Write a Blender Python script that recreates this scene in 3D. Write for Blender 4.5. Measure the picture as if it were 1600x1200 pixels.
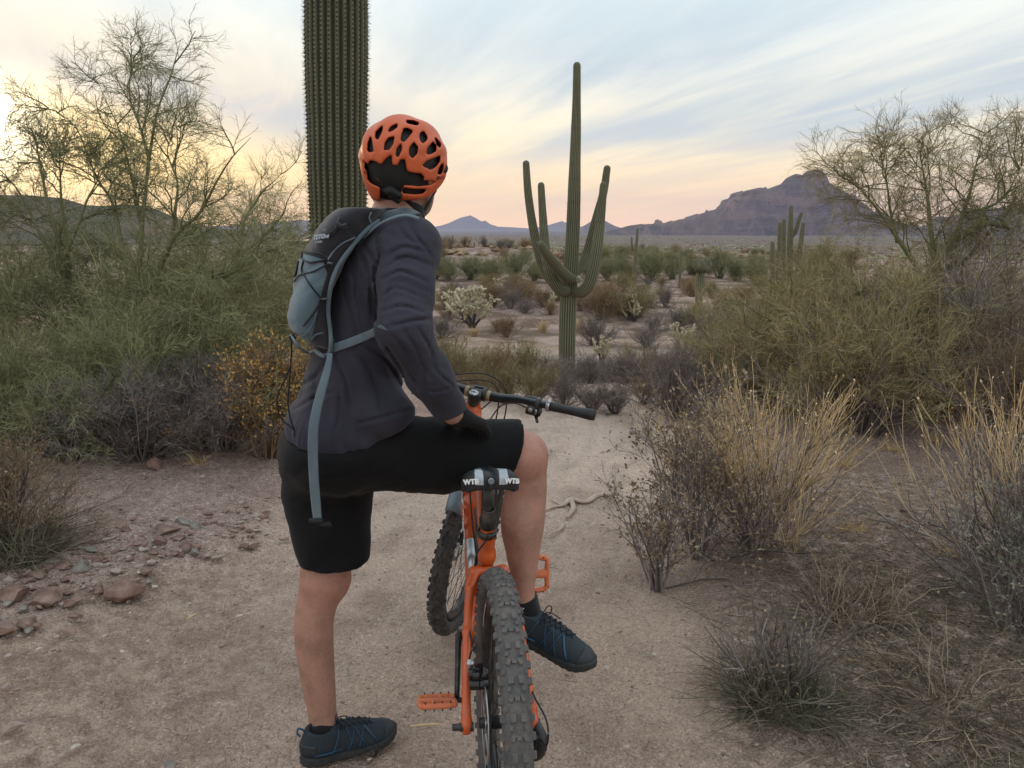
import bpy, bmesh, math, random
import numpy as np
from mathutils import Vector, Matrix
from math import radians as R, pi, sin, cos, tan, atan2, sqrt
for o in list(bpy.data.objects): bpy.data.objects.remove(o)
SC = bpy.context.scene
COL = SC.collection

# ---------------------------------------------------------------- camera
CAM_Z = 1.51; PITCH = R(11.04); FPX = 1250.0
cam = bpy.data.cameras.new('camera'); cam.sensor_width = 36; cam.lens = 36*FPX/1600
cam.clip_start = 0.05; cam.clip_end = 80000
camo = bpy.data.objects.new('camera', cam); COL.objects.link(camo)
camo.location = (0, 0, CAM_Z); camo.rotation_euler = (pi/2-PITCH, 0, 0)
SC.camera = camo

# ---------------------------------------------------------------- light
SUN_AZ = R(-31.6); SUN_EL = R(5.6)            # azimuth measured from +Y towards +X
sun_dir = Vector((sin(SUN_AZ)*cos(SUN_EL), cos(SUN_AZ)*cos(SUN_EL), sin(SUN_EL)))
sl = bpy.data.lights.new('sun', 'SUN'); sl.energy = 1.5; sl.angle = R(10); sl.color = (1, .72, .42)
so = bpy.data.objects.new('sun', sl); COL.objects.link(so)
so.rotation_euler = sun_dir.to_track_quat('Z', 'Y').to_euler()
SC.view_settings.view_transform = 'Standard'; SC.view_settings.look = 'None'
SC.view_settings.exposure = .46; SC.view_settings.gamma = 1; SC.view_settings.use_curve_mapping = False

class NT:
    """tiny node-tree helper"""
    def __init__(s, tree): s.t = tree; s.n = tree.nodes; s.l = tree.links
    def add(s, typ, ins=None, **kw):
        n = s.n.new(typ)
        for k, v in kw.items(): setattr(n, k, v)
        if ins:
            for k, v in ins.items(): s.put(n.inputs[k], v)
        return n
    def put(s, sock, v):
        if isinstance(v, bpy.types.NodeSocket): s.l.new(v, sock)
        elif isinstance(v, bpy.types.Node): s.l.new(v.outputs[0], sock)
        else: sock.default_value = v
    def m(s, op, a, b=None, c=None, clamp=False):
        n = s.n.new('ShaderNodeMath'); n.operation = op; n.use_clamp = clamp
        s.put(n.inputs[0], a)
        if b is not None: s.put(n.inputs[1], b)
        if c is not None: s.put(n.inputs[2], c)
        return n.outputs[0]
    def vm(s, op, a, b=None):
        n = s.n.new('ShaderNodeVectorMath'); n.operation = op
        s.put(n.inputs[0], a)
        if b is not None: s.put(n.inputs[1], b)
        return n.outputs['Value'] if op in ('DOT_PRODUCT', 'LENGTH') else n.outputs[0]
    def mix(s, f, a, b, mode='MIX'):
        n = s.n.new('ShaderNodeMix'); n.data_type = 'RGBA'; n.blend_type = mode; n.clamp_factor = True
        s.put(n.inputs[0], f)
        for i, v in ((6, a), (7, b)):
            if isinstance(v, tuple) and len(v) == 3: v = (*v, 1)
            s.put(n.inputs[i], v)
        return n.outputs[2]
    def ramp(s, fac, stops, interp='LINEAR'):
        n = s.n.new('ShaderNodeValToRGB'); n.color_ramp.interpolation = interp
        e = n.color_ramp.elements
        while len(e) < len(stops): e.new(0.5)
        for i, (p, c) in enumerate(stops):
            e[i].position = p
            e[i].color = (c, c, c, 1) if isinstance(c, (int, float)) else (*c[:3], 1)
        s.put(n.inputs[0], fac)
        return n.outputs[0]
    def noise(s, vec, scale, detail=4, rough=.55, dist=0):
        n = s.n.new('ShaderNodeTexNoise'); s.put(n.inputs['Vector'], vec)
        n.inputs['Scale'].default_value = scale; n.inputs['Detail'].default_value = detail
        n.inputs['Roughness'].default_value = rough; n.inputs['Distortion'].default_value = dist
        return n.outputs[0]
    def smooth(s, x, a, b):
        n = s.n.new('ShaderNodeMapRange'); n.interpolation_type = 'SMOOTHSTEP'
        s.put(n.inputs[0], x); n.inputs[1].default_value = a; n.inputs[2].default_value = b
        return n.outputs[0]

# ---------------------------------------------------------------- sky
W = bpy.data.worlds.new('World'); SC.world = W; W.use_nodes = True
w = NT(W.node_tree); w.n.clear()
D = w.add('ShaderNodeTexCoord').outputs['Generated']
D = w.vm('NORMALIZE', D)
sp = w.add('ShaderNodeSeparateXYZ', {0: D})
X, Y, Z = sp.outputs
el = w.m('MULTIPLY', w.m('ARCSINE', w.m('MAXIMUM', Z, 0.0)), 180/pi)      # elevation in degrees
sd = w.vm('DOT_PRODUCT', D, tuple(sun_dir)); sd = w.m('MAXIMUM', sd, 0.0)
# high thin cloud: streaks lying in a flat layer, running towards azimuth -17 degrees
az = R(-17)
zz = w.m('ADD', w.m('MAXIMUM', Z, 0.0), 0.045)
px = w.m('DIVIDE', X, zz); py = w.m('DIVIDE', Y, zz)
U = w.m('SUBTRACT', w.m('MULTIPLY', px, cos(az)), w.m('MULTIPLY', py, sin(az)))
V = w.m('ADD', w.m('MULTIPLY', px, sin(az)), w.m('MULTIPLY', py, cos(az)))
cv = w.add('ShaderNodeCombineXYZ', {0: U, 1: w.m('MULTIPLY', V, .20), 2: 0.37})
n1 = w.noise(cv, .62, 6, .55, .35)
cv2 = w.add('ShaderNodeCombineXYZ', {0: U, 1: w.m('MULTIPLY', V, .15), 2: 4.1})
n2 = w.noise(cv2, 1.9, 6, .6, .5)
cl = w.m('ADD', w.m('MULTIPLY', n1, .66), w.m('MULTIPLY', n2, .34))
cl = w.smooth(cl, .38, .62)
# grey-blue cloud bank above the sunset, sloping down to the right
azd = w.m('MULTIPLY', w.m('ARCTAN2', X, Y), 180/pi)
bc = w.m('SUBTRACT', w.m('ADD', el, w.m('MULTIPLY', azd, .16)), 4.9)
bk = w.m('POWER', 2.718, w.m('MULTIPLY', w.m('MULTIPLY', bc, bc), -.22))
bk = w.m('MULTIPLY', bk, w.m('SUBTRACT', 1.0, w.smooth(azd, -17, 2)))
bn = w.smooth(w.noise(cv2, 1.1, 5, .6, .6), .36, .50)
cl = w.m('MULTIPLY', cl, w.m('SUBTRACT', 1.0, w.m('MULTIPLY', w.m('MULTIPLY', bk, bn), .85)))
elc = w.m('DIVIDE', el, 60.0, clamp=True)
bright = w.ramp(elc, [(0, (1.42, .90, .50)), (.05, (1.18, .87, .49)), (.10, (.98, .87, .62)), (.17, (.86, .84, .75)), (.24, (.80, .85, .82)),
                      (.5, (.84, .91, .90)), (1, (.84, .91, .92))])
dark = w.ramp(elc, [(0, (1.38, .86, .50)), (.05, (.98, .76, .50)), (.10, (.53, .58, .62)), (.17, (.48, .57, .63)), (.24, (.58, .68, .72)),
                    (.5, (.72, .82, .87)), (1, (.74, .83, .88))])
cloud = w.mix(cl, dark, bright)
g1 = w.m('POWER', sd, 16.0); g2 = w.m('POWER', sd, 150.0); g3 = w.m('POWER', sd, 1500.0)
lowm = w.ramp(elc, [(0, 1.0), (.10, .9), (.16, .30), (.24, 0.0)])
cloud = w.mix(w.m('MULTIPLY', w.m('MULTIPLY', g1, lowm), .92), cloud, (1.30, .86, .22))
cloud = w.mix(w.m('MULTIPLY', g2, lowm), cloud, (1.6, 1.25, .60))
cloud = w.mix(w.m('MULTIPLY', w.m('MULTIPLY', bk, w.m('ADD', .62, w.m('MULTIPLY', bn, .38))), .88), cloud, (.42, .48, .56))
cloud = w.mix(g3, cloud, (3.0, 2.7, 2.0))
nish = w.add('ShaderNodeTexSky', sky_type='NISHITA', sun_disc=False, sun_elevation=SUN_EL, sun_rotation=SUN_AZ,
             altitude=600, air_density=1.0, dust_density=1.5, ozone_density=1.0)
bg1 = w.add('ShaderNodeBackground', {0: nish.outputs[0], 1: 0.10})
bg2 = w.add('ShaderNodeBackground', {0: cloud, 1: 1.0})
ms = w.add('ShaderNodeMixShader', {0: 0.88, 1: bg1.outputs[0], 2: bg2.outputs[0]})
w.add('ShaderNodeOutputWorld', {0: ms.outputs[0]})

# ---------------------------------------------------------------- helpers
def at(px, py, Y):
    """point of the place at depth Y metres along the sight line of photo pixel (px, py)"""
    cx = (px-800)/FPX; cy = (600-py)/FPX
    d = Vector((cx, cos(PITCH)+sin(PITCH)*cy, -sin(PITCH)+cos(PITCH)*cy))
    k = Y/d.y
    return Vector((d.x*k, Y, CAM_Z+d.z*k))
def A3(*a): return np.array(a, dtype=np.float64)
def tag(o, label=None, cat=None, group=None, kind=None):
    if label: o['label'] = label
    if cat: o['category'] = cat
    if group: o['group'] = group
    if kind: o['kind'] = kind
    return o
def link(name, me, parent=None, mat=None, smooth=True):
    if mat is not None:
        if isinstance(mat, (list, tuple)):
            for q in mat: me.materials.append(q)
        else: me.materials.append(mat)
    o = bpy.data.objects.new(name, me); COL.objects.link(o)
    if parent is not None: o.parent = parent
    if smooth: me.shade_smooth()
    else: me.shade_flat()
    return o
def empty(name, loc=(0, 0, 0), rz=0, **k):
    o = bpy.data.objects.new(name, None); COL.objects.link(o); o.location = loc; o.rotation_euler = (0, 0, rz)
    o.empty_display_size = .1
    return tag(o, **k)
def mk(name, V, F, midx=None):
    """mesh from numpy arrays; F is (n,3) or (n,4) or a list of such arrays"""
    V = np.asarray(V, dtype=np.float32).reshape(-1, 3)
    Fs = F if isinstance(F, list) else [F]
    Fs = [np.asarray(f, dtype=np.int32) for f in Fs if len(f)]
    me = bpy.data.meshes.new(name)
    me.vertices.add(len(V)); me.vertices.foreach_set('co', V.ravel())
    nl = sum(f.size for f in Fs); nf = sum(len(f) for f in Fs)
    me.loops.add(nl); me.polygons.add(nf)
    me.loops.foreach_set('vertex_index', np.concatenate([f.ravel() for f in Fs]))
    tot = np.concatenate([np.full(len(f), f.shape[1], dtype=np.int32) for f in Fs])
    st = np.concatenate([[0], np.cumsum(tot)[:-1]]).astype(np.int32)
    me.polygons.foreach_set('loop_start', st)
    if midx is not None: me.polygons.foreach_set('material_index', np.asarray(midx, dtype=np.int32))
    me.update(calc_edges=True); me.validate()
    return me
class Geo:
    """collects pieces into one mesh"""
    def __init__(s): s.v = []; s.f3 = []; s.f4 = []; s.n = 0
    def add(s, V, F):
        V = np.asarray(V, float).reshape(-1, 3); F = np.asarray(F, int)
        (s.f3 if F.shape[1] == 3 else s.f4).append(F+s.n); s.v.append(V); s.n += len(V); return s
    def addm(s, V, Fs):
        V = np.asarray(V, float).reshape(-1, 3)
        for F in Fs:
            F = np.asarray(F, int)
            if len(F): (s.f3 if F.shape[1] == 3 else s.f4).append(F+s.n)
        s.v.append(V); s.n += len(V); return s
    def mesh(s, name):
        Fs = []
        if s.f3: Fs.append(np.concatenate(s.f3))
        if s.f4: Fs.append(np.concatenate(s.f4))
        return mk(name, np.concatenate(s.v), Fs)
    def obj(s, name, mat, parent=None, smooth=True): return link(name, s.mesh(name), parent, mat, smooth)
def nrm(v): return v/np.maximum(np.linalg.norm(v, axis=-1, keepdims=True), 1e-12)
def tubes(P, rad, sides=4, caps=False, flat=1.0, ref=None):
    """P (N,K,3) polylines, rad (N,K) -> verts, [faces]"""
    P = np.asarray(P, float); rad = np.asarray(rad, float)
    if P.ndim == 2: P = P[None]; rad = np.broadcast_to(rad, P.shape[:2])
    N, K, _ = P.shape
    T = np.empty_like(P); T[:, 1:-1] = P[:, 2:]-P[:, :-2]; T[:, 0] = P[:, 1]-P[:, 0]; T[:, -1] = P[:, -1]-P[:, -2]
    T = nrm(T)
    if ref is None:
        m = nrm(P[:, -1]-P[:, 0]+1e-9); ref = np.where(np.abs(m[:, 2:3]) > .8, A3(1, 0.1, 0), A3(0, 0.1, 1.)); ref = ref[:, None]
    else: ref = np.broadcast_to(np.asarray(ref, float), (N, 3))[:, None]
    S = nrm(np.cross(T, np.broadcast_to(ref, T.shape))); B = np.cross(T, S)
    a = np.arange(sides)*2*pi/sides
    V = P[:, :, None]+rad[:, :, None, None]*(np.cos(a)[None, None, :, None]*S[:, :, None]+flat*np.sin(a)[None, None, :, None]*B[:, :, None])
    V = V.reshape(-1, 3)
    i = np.arange(N)[:, None, None]*K*sides; k = np.arange(K-1)[None, :, None]*sides
    j = np.arange(sides)[None, None, :]; j2 = (j+1) % sides
    F = np.stack([i+k+j, i+k+j2, i+k+sides+j2, i+k+sides+j], -1).reshape(-1, 4)
    Fs = [F]
    if caps:
        c0 = P[:, 0]; c1 = P[:, -1]; b = len(V)
        V = np.concatenate([V, c0, c1])
        ii = np.arange(N)[:, None]*K*sides; jj = np.arange(sides)[None]; jn = (jj+1) % sides
        f0 = np.stack([np.broadcast_to(b+np.arange(N)[:, None], (N, sides)), ii+jn, ii+jj+0*jn], -1).reshape(-1, 3)
        e = ii+(K-1)*sides
        f1 = np.stack([np.broadcast_to(b+N+np.arange(N)[:, None], (N, sides)), e+jj, e+jn], -1).reshape(-1, 3)
        Fs.append(np.concatenate([f0, f1]))
    return V, Fs
def ribbons(P, rad, rng):
    """flat strips with random facing; P (N,K,3)"""
    N, K, _ = P.shape
    T = nrm(P[:, -1]-P[:, 0]+1e-9); rv = nrm(rng.normal(size=(N, 3))); S = nrm(np.cross(T, rv))
    V = np.stack([P+S[:, None]*rad[..., None], P-S[:, None]*rad[..., None]], 2).reshape(-1, 3)
    i = np.arange(N)[:, None]*K*2; k = np.arange(K-1)[None]*2
    F = np.stack([i+k, i+k+1, i+k+3, i+k+2], -1).reshape(-1, 4)
    return V, [F]
def smooth_path(pts, n=8):
    """Catmull-Rom through points (any width of row)"""
    P = np.array([list(p) for p in pts], float); P = np.vstack([2*P[0]-P[1], P, 2*P[-1]-P[-2]])
    out = []
    for i in range(1, len(P)-2):
        p0, p1, p2, p3 = P[i-1:i+3]
        for t in np.linspace(0, 1, n, endpoint=False):
            out.append(.5*((2*p1)+(-p0+p2)*t+(2*p0-5*p1+4*p2-p3)*t*t+(-p0+3*p1-3*p2+p3)*t**3))
    out.append(P[-2]); return np.array(out)
def tube(pts, r, sides=10, n=6, caps=True, flat=1.0, ref=None):
    pts = [list(p) for p in pts]
    if np.isscalar(r): r = [r]*len(pts)
    Q = np.hstack([np.array(pts, float), np.array(r, float)[:, None]])
    Q = smooth_path(Q, n) if (n > 1 and len(pts) > 2) else Q
    return tubes(Q[None, :, :3], Q[None, :, 3], sides, caps, flat, ref)
def box(c, s, M=None, bev=0.0):
    c = np.array(c, float); h = np.array(s, float)/2
    if bev > 0:
        b = min(bev, min(h)*.9); V = []
        sg = [(x, y, z) for x in (-1, 1) for y in (-1, 1) for z in (-1, 1)]
        bm = bmesh.new(); bmesh.ops.create_cube(bm, size=1)
        for v in bm.verts: v.co = Vector((v.co.x*2*h[0], v.co.y*2*h[1], v.co.z*2*h[2]))
        bmesh.ops.bevel(bm, geom=bm.edges[:], offset=b, segments=2, affect='EDGES', profile=.6)
        bmesh.ops.triangulate(bm, faces=bm.faces[:])
        bm.verts.index_update()
        V = np.array([v.co[:] for v in bm.verts]); F = np.array([[v.index for v in f.verts] for f in bm.faces]); bm.free()
    else:
        V = np.array([(x, y, z) for x in (-1, 1) for y in (-1, 1) for z in (-1, 1)], float)*h
        F = np.array([(0, 1, 3, 2), (4, 6, 7, 5), (0, 4, 5, 1), (2, 3, 7, 6), (0, 2, 6, 4), (1, 5, 7, 3)])
    if M is not None: V = V@np.array(M).T
    return V+c, [F]
def lathe(prof, c, ax, seg=32, closed=False):
    """prof: (r, h) list about axis ax through c"""
    ax = nrm(np.array(ax, float)); u = nrm(np.cross(ax, A3(.3, .2, .9) if abs(ax[2]) < .9 else A3(1, 0, 0))); v = np.cross(ax, u)
    prof = np.array(prof, float); a = np.arange(seg)*2*pi/seg; n = len(prof)
    V = np.array(c)+prof[:, None, 0, None]*(np.cos(a)[None, :, None]*u+np.sin(a)[None, :, None]*v)+prof[:, None, 1, None]*ax
    k = np.arange(n if closed else n-1)[:, None]; j = np.arange(seg)[None]
    F = np.stack([k*seg+j, k*seg+(j+1) % seg, ((k+1) % n)*seg+(j+1) % seg, ((k+1) % n)*seg+j], -1).reshape(-1, 4)
    return V.reshape(-1, 3), [F]
# fractal value noise (numpy)
_rs = np.random.RandomState(7); _T = _rs.rand(65536)
def _h(ix, iy, iz): return _T[(ix*73856093 ^ iy*19349663 ^ iz*83492791) & 65535]
def vn(p):
    p = np.asarray(p, float); i = np.floor(p).astype(np.int64); f = p-i; f = f*f*(3-2*f)
    x, y, z = i[..., 0], i[..., 1], i[..., 2]; fx, fy, fz = f[..., 0], f[..., 1], f[..., 2]
    def L(a, b, t): return a+(b-a)*t
    c0 = L(L(_h(x, y, z), _h(x+1, y, z), fx), L(_h(x, y+1, z), _h(x+1, y+1, z), fx), fy)
    c1 = L(L(_h(x, y, z+1), _h(x+1, y, z+1), fx), L(_h(x, y+1, z+1), _h(x+1, y+1, z+1), fx), fy)
    return L(c0, c1, fz)*2-1
def fbm(p, oct=4, lac=2.03, gain=.5):
    s = 0; a = 1; t = 0; p = np.asarray(p, float)
    for k in range(oct): s = s+a*vn(p+k*17.3); t += a; a *= gain; p = p*lac
    return s/t
def ridged(p, oct=5, gain=.5):
    s = 0; a = 1; t = 0; p = np.asarray(p, float)
    for k in range(oct): s = s+a*(1-2*np.abs(vn(p+k*9.7))); t += a; a *= gain; p = p*2.07
    return s/t
def sstep(a, b, x): t = np.clip((x-a)/(b-a), 0, 1); return t*t*(3-2*t)
# ---------------------------------------------------------------- materials
def mat(name, base=(.5, .5, .5), rough=.7, metal=0, build=None, spec=.5):
    m = bpy.data.materials.new(name); m.use_nodes = True
    t = NT(m.node_tree); b = m.node_tree.nodes['Principled BSDF']
    b.inputs['Base Color'].default_value = (*base, 1); b.inputs['Roughness'].default_value = rough
    b.inputs['Metallic'].default_value = metal; b.inputs['Specular IOR Level'].default_value = spec
    if build: build(t, b)
    return m
def speckle(c1, c2, scale=6, c3=None, bump=0, bscale=40, coord='Object', detail=5, bdist=.01, rnd=0.0, stretch=None):
    def f(t, b):
        v = t.add('ShaderNodeTexCoord').outputs[coord]
        if stretch: v = t.vm('MULTIPLY', v, stretch)
        n = t.noise(v, scale, detail)
        st = [(.36, c1), (.64, c2)] if c3 is None else [(.33, c1), (.5, c2), (.67, c3)]
        c = t.ramp(n, st)
        if rnd:
            oi = t.add('ShaderNodeObjectInfo').outputs['Random']
            hs = t.add('ShaderNodeHueSaturation', {'Color': c, 'Value': t.m('ADD', 1-rnd/2, t.m('MULTIPLY', oi, rnd))})
            c = hs.outputs[0]
        t.put(b.inputs['Base Color'], c)
        if bump:
            bn = t.noise(v, bscale, 4)
            bp = t.add('ShaderNodeBump', {'Height': bn, 'Strength': bump, 'Distance': bdist}); t.put(b.inputs['Normal'], bp.outputs[0])
    return f

# ================================================================ LAND
def gz_np(x, y):
    x = np.asarray(x, float); y = np.asarray(y, float)
    r = np.hypot(x, y)
    p = np.stack([x, y, 0*x], -1)
    z = .035*fbm(p*.55, 3)
    front = np.maximum(y, 0)
    z = z - 1.35*sstep(6.8, 15, front) - .25*sstep(15, 24, front)
    z = z + sstep(9, 30, r)*.35*fbm(p*.09+3, 4)
    # reddish rise left of the tall saguaro
    z = z + .12*sstep(9, 18, r)*(1-sstep(60, 90, r))*fbm(p*.6+11, 3)
    z = z + 1.35*np.exp(-(((x+2.5)/10)**2+((y-70)/15)**2)) + .5*np.exp(-(((x-16)/14)**2+((y-95)/16)**2))
    z = z - 2.5*sstep(70, 190, r) - 5*sstep(150, 600, r) - 16*sstep(500, 3500, r)
    z = z + sstep(120, 400, r)*1.2*fbm(p*.006+9, 4)*(1-sstep(2500, 6000, r))
    # bank on the left of the trail, shoulder on the right
    bank = sstep(-1.0, -2.0, x)*sstep(.5, 2, y)*(1-sstep(7, 9, y))
    z = z + .10*bank + .03*bank*fbm(p*2.3+5, 3)
    sh = sstep(.9, 1.8, x)*(1-sstep(6, 8, y)); z = z + .05*sh
    return z
def gz(x, y): return float(gz_np(x, y))
NA, NR = 540, 600
azf = np.concatenate([np.linspace(-40, 40, NA), np.linspace(40, 320, 61)[1:-1]])*pi/180
r1 = .75*np.exp(np.arange(430)*.0068); r2 = r1[-1]*np.exp(np.arange(1, 200)*.0455); rr = np.concatenate([[.05, .3, .5], r1, r2])
AA, RR = np.meshgrid(azf, rr); GX = np.sin(AA)*RR; GY = np.cos(AA)*RR
GZ = gz_np(GX, GY)
near = 1-sstep(8, 12, RR)
P = np.stack([GX, GY, 0*GX], -1)
trail_c = -.95+.36*(np.clip(GY, 1, 5.5)-1.6)+.25*sstep(5, 7, GY)                  # centre line of the trail
trail = 1-sstep(.75, 1.25, np.abs(GX-trail_c)*(.86-.20*(1-sstep(2, 4, GY)))+.25*fbm(P*1.7, 3))
trail = np.maximum(trail, 0)*(1-sstep(7, 9, RR))
GZ += near*(.014*fbm(P*4.5, 4)+.0060*fbm(P*19, 3)*(1-.3*trail)+.0042*fbm(P*70, 2)) - .02*trail*near
GZ += near*(1-trail)*.006*np.maximum(fbm(P*32+2, 2), 0)*2
# shallow tyre tracks pressed into the dust
track = np.zeros_like(GX)
for off, ph in ((-.55, 1), (.52, 6), (.70, 2.5), (-1.0, 4.4), (-.28, 0), (-.10, 5), (.06, 2), (.33, 4), (-.80, 3)):
    dd = (GX-trail_c-off-.05*np.sin(GY*1.3+ph))
    tr = np.exp(-(dd/.032)**2)*near*trail*(.5+.5*sstep(-.3, .2, fbm(P*1.2+ph*7, 2)))
    track = np.maximum(track, tr)
    GZ -= tr*(.014+.007*np.sin(GY*2*pi/.045+np.abs(dd)*90))
n = len(azf); m = len(rr)
i = np.arange(m-1)[:, None]*n; j = np.arange(n)[None]; j2 = (j+1) % n
F = np.stack([i+j, i+j2, i+n+j2, i+n+j], -1).reshape(-1, 4)[:, ::-1]
V = np.stack([GX, GY, GZ], -1).reshape(-1, 3)
me = mk('ground', V, F)
litter = sstep(.45, 1.1, GX-.12*(GY-2)+.3*fbm(P*1.3+8, 3))*(1-sstep(4.2, 5.5, GY))
redd = np.clip(sstep(-.9, -1.7, GX-.18*(4-GY)+.3*fbm(P*1.1+4, 3))*(1-sstep(5, 7, GY)), 0, 1)
red2 = np.exp(-(((GX+2)/11)**2+((GY-68)/16)**2))*1.2+sstep(26, 60, GY)*.25
straw = sstep(16, 19, GY)*(1-sstep(34, 46, GY))*(1-sstep(5, 12, GX))*sstep(-.25, .2, fbm(P*.22+6, 3)+.1)
wash = np.exp(-((GY-19.3-.04*GX-.5*fbm(P*.15, 2))/1.0)**2)
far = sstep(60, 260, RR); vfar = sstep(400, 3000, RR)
for nm, arr in (('track', track), ('trail', trail), ('litter', litter), ('redd', np.clip(redd+red2, 0, 1)), ('straw', straw), ('wash', wash), ('far', far), ('vfar', vfar)):
    a = me.attributes.new(nm, 'FLOAT', 'POINT'); a.data.foreach_set('value', np.clip(arr, 0, 1).astype(np.float32).ravel())
def ground_mat(t, b):
    v = t.add('ShaderNodeTexCoord').outputs['Object']
    A = lambda nm: t.add('ShaderNodeAttribute', attribute_name=nm).outputs['Fac']
    n1 = t.noise(v, 1.3, 6, .6); n2 = t.noise(v, 14, 6, .65); n3 = t.noise(v, 120, 3, .7)
    sand = t.ramp(n1, [(.35, (.64, .465, .365)), (.65, (.53, .385, .305))])
    grav = t.ramp(n1, [(.35, (.55, .405, .35)), (.65, (.42, .305, .265))])
    c = t.mix(A('trail'), grav, sand)
    dz = t.add('ShaderNodeSeparateXYZ', {0: v}).outputs[1]
    c = t.mix(t.m('MULTIPLY', t.m('MULTIPLY', A('trail'), t.smooth(dz, 2.6, 5.5)), .75), c, (.84, .66, .56))
    c = t.mix(t.m('MULTIPLY', A('track'), .5), c, (.72, .55, .45))
    c = t.mix(t.m('MULTIPLY', t.smooth(t.noise(v, 2.6, 5, .65), .45, .66), .4), c, (.33, .225, .17))
    c = t.mix(t.m('MULTIPLY', A('redd'), t.m('MULTIPLY', t.smooth(n2, .40, .62), .6)), c, (.29, .19, .15))
    c = t.mix(t.m('MULTIPLY', A('litter'), t.smooth(n2, .36, .6)), c, (.22, .165, .125))
    c = t.mix(t.m('MULTIPLY', A('litter'), t.smooth(n3, .52, .7)), c, (.36, .27, .18))
    c = t.mix(t.m('MULTIPLY', A('straw'), t.smooth(t.noise(v, 1.1, 7, .75), .40, .58)), c, (.50, .36, .25))
    c = t.mix(A('wash'), c, (.46, .36, .30))
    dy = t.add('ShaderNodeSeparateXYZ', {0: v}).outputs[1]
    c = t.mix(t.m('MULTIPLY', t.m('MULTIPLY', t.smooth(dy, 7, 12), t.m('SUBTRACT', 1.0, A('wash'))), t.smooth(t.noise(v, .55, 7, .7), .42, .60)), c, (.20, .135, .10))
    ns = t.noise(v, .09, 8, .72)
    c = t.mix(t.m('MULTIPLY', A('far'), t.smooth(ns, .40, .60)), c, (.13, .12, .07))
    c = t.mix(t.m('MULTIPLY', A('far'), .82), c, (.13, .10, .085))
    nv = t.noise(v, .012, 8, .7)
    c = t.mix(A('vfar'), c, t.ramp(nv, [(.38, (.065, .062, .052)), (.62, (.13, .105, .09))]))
    # single grains: each its own shade
    vo = t.add('ShaderNodeTexVoronoi', {'Vector': v, 'Scale': 210}); vo2 = t.add('ShaderNodeTexVoronoi', {'Vector': v, 'Scale': 88})
    sep = t.add('ShaderNodeSeparateColor', {0: vo.outputs['Color']}).outputs[0]
    sep2 = t.add('ShaderNodeSeparateColor', {0: vo2.outputs['Color']}).outputs[1]
    g = t.ramp(sep, [(0, .5), (.22, .88), (.7, 1.06), (1, 1.55)]); g2 = t.ramp(sep2, [(0, .6), (.18, .95), (.8, 1.05), (1, 1.4)])
    c = t.mix(t.m('SUBTRACT', 1.0, t.m('MULTIPLY', A('trail'), .45)), c, t.mix(1.0, c, g, 'MULTIPLY'))
    c = t.mix(t.m('SUBTRACT', .9, t.m('MULTIPLY', A('trail'), .5)), c, t.mix(1.0, c, g2, 'MULTIPLY'))
    t.put(b.inputs['Base Color'], c)
    h = t.m('ADD', t.m('MULTIPLY', t.m('SUBTRACT', 1.0, vo2.outputs['Distance']), .9), t.m('MULTIPLY', n3, 1.1))
    h = t.m('ADD', h, t.m('MULTIPLY', n2, 1.0))
    # faint knobby tyre prints along the trail
    wv = t.add('ShaderNodeTexWave', {'Vector': t.vm('MULTIPLY', v, (1.0, .8, 0.0)), 'Scale': 9.0, 'Distortion': 5.0, 'Detail': 3.0, 'Detail Scale': 3.0}, wave_type='BANDS', bands_direction='Y')
    h = t.m('ADD', h, t.m('MULTIPLY', t.m('MULTIPLY', wv.outputs['Fac'], A('trail')), .35))
    bp = t.add('ShaderNodeBump', {'Height': h, 'Strength': 1.0, 'Distance': .016}); t.put(b.inputs['Normal'], bp.outputs[0])
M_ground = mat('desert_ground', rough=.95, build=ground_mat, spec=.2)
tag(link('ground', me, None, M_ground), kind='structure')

# gravel: loose stones pressed in the dust (nobody could count them)
def stone_unit(rng, sub=1, jag=.25):
    bm = bmesh.new(); bmesh.ops.create_icosphere(bm, subdivisions=sub, radius=1)
    V = np.array([v.co[:] for v in bm.verts]); F = np.array([[v.index for v in f.verts] for f in bm.faces]); bm.free()
    off = rng.uniform(0, 50, 3); V = V*(1+jag*fbm(V*1.3+off, 2)[:, None]*2)
    for _ in range(5): d = nrm(rng.normal(size=3)); k = V@d-rng.uniform(.35, .75); V = V-np.maximum(k, 0)[:, None]*d
    return V, F
rg = np.random.RandomState(11)
def scatter_stones(name, N, xr, yr, smin, smax, keep, matr, exp=2.5):
    units = [stone_unit(rg, 1, .3) for _ in range(6)]
    g = Geo(); got = 0
    xs = rg.uniform(*xr, N*4); ys = yr[0]*(yr[1]/yr[0])**rg.uniform(0, 1, N*4)
    k = rg.uniform(0, 1, N*4) < keep(xs, ys); xs = xs[k][:N]; ys = ys[k][:N]; N = len(xs)
    zs = gz_np(xs, ys); s = smin+(smax-smin)*rg.uniform(0, 1, N)**exp
    for u in range(6):
        V, F = units[u]; id = np.arange(N)[np.arange(N) % 6 == u]
        a = rg.uniform(0, 2*pi, len(id)); ca, sa = np.cos(a), np.sin(a)
        sc = s[id, None]*rg.uniform(.6, 1.35, (len(id), 3))*A3(1, 1, .5)
        Q = V[None]*sc[:, None]
        Q = np.stack([Q[..., 0]*ca[:, None]-Q[..., 1]*sa[:, None], Q[..., 0]*sa[:, None]+Q[..., 1]*ca[:, None], Q[..., 2]], -1)
        Q += np.stack([xs[id], ys[id], zs[id]+s[id]*.15], -1)[:, None]
        FF = F[None]+(np.arange(len(id))*len(V))[:, None, None]
        g.add(Q.reshape(-1, 3), FF.reshape(-1, 3))
    return tag(g.obj(name, matr, smooth=False), kind='stuff')
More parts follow.
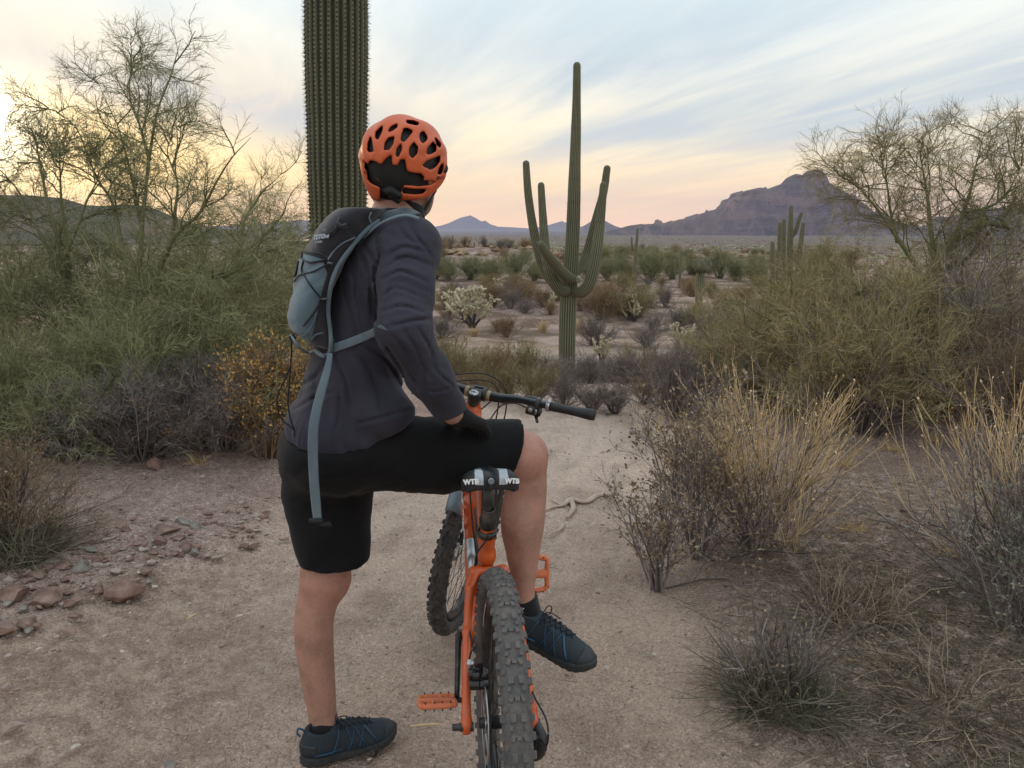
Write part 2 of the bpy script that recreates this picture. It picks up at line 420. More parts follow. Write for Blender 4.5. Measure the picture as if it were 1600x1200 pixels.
def isl_mat(stops, rough=.9):
    def f(t, b):
        v = t.add('ShaderNodeTexCoord').outputs['Object']
        r = t.add('ShaderNodeNewGeometry').outputs['Random Per Island']
        c = t.ramp(r, stops); nn = t.noise(v, 60, 4)
        c = t.mix(.5, c, t.mix(1.0, c, t.ramp(nn, [(.3, .6), (.7, 1.35)]), 'MULTIPLY'))
        t.put(b.inputs['Base Color'], c); b.inputs['Roughness'].default_value = rough
    return f
M_gravel = mat('gravel_stones', build=isl_mat([(0, (.17, .12, .10)), (.3, (.32, .24, .20)), (.6, (.38, .30, .255)), (.85, (.27, .17, .135)), (1, (.52, .45, .40))]))
def keep_a(x, y): return np.clip(.42+sstep(-.7, -1.9, x-.2*(3.5-y))*.9+sstep(.8, 1.6, x)*.5, 0, 1)
scatter_stones('gravel', 20000, (-4, 4.2), (1.5, 8), .0034, .0125, keep_a, M_gravel, 3.0)
scatter_stones('gravel', 420, (-4, 3.5), (1.8, 7.5), .010, .034, lambda x, y: np.clip(sstep(-1.0, -2.1, x-.15*(3.5-y))*1.0+sstep(1.5, 2.1, x)*sstep(3.2, 3.8, y)*.35, 0, 1), M_gravel, 2.2)

M_rubble = mat('rubble_stones', build=isl_mat([(0, (.13, .075, .06)), (.4, (.24, .14, .11)), (.7, (.30, .20, .165)), (1, (.36, .30, .26))]))
scatter_stones('rubble', 1100, (-4, -1.0), (2.4, 5.2), .006, .030, lambda x, y: np.exp(-((y-(3.05+(x+2.2)*.95))/.32)**2)*sstep(-1.0, -1.5, x), M_rubble, 2.0)
# ---------------------------------------------------------------- mountains
def rock_mat(lo, hi, green, strata=1.0):
    def f(t, b):
        v = t.add('ShaderNodeTexCoord').outputs['Object']
        g = t.add('ShaderNodeNewGeometry')
        nz = t.add('ShaderNodeSeparateXYZ', {0: g.outputs['Normal']}).outputs[2]
        n1 = t.noise(v, .012, 8, .65); n2 = t.noise(t.vm('MULTIPLY', v, (.004, .004, .05)), 1.0, 6, .6)
        c = t.ramp(n1, [(.38, lo), (.58, hi)])
        c = t.mix(t.m('MULTIPLY', t.smooth(n2, .45, .6), .5*strata), c, (.30, .19, .15))
        c = t.mix(t.m('MULTIPLY', t.smooth(nz, .55, .85), t.smooth(t.noise(v, .03, 6), .35, .6)), c, green)
        t.put(b.inputs['Base Color'], c); b.inputs['Roughness'].default_value = 1
        bp = t.add('ShaderNodeBump', {'Height': n1, 'Strength': 1.0, 'Distance': 40.0}); t.put(b.inputs['Normal'], bp.outputs[0])
    return f
def mountain(name, sil, base_py, Yd, depth, matr, nu=400, nv=120, rough=.2, cliff=0.0, seed=0, zbase=None, foot=1.0):
    """ridge whose skyline is given as photo points, with real slopes on both sides"""
    sil = np.array(sil, float)
    pts = np.array([list(at(p[0], p[1], Yd)) for p in sil])
    x = np.linspace(pts[0, 0], pts[-1, 0], nu); top = np.interp(x, pts[:, 0], pts[:, 2])
    zb = at(800, base_py, Yd)[2] if zbase is None else zbase
    h = np.maximum(top-zb, 0); v = np.linspace(-1, 1, nv)
    Xg, Vg = np.meshgrid(x, v); H = np.interp(Xg, x, h)
    Dp = depth*(.35+.65*H/h.max())
    prof = 1-np.abs(Vg)
    a = np.abs(Vg)
    # steep crown above a spreading foot
    pr = np.clip((1-a)**(1.0+.6*foot), 0, 1)
    if cliff: pr = pr*(1-cliff)+cliff*(1-sstep(.04, .34, a))
    Yg = Yd+Vg*Dp-0*Dp
    s = 1.0/(depth*.22)
    Q = np.stack([Xg*s*1.35, Yg*s*.8, 0*Xg+seed], -1)
    rn = ridged(Q, 6, .55)-.35
    env = sstep(0.0, .16, a)*(1-sstep(.85, 1, a))
    Z = zb+H*pr+rn*rough*H.max()*env*(.25+.75*np.sqrt(pr+.001))*np.clip(H/H.max()*1.6, .15, 1)
    Q2 = Q*5; Z = Z+fbm(Q2, 4)*rough*.16*H.max()*(env*.9+.08)*np.clip(H/H.max()*2, .1, 1)
    Z = np.minimum(Z, zb+H+.01*H.max()+0*Z) if True else Z
    Z = np.where(a > .97, zb-30, Z)
    V = np.stack([Xg, Yg, Z], -1).reshape(-1, 3)
    i = np.arange(nv-1)[:, None]*nu; j = np.arange(nu-1)[None]
    F = np.stack([i+j, i+j+1, i+nu+j+1, i+nu+j], -1).reshape(-1, 4)
    me = mk(name, V, F); o = link(name, me, None, matr, smooth=False); return tag(o, kind='structure')
M_red = mat('mountain_rock', build=rock_mat((.065, .040, .036), (.20, .125, .105), (.085, .075, .045)))
M_hill = mat('hill_rock', build=rock_mat((.12, .085, .06), (.20, .14, .10), (.10, .095, .05)))
red = [(880, 392), (925, 372), (955, 359), (985, 352), (1002, 350), (1024, 351), (1028, 350), (1030, 344), (1033, 344), (1036, 351), (1046, 349), (1060, 343), (1075, 341), (1090, 336),
       (1105, 331), (1118, 327), (1132, 322), (1138, 313), (1149, 310), (1152, 303), (1160, 300), (1176, 296), (1190, 298), (1198, 299), (1206, 292), (1220, 287), (1228, 278),
       (1243, 271), (1254, 273), (1260, 267), (1270, 265), (1284, 265), (1288, 270), (1289, 279), (1300, 288), (1312, 295), (1325, 302), (1340, 312), (1356, 322), (1370, 334), (1386, 346), (1405, 352),
       (1440, 353), (1462, 347), (1480, 340), (1500, 334), (1520, 330), (1545, 326), (1572, 325), (1590, 325), (1594, 317), (1612, 318), (1640, 325), (1700, 330), (1800, 345), (1950, 378)]
mountain('mountain', red, 393, 2700, 700, M_red, 700, 210, .55, .42, 3)
low = [(700, 391), (850, 389), (930, 382), (980, 379), (1050, 374), (1120, 371), (1180, 374), (1240, 368), (1300, 370), (1370, 362), (1440, 364), (1500, 358), (1600, 356), (1700, 362), (1850, 385)]
mountain('foothill', low, 395, 2000, 330, M_red, 420, 90, .3, 0, 8)
mountain('distant_mountain', [(660, 358), (690, 352), (702, 348), (712, 343), (722, 339), (735, 336), (745, 341), (752, 346), (758, 344), (766, 350), (778, 354), (800, 355), (830, 357), (855, 352), (868, 348), (878, 345), (888, 349), (900, 353), (930, 356), (960, 359)],
         360, 15000, 1500, M_red, 300, 60, .25, .2, 11)
mountain('distant_mountain', [(895, 362), (905, 356), (915, 351), (926, 344), (935, 341), (946, 345), (955, 350), (966, 355), (985, 362)], 363, 4900, 420, M_red, 200, 60, .3, .2, 14)
mountain('distant_mountain', [(-500, 350), (-100, 352), (300, 354), (405, 351), (440, 346), (475, 343), (490, 347), (520, 352), (600, 353), (670, 357)], 358, 7200, 800, M_red, 300, 50, .3, .1, 17)
mountain('hill', [(-900, 300), (-500, 290), (-200, 298), (0, 303), (50, 304), (95, 308), (130, 319), (165, 321), (195, 318), (225, 320), (250, 329), (275, 340), (300, 348), (340, 356), (390, 364), (430, 376)], 376, 620, 200, M_hill, 400, 80, .16, 0, 21)
mountain('plain_rise', [(-300, 385), (200, 378), (420, 372), (560, 374), (700, 371), (860, 377), (1000, 385)], 388, 1900, 400, M_hill, 200, 40, .2, 0, 27)
# a far lake that mirrors the sunset
M_lake = mat('water', base=(.02, .03, .04), rough=.12, spec=.5)
c = at(462, 375.5, 560); d = 26
zl = gz(c[0], 560)+1.0
V = [(c[0]+d*.35*cos(a)*(1+.2*sin(3*a)), 560+d*1.9*sin(a), c[2]) for a in np.linspace(0, 2*pi, 24, endpoint=False)]
me = bpy.data.meshes.new('lake'); me.from_pydata(V, [], [list(range(24))]); tag(link('lake', me, None, M_lake), kind='structure')
# ---------------------------------------------------------------- air
M_haze = bpy.data.materials.new('haze'); M_haze.use_nodes = True; ht = NT(M_haze.node_tree); ht.n.clear()
pv = ht.add('ShaderNodeVolumePrincipled', {'Color': (.62, .67, 1.0, 1), 'Density': 1.0e-4, 'Anisotropy': .0})
ht.l.new(pv.outputs[0], ht.add('ShaderNodeOutputMaterial').inputs['Volume'])
V, F = box((0, 3700, 110), (17000, 9400, 370))
hz = link('haze', mk('haze', V, F[0]), None, M_haze, False); tag(hz, kind='stuff')

# ================================================================ IMPLICIT MODELLING
def smin(a, b, k):
    h = np.clip(.5+.5*(b-a)/k, 0, 1); return b*(1-h)+a*h-k*h*(1-h)
def smax(a, b, k): return -smin(-a, -b, k)
def cone(p, a, b, ra, rb):
    """capsule from a to b whose radius runs from ra to rb"""
    a = np.array(list(a), float); b = np.array(list(b), float); ab = b-a
    t = np.clip(((p-a)@ab)/(ab@ab), 0, 1)
    return np.linalg.norm(p-a-t[:, None]*ab, axis=1)-(ra+(rb-ra)*t)
def chain(p, pts, rs, k=.02):
    d = None
    for i in range(len(pts)-1):
        c = cone(p, pts[i], pts[i+1], rs[i], rs[i+1]); d = c if d is None else smin(d, c, k)
    return d
def ell(p, c, r, M=None):
    """ellipsoid; M rows are its axes"""
    q = p-np.array(list(c), float)
    if M is not None: q = q@np.array(M, float).T
    r = np.array(r, float); k0 = np.linalg.norm(q/r, axis=1); k1 = np.linalg.norm(q/(r*r), axis=1)
    return k0*(k0-1)/np.maximum(k1, 1e-9)
def bx_sdf(p, c, h, M=None, r=.01):
    q = p-np.array(list(c), float)
    if M is not None: q = q@np.array(M, float).T
    q = np.abs(q)-(np.array(h, float)-r)
    return np.linalg.norm(np.maximum(q, 0), axis=1)+np.minimum(q.max(1), 0)-r
def loft(p, zs, cs, us, vs, ra, rb, pw=2.0):
    """stack of ellipses; zs ascending, cs centres, us/vs horizontal axes, ra/rb half sizes"""
    z = p[:, 2]; cs = np.array(cs, float)
    cx = np.interp(z, zs, cs[:, 0]); cy = np.interp(z, zs, cs[:, 1])
    a = np.interp(z, zs, ra); b = np.interp(z, zs, rb)
    q = p[:, :2]-np.stack([cx, cy], 1)
    u = np.abs(q@np.array(us[:2], float)); v = np.abs(q@np.array(vs[:2], float))
    k = ((u/a)**pw+(v/b)**pw)**(1/pw)
    d = (k-1)*np.minimum(a, b)
    return np.maximum(d, np.maximum(zs[0]-z, z-zs[-1]))
def surf(f, lo, hi, res, coarse=5):
    """surface nets over a narrow band"""
    lo = np.array(lo, float); hi = np.array(hi, float)
    n = np.ceil((hi-lo)/res).astype(int)+1; n = ((n+coarse-1)//coarse)*coarse
    nc = n//coarse
    ax = [lo[i]+(np.arange(nc[i])+.5)*coarse*res for i in range(3)]
    G = np.stack(np.meshgrid(*ax, indexing='ij'), -1).reshape(-1, 3)
    dc = f(G).reshape(nc); near = np.abs(dc) < coarse*res*1.7
    big = np.repeat(np.repeat(np.repeat(near, coarse, 0), coarse, 1), coarse, 2)
    val = np.repeat(np.repeat(np.repeat(dc, coarse, 0), coarse, 1), coarse, 2).astype(float)
    idx = np.argwhere(big); val[big] = f(lo+idx*res)
    val[np.abs(val) < 1e-9] = 1e-9
    s = val < 0
    c = np.zeros(np.array(s.shape)-1, int)
    for dx in (0, 1):
        for dy in (0, 1):
            for dz in (0, 1): c += s[dx:s.shape[0]-1+dx, dy:s.shape[1]-1+dy, dz:s.shape[2]-1+dz]
    act = (c > 0) & (c < 8); ci = np.argwhere(act); vid = -np.ones(act.shape, int); vid[act] = np.arange(len(ci))
    acc = np.zeros((len(ci), 3)); cnt = np.zeros(len(ci))
    for a in range(3):
        o1, o2 = [k for k in range(3) if k != a]
        for e1 in (0, 1):
            for e2 in (0, 1):
                p0 = ci.copy(); p0[:, o1] += e1; p0[:, o2] += e2; p1 = p0.copy(); p1[:, a] += 1
                v0 = val[tuple(p0.T)]; v1 = val[tuple(p1.T)]; cr = (v0 < 0) != (v1 < 0)
                t = np.where(cr, v0/np.where(cr, v0-v1, 1), 0)
                pt = p0.astype(float); pt[:, a] += t
                acc[cr] += pt[cr]; cnt[cr] += 1
    V = lo+acc/np.maximum(cnt, 1)[:, None]*res
    Fs = []
    for a in range(3):
        o1, o2 = (a+1) % 3, (a+2) % 3
        sl0 = [slice(None)]*3; sl1 = [slice(None)]*3; sl0[a] = slice(0, -1); sl1[a] = slice(1, None)
        cr = s[tuple(sl0)] != s[tuple(sl1)]; e = np.argwhere(cr)
        ok = (e[:, o1] > 0) & (e[:, o2] > 0) & (e[:, o1] < act.shape[o1]) & (e[:, o2] < act.shape[o2]) & (e[:, a] < act.shape[a]); e = e[ok]
        q = []
        for d1, d2 in ((1, 1), (0, 1), (0, 0), (1, 0)):
            k = e.copy(); k[:, o1] -= d1; k[:, o2] -= d2; q.append(vid[tuple(k.T)])
        Q = np.stack(q, 1); flip = s[tuple(e.T)]
        Q[~flip] = Q[~flip][:, ::-1]
        Q = Q[(Q >= 0).all(1)]; Fs.append(Q)
    return V, [np.concatenate(Fs)]
def sdf_obj(name, f, lo, hi, res, matr, parent=None, disp=None, relax=2):
    V, F = surf(f, lo, hi, res)
    me = mk(name, V, F)
    if relax:                                     # light Laplacian relaxing of the net
        E = np.empty(len(me.edges)*2, np.int32); me.edges.foreach_get('vertices', E); E = E.reshape(-1, 2)
        for lam in (.5, -.52)*relax:
            s = np.zeros_like(V); c = np.zeros(len(V))
            np.add.at(s, E[:, 0], V[E[:, 1]]); np.add.at(s, E[:, 1], V[E[:, 0]]); np.add.at(c, E.ravel(), 1)
            V = V+lam*(s/np.maximum(c, 1)[:, None]-V)
        me.vertices.foreach_set('co', V.astype(np.float32).ravel()); me.update()
    return link(name, me, parent, matr)
def poly_sdf(q, P):
    """signed distance of 2-D points to a polygon (negative inside)"""
    P = np.array(P, float); n = len(P); d = np.full(len(q), 1e9); s = np.ones(len(q))
    for i in range(n):
        a = P[i]; b = P[i-1]; e = b-a; w_ = q-a
        t = np.clip((w_@e)/(e@e), 0, 1); dd = w_-t[:, None]*e; d = np.minimum(d, (dd**2).sum(1))
        c1 = q[:, 1] >= a[1]; c2 = q[:, 1] < b[1]; c3 = e[0]*w_[:, 1] > e[1]*w_[:, 0]
        fl = (c1 & c2 & c3) | (~c1 & ~c2 & ~c3); s[fl] *= -1
    return s*np.sqrt(d)
def to_px(p):
    """where points of the place appear in the photograph"""
    x = p[:, 0]; y = p[:, 1]; z = p[:, 2]-CAM_Z
    dep = y*cos(PITCH)-z*sin(PITCH); up = y*sin(PITCH)+z*cos(PITCH)
    return np.stack([800+FPX*x/dep, 600-FPX*up/dep], 1)

# ================================================================ PERSON
v = lambda *a: np.array(list(at(*a)), float)
FA = R(22); Fw = A3(cos(FA), sin(FA), 0); Rt = A3(sin(FA), -cos(FA), 0); UP = A3(0, 0, 1)
PC = v(528, 690, 2.10); hipL = PC-.092*Rt; hipR = PC+.085*Rt+.03*Fw
kneeL = v(508, 903, 2.10); calfL1 = v(493, 955, 2.10); calfL2 = v(491, 1003, 2.10); calfL3 = v(497, 1055, 2.105); ankL = v(506, 1116, 2.11); footL = A3(-.548, 2.09, .045)
kneeR = v(817, 712, 2.15); calfR1 = v(822, 765, 2.16); calfR2 = v(819, 812, 2.16); calfR3 = v(817, 865, 2.16); ankR = v(820, 925, 2.15); footR = v(822, 955, 2.15)
C7 = v(610, 336, 2.13); HC = v(633, 262, 2.145)
HA = R(26); Hf = A3(sin(HA), cos(HA), -.06); Hf /= np.linalg.norm(Hf); Hr = A3(cos(HA), -sin(HA), 0); Hu = np.cross(Hr, Hf)
shR = v(640, 385, 1.98); elR = v(629, 515, 1.845); wrR = v(706, 645, 1.955)
shL = v(580, 372, 2.30)
T_px = [(530, 702, .128, .168), (536, 660, .124, .165), (545, 615, .122, .162), (557, 550, .120, .166), (575, 480, .118, .178), (590, 425, .115, .190), (602, 385, .102, .178), (609, 355, .080, .130), (614, 330, .058, .075)]
T_c = [v(a, b, 2.11) for a, b, _, _ in T_px]
def sm(pts, rs, n=5):
    Q = smooth_path(np.hstack([np.array(pts), np.array(rs)[:, None]]), n); return list(Q[:, :3]), list(Q[:, 3])
def torso(p, off=0.0):
    zs = [c[2] for c in T_c]
    return loft(p, zs, T_c, Fw, Rt, [t[2]+off for t in T_px], [t[3]+off for t in T_px], 2.15)
def legL(p, o=0):
    d = chain(p, [hipL, kneeL], [.082+o, .064+o])
    k2 = chain(p, *sm([kneeL, calfL1, calfL2, calfL3, ankL, footL], [.061+o, .054+o, .053+o, .047+o, .036+o, .036+o]), .004)
    k2 = smin(k2, ell(p, calfL1+A3(-.012, -.018, -.02), (.036, .034, .085)), .02); k2 = smin(k2, ell(p, calfL1+A3(.004, -.026, -.03), (.026, .026, .07)), .02)
    k2 = smax(k2, -ell(p, kneeL+A3(-.012, -.072, .01), (.020, .020, .045)), .02)
    k2 = smin(k2, cone(p, calfL3+A3(-.032, -.008, 0), ankL+A3(-.034, 0, -.03), .010, .009), .02)
    kc = ell(p, kneeL+.022*Fw+A3(0, 0, -.005), (.042, .046, .055))
    return smin(smin(d, k2, .03), kc, .02)
def legR(p, o=0):
    d = chain(p, [hipR, kneeR+A3(-.02, 0, .005)], [.084+o, .066+o])
    k2 = chain(p, *sm([kneeR, calfR1, calfR2, calfR3, ankR, footR], [.064+o, .0575+o, .0565+o, .047+o, .0275+o, .033+o]), .004)
    kc = ell(p, kneeR+A3(.022, -.005, -.0), (.045, .05, .055))
    cm = ell(p, calfR2+A3(-.012, -.01, 0), (.05, .055, .09))
    return smin(smin(smin(d, k2, .03), kc, .02), cm, .03)
HM = [Hr, Hf, Hu]
def hl(a, b, c): return HC+a*Hr+b*Hf+c*Hu
def head(p):
    d = ell(p, hl(0, -.008, .015), (.077, .098, .105), HM)
    d = smin(d, ell(p, hl(0, .03, -.065), (.058, .066, .058), HM), .03)
    d = smin(d, ell(p, hl(0, .062, -.098), (.026, .028, .022), HM), .03)               # chin
    d = smin(d, cone(p, C7+A3(.005, .01, -.05), hl(0, -.028, -.05), .062, .056), .025)   # neck
    d = smin(d, cone(p, hl(0, .088, .0), hl(0, .108, -.035), .007, .014), .012)          # nose
    d = smin(d, cone(p, hl(-.022, .082, -.066), hl(.022, .082, -.066), .010, .010), .01)   # lips
    for s in (-1, 1):
        d = smax(d, -ell(p, hl(s*.031, .093, .008), (.017, .012, .012), HM), .01)
        d = smin(d, ell(p, hl(s*.031, .078, .006), (.013, .013, .012), HM), .004)
        e = ell(p, hl(s*.081, -.006, -.018), (.012, .020, .034), HM)
        e = smax(e, -ell(p, hl(s*.092, .002, -.014), (.008, .011, .020), HM), .005)
        d = smin(d, e, .008)
    return d
# left arm reaches out of sight to the far grip, right hand rests on the raised thigh
gripL = v(584, 606, 2.66); elL = (shL+gripL)/2+A3(.10, .05, -.06); wrL = gripL+A3(.045, -.05, .03)
def hand(p, wr, kn, side, fd, curl, o=0.0, n_=None):
    """palm from wrist to knuckles, four bent fingers of unequal length and a thumb"""
    wr = np.array(wr); kn = np.array(kn); ax = nrm(kn-wr); nn = nrm(n_-(n_@ax)*ax); sd = np.cross(ax, nn)*side
    mid = (wr+kn)/2
    d = bx_sdf(p, mid, (.050+o, .040+o, .014+o), [ax, sd, nn], .013)
    d = smin(d, cone(p, wr-ax*.02, wr+ax*.01, .027+o, .027+o), .02)
    for i, (off, L, r) in enumerate(((.030, .072, .0092), (.010, .080, .0096), (-.010, .074, .0092), (-.029, .058, .0082))):
        b0 = kn+sd*off-ax*.012; d1 = nrm(ax*cos(curl[0])-nn*sin(curl[0])+sd*off*1.2); b1 = b0+d1*L*.48
        d2 = nrm(ax*cos(curl[1])-nn*sin(curl[1])); b2 = b1+d2*L*.32; d3 = nrm(ax*cos(curl[2])-nn*sin(curl[2])); b3 = b2+d3*L*.26
        d = smin(d, chain(p, [b0, b1, b2, b3], [r+.001+o, r+o, r-.0006+o, r-.0016+o], .004), .005)
    t0 = wr+ax*.02+sd*.028; t1 = t0+nrm(ax*.7+sd*.75-nn*.2)*.038; t2 = t1+nrm(ax*.95+sd*.25-nn*.35)*.034
    return smin(d, chain(p, [t0, t1, t2], [.0135+o, .0115+o, .0095+o], .005), .012)
knR = v(740, 660, 2.03); nR = nrm(A3(-.15, -.35, .9))
handR = lambda p, o=0: hand(p, wrR+A3(.012, .01, -.008), knR, -1, None, (.22, .42, .62), o, nR)
knL = gripL+A3(-.02, .01, .03); nL = nrm(A3(0, -.3, .9))
handL = lambda p, o=0: hand(p, wrL, wrL+nrm(A3(-.45, .7, .02))*.085, 1, None, (.9, 2.0, 2.6), o, nL)
def arms(p, o=0):
    a = chain(p, [shR, elR, wrR], [.052+o, .042+o, .027+o], .03)
    b = chain(p, [shL, elL, wrL], [.052+o, .042+o, .027+o], .03)
    return np.minimum(a, b)
def body(p):
    d = torso(p, -.02); d = smin(d, legL(p), .03); d = smin(d, legR(p), .03)
    d = smin(d, arms(p), .03); d = smin(d, head(p), .03)
    return smin(smin(d, handR(p, -.002), .012), handL(p, -.002), .012)
def skin_b(t, b):
    v_ = t.add('ShaderNodeTexCoord').outputs['Object']
    n = t.noise(v_, 13, 7, .68); n2 = t.noise(v_, 210, 4, .7)
    c = t.ramp(n, [(.30, (.52, .255, .205)), (.5, (.43, .235, .18)), (.68, (.31, .17, .125))])
    c = t.mix(t.m('MULTIPLY', t.smooth(n2, .52, .68), .5), c, (.17, .088, .06))
    # knees and ears are redder
    for c0, r0 in ((kneeL, .11), (kneeR, .11), (hl(.08, 0, -.02), .05), (hl(-.08, 0, -.02), .05)):
        d = t.vm('LENGTH', t.vm('SUBTRACT', v_, tuple(float(q) for q in c0)))
        c = t.mix(t.m('MULTIPLY', t.m('SUBTRACT', 1.0, t.smooth(d, r0*.2, r0)), .5), c, (.56, .20, .16))
    t.put(b.inputs['Base Color'], c); b.inputs['Roughness'].default_value = .55
    b.inputs['Subsurface Weight'].default_value = .12; b.inputs['Subsurface Scale'].default_value = .01
    bp = t.add('ShaderNodeBump', {'Height': t.noise(v_, 180, 4, .7), 'Strength': .5, 'Distance': .003}); t.put(b.inputs['Normal'], bp.outputs[0])
M_skin = mat('skin', build=skin_b)
person = empty('person', tuple(float(q) for q in (PC[0], PC[1], 0)), label='cyclist in grey shirt and black shorts, one leg over the orange bicycle, looking away', cat='person')
def child_of(o, root):
    o.parent = root; o.matrix_parent_inverse = Matrix.Translation(-Vector(root.location)) if not root.rotation_euler.z else root.matrix_basis.inverted()
    return o
bodyo = sdf_obj('body', body, (-.75, 1.7, .02), (.25, 2.95, 1.78), .0058, M_skin); child_of(bodyo, person)

# ---- shirt
def folds(p, dirv, sc, amp, seed=0, sharp=1.0, st=.22):
    d = nrm(np.array(dirv, float)); a = nrm(np.cross(d, A3(.3, .5, .8))); b = np.cross(d, a)
    q = np.stack([(p@d)*sc, (p@a)*sc*st, (p@b)*sc*st], 1)+seed
    return amp*(ridged(q, 2, .45)-.3)
CREASES = [(.0085, 6, [(611, 330), (594, 374), (591, 404), (588, 445), (588, 492), (597, 512)]), (.0055, 5, [(604, 398), (632, 386), (668, 395)]), (.0050, 4, [(600, 418), (632, 402), (672, 414)]),
 (.0060, 5, [(598, 438), (630, 424), (668, 440)]), (.0050, 4, [(594, 462), (622, 450), (664, 466)]), (.0060, 5, [(596, 486), (630, 478), (660, 488)]), (.0080, 5, [(606, 512), (640, 502), (668, 498)]),
 (.0060, 5, [(606, 520), (628, 540), (640, 566)]), (.0055, 5, [(628, 512), (650, 545), (672, 590)]), (.0055, 4, [(646, 505), (668, 540), (684, 566)]), (.0050, 4, [(622, 556), (646, 588), (668, 624)]),
 (.0050, 4, [(676, 560), (690, 590), (706, 606)]), (.0045, 4, [(660, 610), (680, 612), (704, 604)]), (.0045, 4, [(668, 575), (662, 600), (672, 632)]),
 (.0060, 6, [(566, 400), (578, 430), (582, 470), (580, 510)]), (.0050, 5, [(548, 420), (558, 450), (564, 500)]), (.0055, 6, [(536, 440), (548, 500), (566, 536)]), (.0050, 5, [(572, 380), (584, 410), (586, 440)]),
 (.0060, 6, [(524, 556), (536, 590), (548, 640)]), (.0070, 7, [(548, 548), (578, 580), (604, 650)]), (.0065, 6, [(566, 536), (602, 566), (646, 630)]), (.0060, 6, [(592, 530), (614, 560), (654, 612)]),
 (.0055, 6, [(466, 606), (496, 590), (518, 560)]), (.0050, 5, [(458, 640), (492, 622), (522, 612)]), (.0050, 5, [(556, 662), (596, 652), (640, 640)]), (.0050, 6, [(478, 660), (492, 625), (500, 590)]), (.0045, 5, [(520, 676), (530, 640), (528, 600)]),
 (.0050, 5, [(640, 350), (655, 372), (672, 400)]), (.0045, 5, [(620, 345), (632, 366), (650, 380)])]
def creases(p):
    q = to_px(p); q[:, 0] += 5*vn(np.stack([q[:, 0]*.03, q[:, 1]*.03, 0*q[:, 0]], 1)); out = np.zeros(len(p)); facing = p[:, 1] < 2.12
    for A_, w_, L in CREASES:
        L = smooth_path([(a, b, 0) for a, b in L], 4)[:, :2]; d2 = np.full(len(q), 1e9); tt = np.zeros(len(q))
        for i in range(len(L)-1):
            e = L[i+1]-L[i]; t = np.clip(((q-L[i])@e)/(e@e), 0, 1); dd = ((q-L[i]-t[:, None]*e)**2).sum(1); k = dd < d2; d2[k] = dd[k]; tt[k] = (i+t[k])/(len(L)-1)
        d = np.sqrt(d2); fade = np.sin(np.clip(tt, .06, .94)*pi)**.6
        out += A_*.85*fade*(np.exp(-(d/(w_*.42))**2)-.42*np.exp(-((d-w_*1.35)/(w_*.75))**2))
    return out*facing
hem = lambda p: PC[2]+.014+.50*np.maximum((p-PC)@Fw-.05, 0)+.008*np.sin((p@Fw)*14+1.0)-.10*np.minimum((p-PC)@Fw+.02, 0)
def shirt(p):
    t = torso(p, .004)
    # cloth hangs slightly away from the waist and rides over the raised hip
    t = smin(t, ell(p, v(535, 664, 2.11), (.142, .184, .085), [Fw, Rt, UP]), .05); t = smin(t, ell(p, v(598, 640, 2.02), (.085, .09, .06), [Fw, Rt, UP]), .05)
    s = chain(p, [shR, shR*.45+elR*.55, elR, elR*.45+wrR*.55, wrR-nrm(wrR-elR)*.005], [.071, .064, .0575, .052, .043], .03)
    s2 = chain(p, [shL, elL, wrL], [.068, .056, .040], .03)
    d = smin(smin(t, s, .045), s2, .045)
    d = smin(d, cone(p, C7+A3(-.005, 0, -.06), shR+A3(0, .0, .0), .06, .062), .04)
    w_arm = sstep(.05, .0, s); w_t = 1-w_arm
    el_ = np.exp(-((p-elR)**2).sum(1)/.009)
    d += folds(p, nrm(wrR-elR)+A3(.3, 0, .5), 26, .0055, 3)*w_arm*(.35+1.1*el_)
    d += folds(p, A3(.3, .1, 1), 20, .005, 8)*w_arm*.6
    d += folds(p, A3(.8, -.3, .45), 13, .010, 1)*w_t
    d += folds(p, A3(1, -.6, -.15), 24, .006, 5)*w_t*sstep(1.15, .95, p[:, 2])
    d = d+creases(p)*1.15*np.where(w_arm > .5, 1, .35+.65*sstep(.0, .07, p[:, 2]-hem(p)))
    d = smax(d, hem(p)-p[:, 2], .004)
    d = smax(d, (p-wrR)@nrm(wrR-elR)-.0, .004) if False else d
    cut = np.where(((p-wrR)**2).sum(1) < .01, (p-wrR)@nrm(wrR-elR), -1); d = np.maximum(d, cut)
    cut = np.where(((p-wrL)**2).sum(1) < .01, (p-wrL)@nrm(wrL-elL), -1); d = np.maximum(d, cut)
    nk = cone(p, C7+A3(.012, .01, -.02), hl(0, -.028, -.05), .064, .066)
    return smax(d, -nk, .006)
def cloth_b(c1, c2, sc=6, weave=700, rough=.85, sheen=.25):
    def f(t, b):
        v_ = t.add('ShaderNodeTexCoord').outputs['Object']
        n = t.noise(v_, sc, 5); c = t.ramp(n, [(.35, c1), (.65, c2)])
        t.put(b.inputs['Base Color'], c); b.inputs['Roughness'].default_value = rough
        b.inputs['Sheen Weight'].default_value = sheen; b.inputs['Sheen Roughness'].default_value = .5
        h = t.m('ADD', t.noise(v_, weave, 2), t.m('MULTIPLY', t.noise(v_, 45, 3, .6), 2.0))
        bp = t.add('ShaderNodeBump', {'Height': h, 'Strength': .35, 'Distance': .0016}); t.put(b.inputs['Normal'], bp.outputs[0])
    return f
M_shirt = mat('shirt_cloth', build=cloth_b((.030, .029, .044), (.044, .042, .060), sheen=.06), spec=.25)
M_short = mat('shorts_cloth', build=cloth_b((.004, .004, .005), (.007, .007, .008), sheen=.05), spec=.2)
M_glove = mat('glove_cloth', build=cloth_b((.005, .005, .006), (.011, .011, .013), sheen=.02), spec=.3)
M_sock = mat('sock_knit', build=cloth_b((.008, .008, .010), (.014, .014, .016)), spec=.2)
sh = sdf_obj('shirt', shirt, (-.66, 1.70, .80), (-.03, 2.80, 1.62), .0045, M_shirt, relax=1); child_of(sh, person)
